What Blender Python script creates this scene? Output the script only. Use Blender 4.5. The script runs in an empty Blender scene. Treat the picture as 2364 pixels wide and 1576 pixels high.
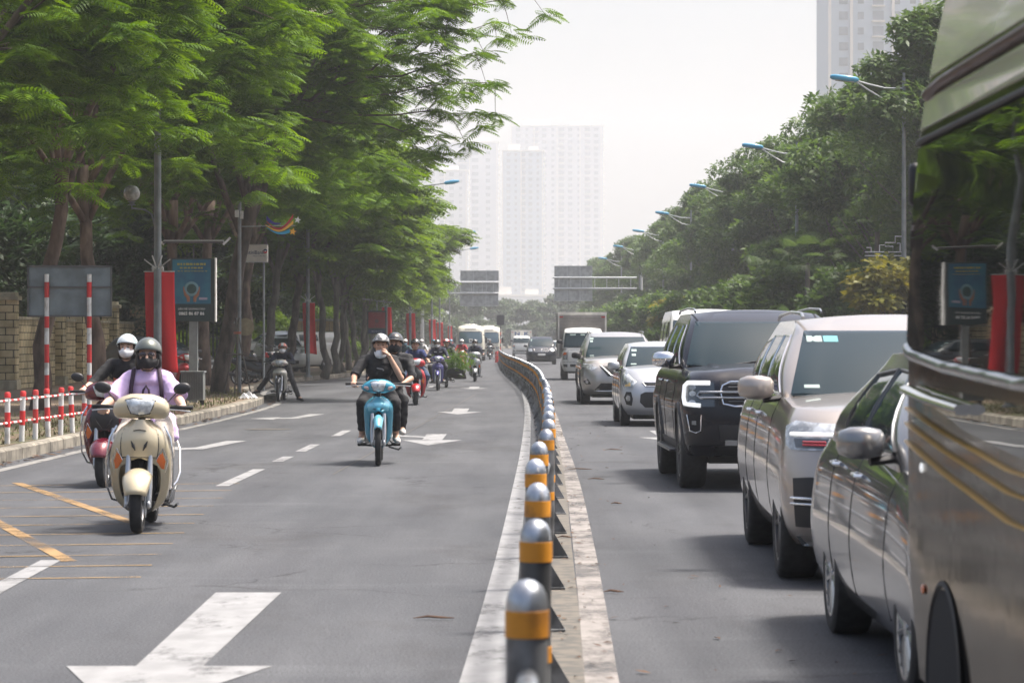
import bpy, bmesh, math, random
import numpy as np
from mathutils import Vector, Matrix, noise
R = math.radians
rnd = random.Random(7)
sc = bpy.context.scene
col = sc.collection

# ---------------------------------------------------------------- camera
cam_d = bpy.data.cameras.new('camera')
cam = bpy.data.objects.new('camera', cam_d); col.objects.link(cam)
sc.camera = cam
F = 6200.0                                   # focal length in photograph pixels
cam_d.sensor_width = 36; cam_d.lens = F / 2364 * 36
cam_d.clip_start = 0.2; cam_d.clip_end = 6000
cam.location = (0, 0, 1.5); cam.rotation_euler = (R(90 - 0.028), 0, 0)
cam_d.dof.use_dof = True; cam_d.dof.focus_distance = 34; cam_d.dof.aperture_fstop = 6.3

# ---------------------------------------------------------------- sky, sun, exposure
SUN_EL, SUN_AZ = 67.0, 72.0                  # azimuth from +Y towards +X
w = bpy.data.worlds.new('World'); sc.world = w; w.use_nodes = True
nt = w.node_tree; nt.nodes.clear()
wo = nt.nodes.new('ShaderNodeOutputWorld'); bg = nt.nodes.new('ShaderNodeBackground')
sky = nt.nodes.new('ShaderNodeTexSky'); sky.sky_type = 'NISHITA'; sky.sun_disc = False
sky.sun_elevation = R(SUN_EL); sky.sun_rotation = R(SUN_AZ)
sky.air_density = 1.0; sky.dust_density = 8.0; sky.ozone_density = 1.0
bg.inputs[1].default_value = 0.15
nt.links.new(sky.outputs[0], bg.inputs[0]); nt.links.new(bg.outputs[0], wo.inputs[0])
sd = bpy.data.lights.new('sun', 'SUN'); sun = bpy.data.objects.new('sun', sd); col.objects.link(sun)
sd.energy = 4.6; sd.angle = R(10); sd.color = (1.0, 0.95, 0.88)
dirv = Vector((math.sin(R(SUN_AZ)) * math.cos(R(SUN_EL)), math.cos(R(SUN_AZ)) * math.cos(R(SUN_EL)), math.sin(R(SUN_EL))))
sun.rotation_euler = (-dirv).to_track_quat('-Z', 'Y').to_euler()
sun.location = (60, 60, 150)
vs = sc.view_settings; vs.view_transform = 'Standard'; vs.look = 'None'; vs.gamma = 1; vs.exposure = 0.70
cy = sc.cycles
cy.use_denoising = True; cy.max_bounces = 7; cy.diffuse_bounces = 3; cy.glossy_bounces = 4
cy.transmission_bounces = 4; cy.transparent_max_bounces = 8; cy.volume_bounces = 1
cy.caustics_reflective = False; cy.caustics_refractive = False
cy.sample_clamp_indirect = 6

# ---------------------------------------------------------------- materials
MATS = {}
def mat(name, c, rough=.6, metal=0., var=0., scale=4., bump=0., bscale=None, coat=0., spec=.5, c2=None, ramp=(.4, .6), stretch=None, world=False):
    if name in MATS: return MATS[name]
    m = bpy.data.materials.new(name); m.use_nodes = True; MATS[name] = m
    t = m.node_tree; b = t.nodes['Principled BSDF']
    b.inputs['Base Color'].default_value = (*c, 1); b.inputs['Roughness'].default_value = rough
    b.inputs['Metallic'].default_value = metal; b.inputs['Specular IOR Level'].default_value = spec
    if coat: b.inputs['Coat Weight'].default_value = coat; b.inputs['Coat Roughness'].default_value = .04
    if var or c2 or bump:
        tc = t.nodes.new('ShaderNodeTexCoord'); mp = t.nodes.new('ShaderNodeMapping')
        t.links.new(t.nodes.new('ShaderNodeNewGeometry').outputs['Position'] if world else tc.outputs['Object'], mp.inputs[0])
        if stretch: mp.inputs['Scale'].default_value = stretch
    if var or c2:
        n = t.nodes.new('ShaderNodeTexNoise'); n.inputs['Scale'].default_value = scale; n.inputs['Detail'].default_value = 6
        t.links.new(mp.outputs[0], n.inputs[0])
        r = t.nodes.new('ShaderNodeValToRGB'); t.links.new(n.outputs[0], r.inputs[0])
        r.color_ramp.elements[0].position, r.color_ramp.elements[1].position = ramp
        a = c2 if c2 else tuple(x * (1 - var) for x in c); bb = c if c2 else tuple(min(1, x * (1 + var)) for x in c)
        r.color_ramp.elements[0].color = (*a, 1); r.color_ramp.elements[1].color = (*bb, 1)
        t.links.new(r.outputs[0], b.inputs['Base Color'])
    if bump:
        n = t.nodes.new('ShaderNodeTexNoise'); n.inputs['Scale'].default_value = bscale or scale * 3; n.inputs['Detail'].default_value = 5
        t.links.new(mp.outputs[0], n.inputs[0]); bp = t.nodes.new('ShaderNodeBump'); bp.inputs['Strength'].default_value = bump
        bp.inputs['Distance'].default_value = .02; t.links.new(n.outputs[0], bp.inputs['Height']); t.links.new(bp.outputs[0], b.inputs['Normal'])
    return m

def leafmat(name, c1, c2, trans=.45, c3=None):
    m = bpy.data.materials.new(name); m.use_nodes = True; t = m.node_tree; b = t.nodes['Principled BSDF']; o = t.nodes['Material Output']
    tc = t.nodes.new('ShaderNodeTexCoord'); n = t.nodes.new('ShaderNodeTexNoise'); n.inputs['Scale'].default_value = 1.1; n.inputs['Detail'].default_value = 8
    n.inputs['Roughness'].default_value = .75
    t.links.new(tc.outputs['Object'], n.inputs[0]); r = t.nodes.new('ShaderNodeValToRGB'); t.links.new(n.outputs[0], r.inputs[0])
    r.color_ramp.elements[0].position = .38; r.color_ramp.elements[1].position = .62
    r.color_ramp.elements[0].color = (*c1, 1); r.color_ramp.elements[1].color = (*c2, 1)
    if c3: e = r.color_ramp.elements.new(.72); e.color = (*c3, 1)
    t.links.new(r.outputs[0], b.inputs['Base Color']); b.inputs['Roughness'].default_value = .5; b.inputs['Specular IOR Level'].default_value = .35
    tr = t.nodes.new('ShaderNodeBsdfTranslucent'); g = t.nodes.new('ShaderNodeGamma'); g.inputs[1].default_value = .8
    hs = t.nodes.new('ShaderNodeHueSaturation'); hs.inputs['Hue'].default_value = .485; hs.inputs['Saturation'].default_value = 1.1; hs.inputs['Value'].default_value = 1.3
    t.links.new(r.outputs[0], hs.inputs['Color']); t.links.new(hs.outputs[0], tr.inputs[0])
    mx = t.nodes.new('ShaderNodeMixShader'); mx.inputs[0].default_value = trans
    t.links.new(b.outputs[0], mx.inputs[1]); t.links.new(tr.outputs[0], mx.inputs[2]); t.links.new(mx.outputs[0], o.inputs[0])
    MATS[name] = m; return m

# ---------------------------------------------------------------- object helpers
def tag(o, label=None, cat=None, group=None, kind=None):
    if label: o['label'] = label
    if cat: o['category'] = cat
    if group: o['group'] = group
    if kind: o['kind'] = kind
    return o
def thing(name, label, cat, loc=(0, 0, 0), rz=0., group=None):
    o = bpy.data.objects.new(name, None); col.objects.link(o); o.empty_display_size = .2
    o.location = loc; o.rotation_euler = (0, 0, R(rz)); return tag(o, label, cat, group)
def link(name, me, parent=None, m=None, label=None):
    if m is not None:
        for x in (m if isinstance(m, (list, tuple)) else [m]): me.materials.append(x)
    o = bpy.data.objects.new(name, me); col.objects.link(o)
    if parent is not None: o.parent = parent
    if label: o['label'] = label
    return o
def copy_tree(o, parent=None):
    c = o.copy(); col.objects.link(c); c.parent = parent
    for ch in list(o.children): copy_tree(ch, c)
    return c
def bake(o):
    dg = bpy.context.evaluated_depsgraph_get(); dg.update()
    me = bpy.data.meshes.new_from_object(o.evaluated_get(dg)); o.modifiers.clear(); old = o.data; o.data = me
    return o
def lerp(a, b, t): return a + (b - a) * t
def tab(T, x):
    if x <= T[0][0]: return T[0][1]
    for (x0, y0), (x1, y1) in zip(T, T[1:]):
        if x <= x1: return y0 + (y1 - y0) * (x - x0) / (x1 - x0)
    return T[-1][1]
def stab(T, x):                                # smooth table (Catmull style)
    n = len(T)
    if x <= T[0][0]: return T[0][1]
    if x >= T[-1][0]: return T[-1][1]
    for i in range(n - 1):
        if x <= T[i + 1][0]:
            x0, y0 = T[i]; x1, y1 = T[i + 1]; t = (x - x0) / (x1 - x0)
            m0 = (y1 - T[i - 1][1]) / (x1 - T[i - 1][0]) if i else (y1 - y0) / (x1 - x0)
            m1 = (T[i + 2][1] - y0) / (T[i + 2][0] - x0) if i + 2 < n else (y1 - y0) / (x1 - x0)
            h = x1 - x0
            return (2*t**3-3*t*t+1)*y0 + (t**3-2*t*t+t)*h*m0 + (-2*t**3+3*t*t)*y1 + (t**3-t*t)*h*m1

class MB:
    def __init__(s): s.v = []; s.f = []; s.mi = []
    def add(s, vs, fs, mi=0):
        k = len(s.v); s.v += [tuple(x) for x in vs]; s.f += [tuple(i + k for i in f) for f in fs]; s.mi += [mi] * len(fs); return s
    def box(s, c, d, rot=None, mi=0, taper=1.0):
        x, y, z = d[0] / 2, d[1] / 2, d[2] / 2
        vs = [Vector((sx * x * (taper if sz > 0 else 1), sy * y * (taper if sz > 0 else 1), sz * z)) for sz in (-1, 1) for sy in (-1, 1) for sx in (-1, 1)]
        if rot: 
            m = Matrix.Rotation(R(rot[2]), 3, 'Z') @ Matrix.Rotation(R(rot[1]), 3, 'Y') @ Matrix.Rotation(R(rot[0]), 3, 'X'); vs = [m @ q for q in vs]
        return s.add([(q.x + c[0], q.y + c[1], q.z + c[2]) for q in vs], [(0, 2, 3, 1), (4, 5, 7, 6), (0, 1, 5, 4), (2, 6, 7, 3), (0, 4, 6, 2), (1, 3, 7, 5)], mi)
    def tube(s, pts, rad, n=10, caps=True, mi=0, flat=1.0, round_=False):
        pts = [Vector(p) for p in pts]; rad = rad if isinstance(rad, (list, tuple)) else [rad] * len(pts)
        if round_:
            d0 = (pts[0] - pts[1]).normalized(); d1 = (pts[-1] - pts[-2]).normalized(); P = []; Q = []
            for k in (1., .92, .71, .38): P.append(pts[0] + d0 * rad[0] * k); Q.append(rad[0] * math.sqrt(max(0, 1 - k * k)) + 1e-4)
            P += pts; Q += list(rad)
            for k in (.38, .71, .92, 1.): P.append(pts[-1] + d1 * rad[-1] * k); Q.append(rad[-1] * math.sqrt(max(0, 1 - k * k)) + 1e-4)
            pts, rad = P, Q
        vs = []; fs = []; up = None
        for i, p in enumerate(pts):
            d = (pts[min(i + 1, len(pts) - 1)] - pts[max(i - 1, 0)]).normalized()
            if up is None: up = Vector((0, 0, 1)) if abs(d.z) < .9 else Vector((0, 1, 0))
            a = d.cross(up).normalized(); b = a.cross(d).normalized(); up = b
            for k in range(n):
                t = 2 * math.pi * k / n; vs.append(p + a * math.cos(t) * rad[i] + b * math.sin(t) * rad[i] * flat)
        for i in range(len(pts) - 1):
            for k in range(n): fs.append((i * n + k, i * n + (k + 1) % n, (i + 1) * n + (k + 1) % n, (i + 1) * n + k))
        if caps: fs += [tuple(range(n))[::-1], tuple(range((len(pts) - 1) * n, len(pts) * n))]
        return s.add(vs, fs, mi)
    def ell(s, c, r, nu=16, nv=10, rot=None, mi=0):
        vs = []; fs = []; m = None
        if rot: m = Matrix.Rotation(R(rot[2]), 3, 'Z') @ Matrix.Rotation(R(rot[1]), 3, 'Y') @ Matrix.Rotation(R(rot[0]), 3, 'X')
        for j in range(1, nv):
            ph = math.pi * j / nv
            for i in range(nu):
                th = 2 * math.pi * i / nu; vs.append(Vector((r[0] * math.sin(ph) * math.cos(th), r[1] * math.sin(ph) * math.sin(th), r[2] * math.cos(ph))))
        vs += [Vector((0, 0, r[2])), Vector((0, 0, -r[2]))]; T = len(vs) - 2; B = T + 1
        for j in range(nv - 2):
            for i in range(nu): fs.append((j * nu + i, (j + 1) * nu + i, (j + 1) * nu + (i + 1) % nu, j * nu + (i + 1) % nu))
        for i in range(nu): fs.append((T, i, (i + 1) % nu)); fs.append((B, (nv - 2) * nu + (i + 1) % nu, (nv - 2) * nu + i))
        if m: vs = [m @ q for q in vs]
        return s.add([(q.x + c[0], q.y + c[1], q.z + c[2]) for q in vs], fs, mi)
    def lathe(s, prof, c=(0, 0, 0), axis='Z', n=24, mi=0, a0=0, a1=360):
        vs = []; fs = []; full = abs(a1 - a0) >= 360; k = n if full else n + 1
        for i in range(k):
            t = R(a0 + (a1 - a0) * i / n); cs, sn = math.cos(t), math.sin(t)
            for (r, h) in prof:
                q = (r * cs, r * sn, h) if axis == 'Z' else (h, r * cs, r * sn) if axis == 'X' else (r * cs, h, r * sn)
                vs.append((q[0] + c[0], q[1] + c[1], q[2] + c[2]))
        m = len(prof)
        for i in range(n):
            j = (i + 1) % k
            for q in range(m - 1): fs.append((i * m + q, j * m + q, j * m + q + 1, i * m + q + 1))
        return s.add(vs, fs, mi)
    def grid(s, fn, nu, nv, mi=0, flip=False):
        vs = [fn(i / nu, j / nv) for i in range(nu + 1) for j in range(nv + 1)]; n = nv + 1
        fs = [(i * n + j, (i + 1) * n + j, (i + 1) * n + j + 1, i * n + j + 1) for i in range(nu) for j in range(nv)]
        if flip: fs = [f[::-1] for f in fs]
        return s.add(vs, fs, mi)
    def loft(s, secs, caps=True, mi=0):
        n = len(secs[0]); vs = [p for q in secs for p in q]; fs = []
        for i in range(len(secs) - 1):
            for k in range(n): fs.append((i * n + k, i * n + (k + 1) % n, (i + 1) * n + (k + 1) % n, (i + 1) * n + k))
        if caps: fs += [tuple(range(n))[::-1], tuple(range((len(secs) - 1) * n, len(secs) * n))]
        return s.add(vs, fs, mi)
    def prism(s, poly, z0, z1, fn=None, mi=0):     # poly in (a,b); fn maps (a,b,h) to xyz
        fn = fn or (lambda a, b, h: (a, b, h)); n = len(poly)
        vs = [fn(a, b, z0) for a, b in poly] + [fn(a, b, z1) for a, b in poly]
        fs = [tuple(range(n))[::-1], tuple(range(n, 2 * n))] + [(i, (i + 1) % n, n + (i + 1) % n, n + i) for i in range(n)]
        return s.add(vs, fs, mi)
    def build(s, name, m, parent=None, smooth=45, bevel=0, subsurf=0, solid=0, merge=0, label=None, fixn=True):
        me = bpy.data.meshes.new(name); me.from_pydata(s.v, [], s.f)
        if any(s.mi): me.polygons.foreach_set('material_index', s.mi)
        if merge or fixn:
            b = bmesh.new(); b.from_mesh(me)
            if merge: bmesh.ops.remove_doubles(b, verts=b.verts, dist=merge)
            if fixn and len(b.faces) < 60000: bmesh.ops.recalc_face_normals(b, faces=b.faces)
            b.to_mesh(me); b.free()
        me.update()
        if smooth:
            me.polygons.foreach_set('use_smooth', [True] * len(me.polygons))
            if smooth < 180: me.set_sharp_from_angle(angle=R(smooth))
        o = link(name, me, parent, m, label)
        if solid: q = o.modifiers.new('solid', 'SOLIDIFY'); q.thickness = solid; q.offset = 0
        if bevel: q = o.modifiers.new('bevel', 'BEVEL'); q.width = bevel; q.segments = 2; q.limit_method = 'ANGLE'; q.angle_limit = R(40)
        if subsurf: q = o.modifiers.new('sub', 'SUBSURF'); q.levels = subsurf; q.render_levels = subsurf
        return o
def se(hx, hz, cx=0, cz=0, y=0, n=16, p=2.6):     # superellipse section in xz at y
    out = []
    for k in range(n):
        t = 2 * math.pi * k / n; c, s_ = math.cos(t), math.sin(t)
        out.append((cx + hx * math.copysign(abs(c) ** (2 / p), c), y, cz + hz * math.copysign(abs(s_) ** (2 / p), s_)))
    return out
def text(body, size, m, parent, loc, rot=(90, 0, 0), name='lettering', ext=.002, align='CENTER', bold=0, sx=1):
    c = bpy.data.curves.new(name, 'FONT'); c.body = body; c.size = size; c.extrude = ext; c.align_x = align; c.align_y = 'CENTER'; c.resolution_u = 2; c.offset = bold
    t = bpy.data.objects.new(name, c); col.objects.link(t)
    dg = bpy.context.evaluated_depsgraph_get(); me = bpy.data.meshes.new_from_object(t.evaluated_get(dg)); bpy.data.objects.remove(t)
    o = link(name, me, parent, m); o.location = loc; o.rotation_euler = tuple(R(a) for a in rot); o.scale = (sx, 1, 1); return o
def px(x, d): return (x - 1182) / F * d          # photograph column -> X at distance d
def pz(y, d): return 1.5 - (y - 785) / F * d
# ================================================================ SETTING
def asphalt():
    m = bpy.data.materials.new('asphalt'); m.use_nodes = True; t = m.node_tree; b = t.nodes['Principled BSDF']; MATS['asphalt'] = m
    tc = t.nodes.new('ShaderNodeTexCoord')
    def N(scale, detail, st=None, rough=.6):
        mp = t.nodes.new('ShaderNodeMapping'); t.links.new(tc.outputs['Object'], mp.inputs[0])
        if st: mp.inputs['Scale'].default_value = st
        n = t.nodes.new('ShaderNodeTexNoise'); n.inputs['Scale'].default_value = scale; n.inputs['Detail'].default_value = detail; n.inputs['Roughness'].default_value = rough
        t.links.new(mp.outputs[0], n.inputs[0]); return n
    def RP(src, p0, c0, p1, c1):
        r = t.nodes.new('ShaderNodeValToRGB'); t.links.new(src, r.inputs[0]); e = r.color_ramp.elements
        e[0].position = p0; e[1].position = p1; e[0].color = (*c0, 1); e[1].color = (*c1, 1); return r
    def MUL(a, b_, f=1):
        x = t.nodes.new('ShaderNodeMix'); x.data_type = 'RGBA'; x.blend_type = 'MULTIPLY'; x.inputs[0].default_value = f
        t.links.new(a, x.inputs[6]); t.links.new(b_, x.inputs[7]); return x.outputs[2]
    fine = RP(N(70, 3).outputs[0], .38, (.041, .043, .048), .62, (.096, .100, .109))
    big = RP(N(.9, 5, (1, .22, 1)).outputs[0], .32, (.72, .73, .75), .68, (1.18, 1.17, 1.15))
    streak = RP(N(1.6, 4, (1, .035, 1)).outputs[0], .35, (.78, .78, .79), .65, (1.06, 1.06, 1.06))
    stain = RP(N(.45, 7, (1, .5, 1), .7).outputs[0], .34, (.70, .68, .66), .46, (1, 1, 1)); pale = RP(N(.8, 8, (.35, 1.6, 1), .72).outputs[0], .56, (1, 1, 1), .72, (1.45, 1.45, 1.42))
    c = MUL(MUL(MUL(MUL(fine.outputs[0], big.outputs[0]), streak.outputs[0]), stain.outputs[0], .8), pale.outputs[0], .8)
    mp = t.nodes.new('ShaderNodeMapping'); t.links.new(tc.outputs['Object'], mp.inputs[0]); vo = t.nodes.new('ShaderNodeTexVoronoi'); vo.feature = 'DISTANCE_TO_EDGE'; vo.inputs['Scale'].default_value = .42
    wn = N(1.3, 6); mxv = t.nodes.new('ShaderNodeMix'); mxv.data_type = 'RGBA'; mxv.blend_type = 'ADD'; mxv.inputs[0].default_value = .9; t.links.new(mp.outputs[0], mxv.inputs[6]); t.links.new(wn.outputs['Color'], mxv.inputs[7]); t.links.new(mxv.outputs[2], vo.inputs['Vector'])
    cr = RP(vo.outputs['Distance'], .0025, (.45, .45, .45), .009, (1, 1, 1)); msk = RP(N(.22, 3).outputs[0], .47, (0, 0, 0), .56, (1, 1, 1))
    xx = t.nodes.new('ShaderNodeMix'); xx.data_type = 'RGBA'; xx.blend_type = 'MULTIPLY'; t.links.new(msk.outputs[0], xx.inputs[0]); t.links.new(c, xx.inputs[6]); t.links.new(cr.outputs[0], xx.inputs[7]); c = xx.outputs[2]
    t.links.new(c, b.inputs['Base Color']); b.inputs['Roughness'].default_value = .78; b.inputs['Specular IOR Level'].default_value = .35
    bp = t.nodes.new('ShaderNodeBump'); bp.inputs['Strength'].default_value = .5; bp.inputs['Distance'].default_value = .01
    t.links.new(N(90, 3).outputs[0], bp.inputs['Height']); t.links.new(bp.outputs[0], b.inputs['Normal'])
    return m
def worn(name, c, lo=.30, hi=.40, sc_=1.3, st=(1, .5, 1)):   # worn paint: alpha breaks up where it has flaked
    m = bpy.data.materials.new(name); m.use_nodes = True; t = m.node_tree; b = t.nodes['Principled BSDF']; MATS[name] = m
    tc = t.nodes.new('ShaderNodeTexCoord'); mp = t.nodes.new('ShaderNodeMapping'); mp.inputs['Scale'].default_value = st; t.links.new(tc.outputs['Object'], mp.inputs[0])
    n = t.nodes.new('ShaderNodeTexNoise'); n.inputs['Scale'].default_value = sc_; n.inputs['Detail'].default_value = 9; n.inputs['Roughness'].default_value = .75
    t.links.new(mp.outputs[0], n.inputs[0]); r = t.nodes.new('ShaderNodeValToRGB'); t.links.new(n.outputs[0], r.inputs[0])
    r.color_ramp.elements[0].position = lo; r.color_ramp.elements[1].position = hi
    r.color_ramp.elements[0].color = (0.12, .12, .12, 1)
    t.links.new(r.outputs[0], b.inputs['Alpha'])
    n2 = t.nodes.new('ShaderNodeTexNoise'); n2.inputs['Scale'].default_value = 7; n2.inputs['Detail'].default_value = 6; t.links.new(mp.outputs[0], n2.inputs[0])
    r2 = t.nodes.new('ShaderNodeValToRGB'); t.links.new(n2.outputs[0], r2.inputs[0])
    r2.color_ramp.elements[0].position = .3; r2.color_ramp.elements[1].position = .65
    r2.color_ramp.elements[0].color = (*[x * .72 for x in c], 1); r2.color_ramp.elements[1].color = (*c, 1); t.links.new(r2.outputs[0], b.inputs['Base Color'])
    b.inputs['Roughness'].default_value = .7
    return m
asphalt()
worn('paint_white', (.255, .257, .26), .28, .47, 2.6); worn('paint_edge', (.22, .215, .205), .34, .5); worn('paint_yellow', (.29, .18, .075), .40, .56); worn('paint_thin', (.30, .20, .085), .38, .56)
worn('paint_faint', (.25, .23, .215), .36, .56, 2.0)
def pavers():
    m = mat('paver', (.19, .145, .115), .9); t = m.node_tree; b = t.nodes['Principled BSDF']
    tc = t.nodes.new('ShaderNodeTexCoord'); br = t.nodes.new('ShaderNodeTexBrick'); br.inputs['Scale'].default_value = 4
    br.inputs['Color1'].default_value = (.14, .085, .062, 1); br.inputs['Color2'].default_value = (.19, .135, .105, 1); br.inputs['Mortar'].default_value = (.12, .09, .07, 1); br.inputs['Mortar Size'].default_value = .03
    n = t.nodes.new('ShaderNodeTexNoise'); n.inputs['Scale'].default_value = .8; n.inputs['Detail'].default_value = 8
    r = t.nodes.new('ShaderNodeValToRGB'); r.color_ramp.elements[0].position = .42; r.color_ramp.elements[1].position = .6
    x = t.nodes.new('ShaderNodeMix'); x.data_type = 'RGBA'; x.inputs[7].default_value = (.17, .13, .08, 1)
    t.links.new(tc.outputs['Object'], br.inputs[0]); t.links.new(tc.outputs['Object'], n.inputs[0]); t.links.new(n.outputs[0], r.inputs[0])
    t.links.new(r.outputs[0], x.inputs[0]); t.links.new(br.outputs[0], x.inputs[6]); t.links.new(x.outputs[2], b.inputs['Base Color']); return m
pavers()
mat('kerb', (.21, .19, .155), .9, var=.35, scale=3, bump=.4, bscale=14)
mat('dust', (.14, .125, .105), .95, c2=(.09, .086, .078), scale=9, ramp=(.42, .58)); mat('soil', (.11, .075, .05), .95, c2=(.07, .075, .03), scale=1.5, ramp=(.4, .58))
mat('steel', (.40, .42, .45), .32, .9, var=.4, scale=7, world=True, bump=.15, bscale=9); mat('galv', (.19, .195, .20), .45, .5, var=.45, scale=6, world=True)
mat('darksteel', (.12, .125, .13), .35, .7); mat('chrome', (.75, .76, .78), .08, 1.)
mat('orange', (.70, .29, .025), .55, c2=(.40, .17, .03), scale=9, ramp=(.3, .45), world=True); mat('red_paint', (.60, .03, .03), .5, c2=(.36, .05, .04), scale=7, ramp=(.3, .5), world=True); mat('white_paint', (.70, .70, .68), .5, c2=(.42, .40, .37), scale=5, ramp=(.35, .5), world=True)
mat('rubber', (.018, .018, .019), .75, var=.3, scale=20); mat('black_plastic', (.02, .02, .022), .45); mat('black_matt', (.012, .012, .013), .9)
mat('glass_dark', (.02, .03, .035), .04, 0, spec=.9, coat=1); mat('sign_back', (.30, .31, .31), .55, .3, var=.18, scale=3)
mat('sign_back_blue', (.22, .27, .29), .5, .3, c2=(.15, .18, .19), scale=2.5); mat('bark', (.13, .10, .08), .95, c2=(.055, .042, .034), scale=5, bump=.8, bscale=12, stretch=(1, 1, .35))
mat('bark_pink', (.19, .135, .105), .95, c2=(.085, .06, .048), scale=5, bump=.8, bscale=12, stretch=(1, 1, .35)); mat('bark_grey', (.17, .155, .13), .95, c2=(.09, .08, .07), scale=5, bump=.8, stretch=(1, 1, .3))

def flat(name, polys, m, z, kind='structure'):
    mb = MB()
    for p in polys: mb.add([(x, y, z) for x, y in p], [tuple(range(len(p)))])
    return tag(mb.build(name, MATS[m], smooth=0), kind=kind)
mb = MB(); mb.add([(-380, -25, -.02), (380, -25, -.02), (380, 2480, -.02), (-380, 2480, -.02)], [(0, 1, 2, 3)])
tag(mb.build('ground', MATS['soil'], smooth=0), kind='structure')
def strip(name, cl, m, z):                      # cl: [(y, x0, x1)]
    mb = MB(); vs = []; fs = []
    for y, a, b in cl: vs += [(a, y, z), (b, y, z)]
    for i in range(len(cl) - 1): fs.append((2*i, 2*i+1, 2*i+3, 2*i+2))
    mb.add(vs, fs); return tag(mb.build(name, MATS[m], smooth=0), kind='structure')
KERB = [(-6.6, -20), (-6.55, 10), (-6.3, 28), (-6.2, 34), (-6.15, 39), (-5.95, 44), (-5.8, 50), (-5.75, 58), (-5.85, 63), (-6.1, 66), (-6.7, 70), (-7.4, 76), (-7.75, 84), (-7.8, 92), (-7.5, 99), (-6.9, 106), (-6.45, 114), (-6.3, 125), (-6.2, 150), (-6.2, 230), (-6.3, 420)]
def smooth_poly(P, step=2.0):
    out = []; T = [(y, x) for x, y in P]; y = P[0][1]
    while y < P[-1][1]: out.append((stab(T, y), y)); y += step if y < 140 else 10
    out.append(P[-1]); return out
KL = smooth_poly(KERB)
strip('road', [(-24, -6.9, 11.6)] + [(y, x - .1, 11.6) for x, y in KL if y > -15] + [(480, -40, 60)], 'asphalt', 0)
def kerb(name, P, side):
    mb = MB(); s = side
    for i in range(len(P) - 1):
        (x0, y0), (x1, y1) = P[i], P[i + 1]; g = .012
        mb.add([(x0, y0 + g, .0), (x1, y1 - g, .0), (x1, y1 - g, .135), (x0, y0 + g, .135), (x0 + s*.03, y0 + g, .16), (x1 + s*.03, y1 - g, .16), (x1 + s*.2, y1 - g, .16), (x0 + s*.2, y0 + g, .16), (x0 + s*.2, y0 + g, -.05), (x1 + s*.2, y1 - g, -.05)],
               [(0, 1, 2, 3), (3, 2, 5, 4), (4, 5, 6, 7), (7, 6, 9, 8), (0, 3, 4, 7, 8), (1, 9, 6, 5, 2)])
    return tag(mb.build(name, MATS['kerb'], smooth=0), kind='structure')
def dens(P, st=1.0):
    o = []
    for (x0, y0), (x1, y1) in zip(P, P[1:]):
        k = max(1, int((y1 - y0) / st)) if y0 < 130 else 1
        o += [(lerp(x0, x1, j / k), lerp(y0, y1, j / k)) for j in range(k)]
    return o + [P[-1]]
kerb('kerb', dens(KL), -1)
kerb('kerb', [(11.3, float(y)) for y in range(-20, 420, 8)], 1)
strip('sidewalk', [(y, -60, x - .2) for x, y in KL], 'paver', .15)
strip('sidewalk', [(y, 11.5, 60) for x, y in KL], 'paver', .15)
# planting strip soil along the left kerb and beside the fence
strip('verge', [(y, x - 1.6 - (.0 if y > 60 else .6), x - .25) for x, y in KL if 8 < y < 60], 'soil', .156)
strip('verge', [(y, x - 1.9, x - .25) for x, y in KL if 100 < y < 400], 'soil', .156)
# markings
strip('edge_line', [(y, x + .28, x + .43) for x, y in KL if y > 20], 'paint_edge', .004)
LL = [(9, -.30, -.08), (11.8, -.23, -.02), (17.9, -.12, .05), (26, -.01, .13), (35, .10, .23), (46, .20, .32), (58, .27, .39), (75, .28, .40), (94, .18, .31), (120, -.12, .02), (158, -.52, -.38), (180, -.8, -.65)]
def dl(T, st=3):
    a = [(t[0], t[1]) for t in T]; b = [(t[0], t[2]) for t in T]; o = []; y = T[0][0]
    while y < T[-1][0]: o.append((y, stab(a, y), stab(b, y))); y += st
    return o + [T[-1]]
strip('lane_line', dl(LL), 'paint_white', .004)
strip('lane_line', dl([(9, .27, .43), (11.8, .32, .47), (17.9, .42, .575), (29, .57, .72), (42, .70, .81), (55, .8, .9), (80, .8, .9), (120, .4, .5), (175, -.2, -.1)]), 'paint_faint', .004)
strip('dirt_strip', dl([(8, .10, .24), (12, .15, .33), (20, .3, .44), (30, .42, .6), (42, .56, .8), (60, .6, .84), (90, .42, .8), (130, -.3, .3)]), 'dust', .003)
for (ya, yb, x0, x1) in ((15.9, 18.3, -3.1, -3.14), (27.6, 31.2, -2.98, -2.94), (33.2, 34.6, -2.90, -2.88), (36.2, 38.6, -2.85, -2.83), (42, 44.6, -2.76, -2.74), (49, 51, -2.72, -2.7), (58, 60.5, -2.65, -2.63), (70, 72.5, -2.6, -2.6), (85, 88, -2.6, -2.6), (100, 103, -2.7, -2.7)):
    flat('lane_dash', [[(x0 - .07, ya), (x0 + .07, ya), (x1 + .07, yb), (x1 - .07, yb)]], 'paint_white', .004)
for i in range(14):
    y = 24 + i * 9.5; flat('lane_dash', [[(4.3, y), (4.43, y), (4.43, y + 3), (4.3, y + 3)]], 'paint_faint', .004)
    flat('lane_dash', [[(7.8, y), (7.93, y), (7.93, y + 3), (7.8, y + 3)]], 'paint_faint', .004)
flat('lane_arrow', [[(-1.73, 12.35), (-1.42, 12.35), (-1.37, 15.95), (-1.76, 15.95)], [(-1.57, 10.7), (-1.10, 12.35), (-2.05, 12.35)]], 'paint_white', .004)
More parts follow.
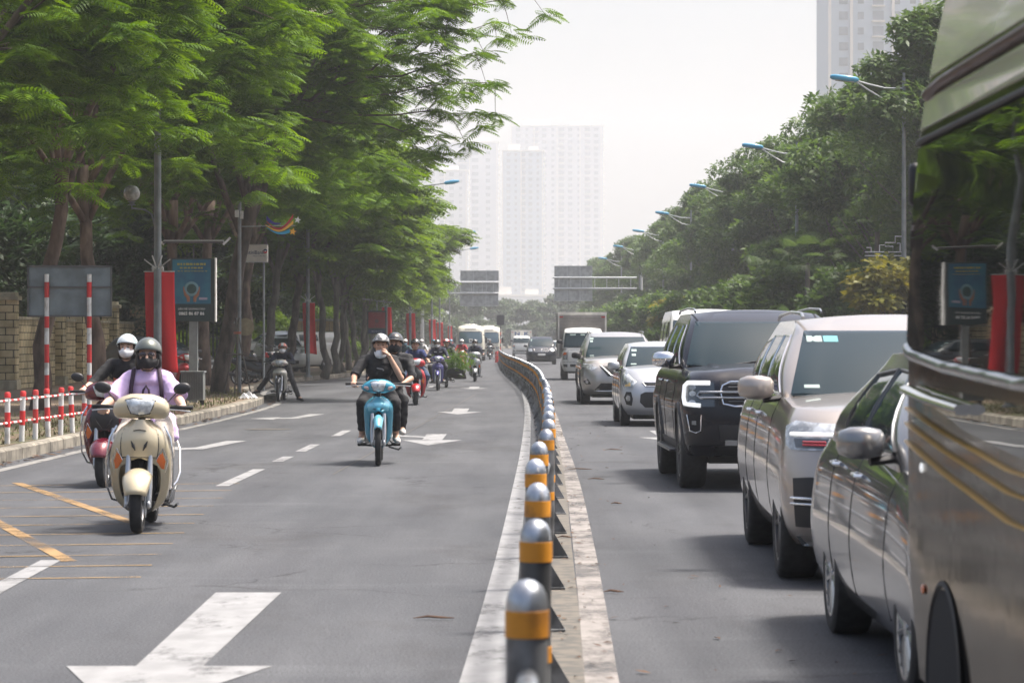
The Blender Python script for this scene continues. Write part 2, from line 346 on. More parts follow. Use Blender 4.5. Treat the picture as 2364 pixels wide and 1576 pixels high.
def arrow(cx, y, s=1, branch=0):
    P = [[(cx - .15*s, y + 2.0), (cx + .15*s, y + 2.0), (cx + .16*s, y + 4.6*s), (cx - .16*s, y + 4.6*s)], [(cx, y), (cx + .45*s, y + 2.0), (cx - .45*s, y + 2.0)]]
    if branch: P += [[(cx - .15*s, y + 3.0), (cx - .15*s, y + 3.5), (cx - .6*s, y + 4.1), (cx - .6*s, y + 3.6)], [(cx - .6*s, y + 3.1), (cx - .6*s, y + 4.6), (cx - .95*s, y + 3.9)]]
    flat('lane_arrow', P, 'paint_white', .004)
arrow(-1.2, 38.3, 1, 1); arrow(-1.1, 54.2, 1.05); arrow(-1.2, 82)
arrow(2.45, 39.4, 1.1); arrow(5.9, 60)
def turn(x, y, s=1):                             # turn arrow whose head points to the kerb
    flat('turn_arrow', [[(x, y), (x + .55*s, y - .7*s), (x + .55*s, y + 1.1*s)], [(x + .55*s, y - .15*s), (x + .95*s, y + .1*s), (x + 1.25*s, y + 3.2*s), (x + .95*s, y + 3.2*s), (x + .78*s, y + .7*s), (x + .55*s, y + .5*s)]], 'paint_white', .004)
turn(-5.05, 51.3, 1.0); turn(-5.2, 36.8, 1.0)
# yellow hatched box
def seg(x0, y0, x1, y1, wd):
    d = Vector((x1 - x0, y1 - y0)).normalized(); n = Vector((-d.y, d.x)) * wd / 2
    return [(x0 + n.x, y0 + n.y), (x0 - n.x, y0 - n.y), (x1 - n.x, y1 - n.y), (x1 + n.x, y1 + n.y)]
flat('yellow_hatching', [seg(-5.2, 28.2, -3.1, 22.0, .11), seg(-6.2, 28.3, -3.0, 18.2, .11)], 'paint_yellow', .005)
flat('yellow_hatching_line', [seg(-6.1, y - .5, -2.35 - .05 * k, y + .1, .05) for k, y in enumerate([16.9, 17.8, 18.7, 19.7, 20.8, 21.9, 23.0, 24.2, 25.4, 26.7, 28.0])], 'paint_thin', .004)
# manhole covers and patches
mb = MB()
for (x, y, r_) in ((-4.1, 45.2, .38), (-3.65, 28.5, .1), (2.0, 19.5, .06)):
    mb = MB(); mb.lathe([(0.001, .006), (r_, .006), (r_ + .03, .004)], (x, y, 0), n=20); tag(mb.build('manhole_cover', mat('iron', (.06, .055, .05), .7, var=.3, scale=20)), 'round dark iron manhole cover set in the ' + ('left lane' if x < -4 else 'asphalt near the yellow hatching' if x < 0 else 'right carriageway'), 'manhole cover')
# joint lines across the asphalt
flat('tar_joint', [seg(-5.6, 49.8, .1, 50.1, .04), seg(-6, 62, .3, 62.5, .05), seg(-2.0, 30, -1.0, 75, .025), seg(.8, 33, 10, 33.3, .05)], 'iron' if 'iron' in MATS else 'asphalt', .0035)

# ---------------------------------------------------------------- litter
def scatter_leaves():
    mb = MB(); r = random.Random(3)
    for i in range(420):
        y = 9 + 60 * r.random() ** 1.6; x = tab([(8, .17), (20, .36), (42, .68), (70, .7)], y) + r.gauss(0, .10 + .004 * y)
        if r.random() < .2: x += r.uniform(.1, 1.3)
        if abs(x - tab([(6, .05), (21, .28), (42, .5)], y)) < .06: continue
        s = r.uniform(.005, .017); a = r.uniform(0, 6.3); l = s * r.uniform(1, 2.6)
        c, q = math.cos(a), math.sin(a); z = .008
        mb.add([(x - c*l, y - q*l, z), (x + q*s, y - c*s, z + s*.5), (x + c*l, y + q*l, z + r.uniform(0, .012)), (x - q*s, y + c*s, z + s*.3)], [(0, 1, 2, 3)])
    for i in range(500):                         # leaf litter in the left gutter and on the verge
        y = 30 + 80 * r.random() ** 1.4; k = tab([(b, a) for a, b in KL], y); x = k + r.choice((r.uniform(.02, .25), -r.uniform(.3, 3.5)))
        z = .008 if x > k else .165; s = r.uniform(.02, .05); a = r.uniform(0, 6.3); c, q = math.cos(a), math.sin(a); l = s * 1.8
        mb.add([(x - c*l, y - q*l, z), (x + q*s, y - c*s, z + s*.4), (x + c*l, y + q*l, z + .01), (x - q*s, y + c*s, z + s*.3)], [(0, 1, 2, 3)])
    tag(mb.build('fallen_leaves', mat('dry_leaf', (.12, .065, .035), .9, c2=(.06, .035, .025), scale=3), smooth=0, fixn=False), kind='stuff')
scatter_leaves()
for (x, y, s) in ((-.42, 14.4, .11), (1.38, 36.5, .12), (.95, 24.5, .05), (.40, 20.3, .06), (.9, 28.8, .09), (.78, 31, .14), (.6, 15.9, .06)):
    mb = MB(); mb.tube([(-s, 0, .012), (-s*.3, .02, .02), (s*.4, -.02, .018), (s, .01, .012)], [.003, .012, .011, .004], 6, flat=.6)
    o = mb.build('twig', MATS['dry_leaf']); o.location = (x, y, 0)
    tag(o, {.11: 'pale brown curled seed pod lying beside the left white line', .12: 'dry twig on the asphalt before the small silver hatchback', .05: 'tiny dark twig on the open right lane', .06: 'short brown twig by the barrier feet', .09: 'dark curled leaf stalk near the black off-roader', .14: 'long brown twig lying along the right white line'}[s], 'twig', 'twigs on the road')

# grass tufts on verge
def grass():
    mb = MB(); r = random.Random(5)
    for i in range(2600):
        y = r.uniform(30, 75); k = tab([(b, a) for a, b in KL], y); x = k - .3 - abs(r.gauss(0, 1.1)); h = r.uniform(.03, .11); a = r.uniform(0, 6.3); q = .012
        mb.add([(x - q*math.cos(a), y - q*math.sin(a), .155), (x + q*math.cos(a), y + q*math.sin(a), .155), (x + r.uniform(-.04, .04), y + r.uniform(-.04, .04), .155 + h)], [(0, 1, 2)])
    tag(mb.build('verge_grass', mat('grass', (.10, .13, .035), .8, c2=(.17, .14, .06), scale=2), smooth=0, fixn=False), kind='stuff')
grass()

# ================================================================ STEEL BOLLARD BARRIER
def barrier():
    root = thing('barrier_railing', 'long curving steel post and rail barrier dividing the two carriageways, orange bands under domed caps', 'barrier')
    BX = [(4.5, .02), (6.85, .04), (9.2, .078), (11.3, .11), (13.5, .12), (16, .166), (18.4, .235), (21, .278), (23.6, .32), (32, .43), (42, .51), (55, .555), (66, .52), (80, .37), (92, .2), (110, -.13), (130, -.42), (155, -.66), (176, -.84)]
    pr = None; ys = []; y = 6.85
    while y < 176: ys.append(y); y += 2.33
    post = MB(); post.tube([(0, 0, .0), (0, 0, .745)], .0535, 20); foot = MB()
    cap = MB(); cap.lathe([(.0001, .892), (.02, .888), (.038, .875), (.05, .852), (.0545, .825), (.0545, .812)], n=20)
    band = MB(); band.lathe([(.0535, .744), (.0565, .745), (.0565, .812), (.0535, .813)], n=20)
    lb = MB(); lb.lathe([(.0535, .40), (.0562, .401), (.0562, .455), (.0535, .456)], n=20)
    foot.box((0, 0, .008), (.20, .12, .015))
    for s in (1, -1): foot.prism([(0, 0), (.095, 0), (0, .16)], -.005, .005, lambda a, b, h, s=s: (s * (.052 + a), h, .015 + b))
    for s in (1, -1): foot.tube([(s*.12, s*0, .012), (s*.12, 0, .03)], .011, 6)
    foot.box((.1, 0, .008), (.1, .1, .014))
    p0 = post.build('post', MATS['galv'], root); c0 = cap.build('cap', MATS['steel'], p0); b0 = band.build('band', MATS['orange'], p0); l0 = lb.build('band', MATS['orange'], p0); f0 = foot.build('foot', MATS['galv'], p0, smooth=0)
    for i, y in enumerate(ys):
        p = p0 if i == 0 else copy_tree(p0, root); x = stab(BX, y); p.location = (x, y, 0)
        dx = (stab(BX, y + 1) - stab(BX, y - 1)) / 2; p.rotation_euler = (0, R(rnd.gauss(0, .5)), math.atan(-dx))
    pts = [(stab(BX, y), y) for y in [4.5 + k * 1.2 for k in range(143)]]
    for z, r_ in ((.64, .03), (.30, .03)):
        m = MB(); m.tube([(x, y, z) for x, y in pts], r_, 12); m.build('rail', MATS['steel'], root)
barrier()
# red plastic barrel and small sign at the far end of the barrier
t = thing('traffic_barrel', 'red upright traffic post capping the far end of the steel barrier', 'traffic post', (-.95, 180, 0))
m = MB(); m.lathe([(.001, .74), (.16, .74), (.19, .7), (.19, .05), (.21, 0)], n=16); m.build('body', MATS['red_paint'], t)
m = MB(); m.lathe([(.193, .45), (.193, .55)], n=16); m.build('stripe', mat('red_pale', (.75, .2, .15), .5), t)
t = thing('road_sign', 'small dark square sign back on a striped pole at the barrier end', 'road sign', (-.78, 181.5, 0))
m = MB(); m.tube([(0, 0, 0), (0, 0, 3.1)], .035, 10); m.build('pole', MATS['galv'], t)
m = MB()
for k in range(4): m.lathe([(.037, .3 + k*.5), (.037, .55 + k*.5)], n=10)
m.build('red_band', MATS['red_paint'], t)
m = MB(); m.box((0, -.05, 2.85), (.5, .02, .68)); m.box((0, -.07, 3.02), (.5, .02, .03)); m.box((0, -.07, 2.68), (.5, .02, .03)); m.build('panel', mat('sign_dark', (.10, .10, .105), .6), t)

# ================================================================ RED AND WHITE RAILING
t = thing('guard_railing', 'low red and white striped railing on the left kerb beside the crossing', 'railing')
RP = [(-6.62 + .028 * i, 32.2 + .86 * i) for i in range(10)]
for i, (x, y) in enumerate(RP):
    m = MB(); m.tube([(0, 0, .0), (0, 0, .66)], .036, 14); p = m.build('post', MATS['white_paint'], t); p.location = (x, y, .155); p.rotation_euler = (R(rnd.gauss(0, 1)), R(rnd.gauss(0, 1.2)), 0)
    m = MB(); m.lathe([(.0001, .675), (.03, .672), (.041, .655), (.041, .60), (.036, .598)], n=14); m.build('red_cap', MATS['red_paint'], p)
    m = MB(); m.lathe([(.0365, .22), (.038, .221), (.038, .41), (.0365, .411)], n=14); m.build('red_band', MATS['red_paint'], p)
for z in (.155 + .56, .155 + .27):
    m = MB(); m2 = MB(); r0 = MB()
    for (x0, y0), (x1, y1) in zip(RP, RP[1:]):
        m.tube([(x0, y0, z), (x1, y1, z)], .016, 8)
        for f in (.2, .62): m2.tube([(lerp(x0, x1, f), lerp(y0, y1, f), z), (lerp(x0, x1, f + .18), lerp(y0, y1, f + .18), z)], .0175, 8)
    q = m.build('rail', MATS['white_paint'], t); m2.build('red_stripe', MATS['red_paint'], q)
# ================================================================ MOTORCYCLES (local: front towards -Y, +X to the right of the picture)
mat('seat_black', (.022, .021, .02), .55, bump=.2, scale=30); mat('mirror_glass', (.5, .55, .6), .03, 1.0)
mat('lens', (.62, .66, .68), .06, .35, coat=1, var=.25, scale=26, bump=.25, bscale=60); mat('amber', (.75, .16, .02), .15, coat=1); mat('tail_red', (.5, .02, .02), .2, coat=1)
mat('fork_grey', (.45, .46, .47), .3, .8)
def paint(name, c, flake=.06, metal=.25, rough=.32): return mat(name, c, rough, metal, var=flake, scale=2.5, coat=1.0)
def bike_wheel(parent, y, Rw, tw, spokes=5, name='wheel'):
    m = MB(); r = Rw; a = tw
    m.lathe([(r - a*1.25, -a*.82), (r - a*.7, -a), (r - a*.25, -a*.82), (r - .006, -a*.42), (r, 0), (r - .006, a*.42), (r - a*.25, a*.82), (r - a*.7, a), (r - a*1.25, a*.82)], (0, y, Rw), 'X', 36)
    w = m.build(name, MATS['rubber'], parent)
    m = MB(); q = r - a * 1.2
    m.lathe([(q, -a*.75), (q - .012, -a*.72), (q - .022, -a*.3), (q - .022, a*.3), (q - .012, a*.72), (q, a*.75)], (0, y, Rw), 'X', 36)
    m.tube([(-.05, y, Rw), (.05, y, Rw)], .035, 12)
    for k in range(spokes):
        t = 2 * math.pi * k / spokes + .3; c, s = math.cos(t), math.sin(t)
        m.tube([(0, y + c*.03, Rw + s*.03), (0, y + c*(q - .01), Rw + s*(q - .01))], [.018, .011] if spokes < 10 else .003, 6)
    m.build('rim', MATS['fork_grey'], w)
    m = MB(); m.lathe([(.04, .06), (.1, .06), (.1, .064), (.04, .064)], (0, y, Rw), 'X', 20); m.build('brake_disc', MATS['steel'], w)
    return w
SCOOT = dict(R=.222, tw=.05, wb=.62, aw=[(.16, .10), (.22, .17), (.34, .215), (.5, .232), (.62, .226), (.74, .195), (.80, .165), (.85, .10), (.88, .07)],
    arch=[(.16, .09), (.3, .145), (.42, .16), (.50, .15), (.545, .10), (.57, 0)], sw=.075, ay=[(.16, -.40), (.35, -.47), (.55, -.53), (.72, -.55), (.88, -.51)],
    cowl=[(0, .985, .098), (.08, .982, .098), (.14, .972, .090), (.19, .960, .074), (.215, .955, .045)], fw=.112, fa=(20, 150), seat=.80, body=.19, light=.115, lz=.985, seatlen=.85)
UNDER = dict(R=.275, tw=.036, wb=.62, aw=[(.20, .05), (.28, .12), (.36, .155), (.5, .165), (.62, .172), (.72, .165), (.78, .12), (.82, .06)],
    arch=[(.20, .05), (.24, .085), (.40, .10), (.55, .105), (.60, .09), (.64, 0)], ay=[(.2, -.34), (.35, -.37), (.55, -.44), (.70, -.50), (.82, -.42)],
    cowl=[(0, .95, .085), (.08, .948, .082), (.14, .94, .066), (.18, .933, .045), (.205, .93, .02)], fw=.062, fa=(35, 140), seat=.78, body=.13, light=.095, lz=.95, seatlen=.80)
def cowl_y(S, x, z, off=0):
    hz = stab([(a, c) for a, b, c in S['cowl']], abs(x)); zc = stab([(a, b) for a, b, c in S['cowl']], abs(x)); k = max(0, 1 - min(1, abs((z - zc) / hz)) ** 2.4) ** (1 / 2.4)
    return -.44 + abs(x) * .22 - .12 * k * (hz / .1) ** .5 - off
def motorbike(name, label, S, cols, loc, rz=0, group=None, guard=True, mirrors=True, lens=None, lean=0, face=None, plate=None, mud=None, far=False):
    t = thing(name, label, 'motorbike', loc, rz, group); t.rotation_euler[1] = R(lean)
    P, P2, DK = cols; Rw, wb = S['R'], S['wb']; bp = MATS['black_plastic']
    sp = 5 if S is SCOOT else 18
    bike_wheel(t, -wb, Rw, S['tw'], sp, 'front_wheel'); bike_wheel(t, wb + .02, Rw * .98, S['tw'] * 1.12, sp, 'rear_wheel')
    # front fork and fender
    for s in (-1, 1):
        m = MB(); x = s * (S['tw'] + .035); m.tube([(x, -wb - .01, Rw - .02), (x, -wb + .03, Rw + .14), (x, -wb + .10, .62)], [.021, .026, .020], 10); m.ell((x, -wb, Rw), (.02, .035, .035), 10, 6)
        m.build('fork', MATS['fork_grey'] if s > 0 or S is UNDER else MATS['fork_grey'], t)
    fr = Rw + .035
    def fend(u, v):
        a = R(lerp(S['fa'][0], S['fa'][1], u)); th = (v - .5) * 2; wdt = S['fw'] * (.72 + .28 * math.sin(math.pi * min(1, u * 1.15)))
        r_ = fr + .025 - .06 * abs(th) ** 2.4
        return (th * wdt, -wb - math.cos(a) * r_, Rw + math.sin(a) * r_)
    m = MB(); m.grid(fend, 16, 12); m.build('front_fender', P if not mud else mud, t, smooth=80, solid=.008)
    # front apron with wheel arch
    m = MB(); zs = [S['aw'][0][0] + (S['aw'][-1][0] - S['aw'][0][0]) * i / 22 for i in range(23)]
    for s in (1, -1):
        vs = []; nx = 8
        for z in zs:
            w_ = stab(S['aw'], z); a_ = min(max(0, stab(S['arch'], z)) if z < S['arch'][-1][0] else 0, w_ - .01); y0 = stab(S['ay'], z)
            for i in range(nx + 1):
                x = lerp(a_, w_, i / nx); q = x / w_; vs.append((s * x, y0 + S.get('sw', .11) * q ** 2.6 + .012 * math.sin(q * 5), z))
            vs.append((s * (w_ + .004), y0 + .145, z)); vs.append((s * (w_ - .012), y0 + .20, z))
        n = nx + 3; m.add(vs, [(i*n + j, i*n + j + 1, (i+1)*n + j + 1, (i+1)*n + j) for i in range(len(zs) - 1) for j in range(n - 1)])
    ap = m.build('front_apron', P, t, smooth=60, merge=.002, solid=.006)
    # nose panel above the arch in the second tone
    def nose(u, v):
        z = lerp(S['arch'][-1][0] + .01, S['aw'][-1][0], v); w_ = stab(S['aw'], z) * (.78 if S is SCOOT else .97) * (1 - .25 * (1 - v) ** 2); x = (u - .5) * 2 * w_; q = abs(x) / stab(S['aw'], z)
        bulge = (.013 if S is SCOOT else .028) * (1 - (abs(u - .5) * 2) ** 3) * math.sin(math.pi * min(.98, max(.02, v * .9 + .05)))
        return (x, stab(S['ay'], z) + S.get('sw', .11) * q ** 2.6 - .006 - bulge, z)
    m = MB(); m.grid(nose, 16, 10); m.build('nose_panel', P2 or P, t, smooth=70)
    def onnose(x, z, o=.012):
        w_ = stab(S['aw'], z); return stab(S['ay'], z) + S.get('sw', .11) * (abs(x) / w_) ** 2.6 - .03 - o
    m = MB()
    for s in (-1, 1):
        for (a, b, c) in face or [((.030, .640), (.064, .715), .012)]:
            m.tube([(s*a[0], onnose(a[0], a[1], .0), a[1]), (s*(a[0]+b[0])/2, onnose((a[0]+b[0])/2, (a[1]+b[1])/2, .002), (a[1]+b[1])/2), (s*b[0], onnose(b[0], b[1], -.004), b[1])], [.003, c, .003], 8, flat=.5)
    m.build('vent', bp, t)
    if S is SCOOT:
        m = MB(); V0 = S['arch'][-1][0] + .01
        for s in (-1, 1): m.tube([tuple(c_ if k_ != 1 else c_ - .001 for k_, c_ in enumerate(nose(.5 + s * .5, q / 8))) for q in range(9)], .0035, 5)
        m.tube([tuple(c_ if k_ != 1 else c_ - .001 for k_, c_ in enumerate(nose(q / 10, .02))) for q in range(11)], .0035, 5); m.tube([(-.05, onnose(0, .80, -.012), .795), (0, onnose(0, .80, -.008), .803), (.05, onnose(0, .80, -.012), .795)], .006, 6, flat=.5); m.build('panel_line', bp, t)
    # dark inner arch, radiator area
    m = MB(); m.loft([se(.13 if S is SCOOT else .09, .19, 0, .42, y, 16, 3) for y in (-.40, -.30, -.18)]); m.tube([(0, -.42, .45), (0, -.36, .9)], .03, 8)
    m.build('inner_fender', MATS['black_matt'], t)
    # leg shield facing rider
    m = MB(); m.grid(lambda u, v: ((u - .5) * 2 * stab(S['aw'], lerp(.3, S['aw'][-1][0], v)) * .96, stab(S['ay'], lerp(.3, S['aw'][-1][0], v)) + .19, lerp(.3, S['aw'][-1][0], v)), 10, 8); m.build('leg_shield', DK, t, solid=.008, smooth=60)
    # body
    m = MB(); B = S['body']
    if S is SCOOT:
        m.box((0, -.12, .265), (.33, .5, .05)); m.build('floorboard', MATS['rubber'], t, bevel=.01)
        m = MB(); m.loft([se(a, (z1 - z0) / 2, 0, (z0 + z1) / 2, y, 20, 3) for y, a, z0, z1 in ((.08, .12, .26, .70), (.16, .165, .25, .745), (.35, .195, .30, .755), (.58, .195, .36, .765), (.78, .16, .5, .775), (.92, .10, .62, .785), (.98, .03, .69, .76))])
        m.build('rear_cowl', P, t, smooth=60)
        m = MB(); m.tube([(.0, -.12, .2), (.0, .1, .2)], .09, 10); m.loft([se(.07, .09, .13, .25, y, 12, 3) for y in (.2, .35, .62)]); m.build('engine', MATS['darksteel'], t)
    else:
        m.loft([se(a, (z1 - z0) / 2, 0, (z0 + z1) / 2, y, 16, 3) for y, a, z0, z1 in ((-.38, .04, .55, .72), (-.15, .06, .40, .58), (.02, .07, .38, .60), (.18, .10, .42, .72), (.45, .125, .50, .745), (.7, .115, .58, .76), (.88, .07, .66, .78), (.95, .02, .70, .76))])
        m.build('rear_cowl', P, t, smooth=60)
        m = MB(); m.tube([(0, -.30, .33), (0, -.02, .31), (0, .16, .30)], [.065, .09, .11], 12); m.loft([se(.12, .09, 0, .29, y, 14, 3) for y in (-.02, .05, .22)]); m.build('engine', MATS['darksteel'], t)
        m = MB()
        for s in (-1, 1): m.tube([(s*.08, -.02, .22), (s*.25, -.05, .235)], .013, 8); m.tube([(s*.15, -.05, .235), (s*.26, -.05, .235)], .02, 8)
        m.build('footpeg', MATS['rubber'], t)
    m = MB(); m.loft([se(a, h, 0, z, y, 16, 2.6) for y, a, h, z in ((.02, .07, .03, S['seat'] - .04), (.1, .115, .045, S['seat'] - .03), (.3, .135, .045, S['seat'] - .02), (.5, .13, .045, S['seat'] + .005), (S['seatlen'], .10, .04, S['seat'] + .02), (S['seatlen'] + .06, .05, .02, S['seat'] + .02))])
    m.build('seat', MATS['seat_black'], t, smooth=60)
    m = MB(); m.tube([(-.1, .30, .28), (-.14, .5, .27), (-.15, .95, .33)], [.025, .05, .055], 14); m.build('exhaust', MATS['darksteel'], t)
    m = MB()
    for s in (-1, 1): m.tube([(s*.11, .55, .76), (s*.13, .85, .79), (s*.09, 1.0, .82), (0, 1.02, .825)], .012, 8)
    m.build('grab_rail', MATS['chrome'], t)
    m = MB(); m.ell((0, .95, .7), (.07, .05, .035)); m.build('tail_light', MATS['tail_red'], t)
    m = MB()
    m.tube([(.09, .55, .3), (.16, .62, .22), (.17, .75, .24), (.2, .8, .3)], .011, 6); m.tube([(.12, .1, .2), (.24, .02, .17), (.27, -.05, .2)], .012, 6); m.build('kick_stand', MATS['darksteel'], t)
    # handlebar cowl
    secs = []
    C = S['cowl']
    for x in (-1.02, -.97, -.85, -.65, -.4, -.2, 0, .2, .4, .65, .85, .97, 1.02):
        X = x * C[-1][0]; ax = min(abs(X), C[-1][0]); hz = stab([(a, c) for a, b, c in C], ax) * (1 if abs(x) <= 1 else .5); zc = stab([(a, b) for a, b, c in C], ax); ring = []
        for k in range(18):
            q = 2 * math.pi * k / 18; c, s_ = math.cos(q), math.sin(q); hy = (.12 if c < 0 else .05) * (hz / .1) ** .5
            ring.append((X, -.44 + ax * .22 + hy * math.copysign(abs(c) ** .83, c), zc + hz * math.copysign(abs(s_) ** .83, s_)))
        secs.append(ring)
    m = MB(); m.loft(secs); m.build('handlebar_cowl', P, t, smooth=70)
    L = S['light']; lz = S['lz']
    shp = [(-L, .045), (-L*.8, -.01), (-L*.62, -.055), (0, -.068), (L*.62, -.055), (L*.8, -.01), (L, .045), (L*.45, .06), (0, .052), (-L*.45, .06)]
    def patch(shape, off, name, mt, par=t):
        m = MB(); cx = sum(a for a, b in shape) / len(shape); cz = sum(b for a, b in shape) / len(shape); vs = []; K = 5; n = len(shape); fs = []
        for k in range(K + 1):
            for a, b in shape:
                x = lerp(a, cx, k / K); z = lerp(b, cz, k / K); vs.append((x, cowl_y(S, x, z, off + .006 * (1 - (1 - k / K) ** 3)), z))
        for k in range(K):
            for i in range(n): fs.append((k*n + i, k*n + (i+1) % n, (k+1)*n + (i+1) % n, (k+1)*n + i))
        m.add(vs, fs); return m.build(name, mt, par, smooth=180)
    patch([(a * 1.08, lz + b * 1.12) for a, b in shp], .003, 'headlight_rim', bp); patch([(a, lz + b) for a, b in shp], .006, 'headlight', MATS['lens'])
    for s in (-1, 1):
        if S is SCOOT:
            w0 = .205; zi = .56
            m = MB(); vs = []
            for (a, z) in ((.165, .505), (.198, .465), (.218, .56), (.178, .655), (.130, .565)):
                w_ = stab(S['aw'], z); vs.append((s * a, stab(S['ay'], z) + S.get('sw', .11) * (a / w_) ** 2.6 - .010, z))
            c = [sum(v[i] for v in vs) / 5 for i in range(3)]; c[1] -= .02; vs.append(tuple(c)); m.add(vs, [(i, (i + 1) % 5, 5) for i in range(5)]); o = m.build('turn_signal', MATS['amber'], t, smooth=180)
            m = MB(); m.tube([(vs[1][0], vs[1][1] - .004, .465), (vs[2][0], vs[2][1] - .004, .56), (vs[3][0], vs[3][1] - .004, .655), (vs[4][0], vs[4][1] - .006, .565)], [.003, .006, .006, .004], 6); m.build('trim', MATS['chrome'], o)
        else:
            patch([(s * a, lz + b) for a, b in ((.11, -.035), (.13, -.05), (.175, -.02), (.165, .0), (.125, -.005))], .005, 'turn_signal', mat('lens_pinkish', (.62, .45, .42), .1, .2, coat=1))
        m = MB(); gx = C[-1][0]; m.tube([(s * (gx - .02), -.385, .965), (s * .27, -.37, .975), (s * .39, -.34, .975)], .0165, 10); m.ell((s * .392, -.339, .975), (.008, .019, .019), 8, 6); m.build('grip', MATS['rubber'], t)
        m = MB(); m.tube([(s * (gx - .02), -.42, .96), (s * .3, -.435, .955), (s * .385, -.42, .945)], [.006, .005, .007], 6); m.build('brake_lever', MATS['fork_grey'], t)
        if mirrors:
            m = MB(); m.tube([(s * .20, -.40, S['lz'] + .03), (s * .25, -.39, 1.07), (s * .285, -.375, 1.11)], .0055, 6)
            m.ell((s * .31, -.37, 1.125), (.068, .022, .046), 16, 10, rot=(0, -s * 12, 0)); q = m.build('mirror', bp, t)
            m = MB(); m.ell((s * .31, -.356, 1.125), (.06, .012, .04), 14, 8, rot=(0, -s * 12, 0)); m.build('glass', MATS['mirror_glass'], q)
        if guard and S is SCOOT:
            m = MB(); m.tube([(s * .185, -.47, .83), (s * .235, -.50, .74), (s * .262, -.49, .55), (s * .258, -.45, .36), (s * .225, -.36, .25), (s * .2, -.1, .22)], .0085, 8); m.build('guard_bar', MATS['chrome'], t)
            m = MB(); m.tube([(s * .19, .15, .3), (s * .235, .3, .36), (s * .24, .55, .42), (s * .225, .75, .6), (s * .17, .9, .72)], .009, 8); m.build('guard_bar', MATS['chrome'], t)
    if plate: pass
    return t

# ================================================================ PEOPLE
mat('skin', (.50, .30, .21), .5, var=.08, scale=6, spec=.4); mat('skin_light', (.60, .39, .29), .5, var=.06, scale=6, spec=.4); mat('hair', (.012, .010, .009), .45)
mat('black_cloth', (.012, .012, .014), .85, var=.4, scale=9); mat('eye', (.02, .015, .012), .2)
SK = MATS['skin']
V = Vector
def remesh(mb, name, m, parent, vox, smooth_it=4, folds=0, fscale=6, label=None):
    o = mb.build(name, m, parent, smooth=0, fixn=False, label=label)
    q = o.modifiers.new('r', 'REMESH'); q.mode = 'VOXEL'; q.voxel_size = vox; q.use_smooth_shade = True
    s = o.modifiers.new('s', 'SMOOTH'); s.factor = .5; s.iterations = smooth_it
    bake(o)
    if folds:
        me = o.data; n = len(me.vertices); co = np.empty(n * 3, 'f'); no = np.empty(n * 3, 'f'); me.vertices.foreach_get('co', co); me.vertices.foreach_get('normal', no)
        co = co.reshape(-1, 3); no = no.reshape(-1, 3); d = np.empty(n)
        for i in range(n):
            p = co[i]; d[i] = 1 - abs(noise.noise(V((p[0] * fscale + 3, p[1] * fscale, p[2] * fscale * 1.7)))) * 2 + .5 * noise.noise(V((p[0] * fscale * 2.3, p[1] * fscale * 2.3, p[2] * fscale * 3)))
        co += no * (d * folds - folds * .6)[:, None]; me.vertices.foreach_set('co', co.ravel()); me.update()
    return o
def hand(mb, wr, fwd, up, side, curl=1.0, grip=None, sc_=1.0):
    """palm from the wrist along fwd, back of the hand towards up, thumb on side"""
    f, u, s = V(fwd).normalized(), V(up).normalized(), V(side).normalized(); w = V(wr)
    P = lambda a, b, c: w + (f * a + u * b + s * c) * sc_
    mb.tube([P(-.02, 0, 0), P(.03, .004, .004), P(.06, .006, .002), P(.082, .004, 0)], [.024, .030, .034, .030], 12, flat=.55, round_=True)
    for i, (o_, L) in enumerate(((.030, .030), (.010, .034), (-.010, .032), (-.029, .026))):
        k = P(.080 - abs(o_) * .2, .006, o_)
        a1 = R(38 * curl); a2 = R(100 * curl); a3 = R(160 * curl); d = lambda a: f * math.cos(a) - u * math.sin(a)
        p1 = k + d(a1) * L * sc_; p2 = p1 + d(a2) * L * .75 * sc_; p3 = p2 + d(a3) * L * .6 * sc_
        mb.tube([k - f * .01, k, p1, p2, p3], [.0105, .0102, .0095, .0088, .0075], 8, round_=True)
    th = P(.02, -.005, .026); t1 = th + (f * .6 + s * .7 - u * .3) * .03 * sc_; t2 = t1 + (f * .85 - u * .6 * curl + s * .1) * .026 * sc_; t3 = t2 + (f * .6 - u * .8 * curl - s * .3) * .02 * sc_
    mb.tube([th, t1, t2, t3], [.014, .0125, .011, .009], 8, round_=True)
def J0(**k):
    d = dict(pelvis=(0, .24, .88), chest=(0, .17, 1.13), neck=(0, .13, 1.27), head=(0, .10, 1.40), sh=.165, shz=1.235, shy=.15, el=(.265, -.04, 1.06), wr=(.315, -.255, .995), hip=(.095, .21, .86), kn=(.17, -.17, .74), an=(.155, -.10, .33), toe=(.165, -.24, .265))
    d.update(k); return d
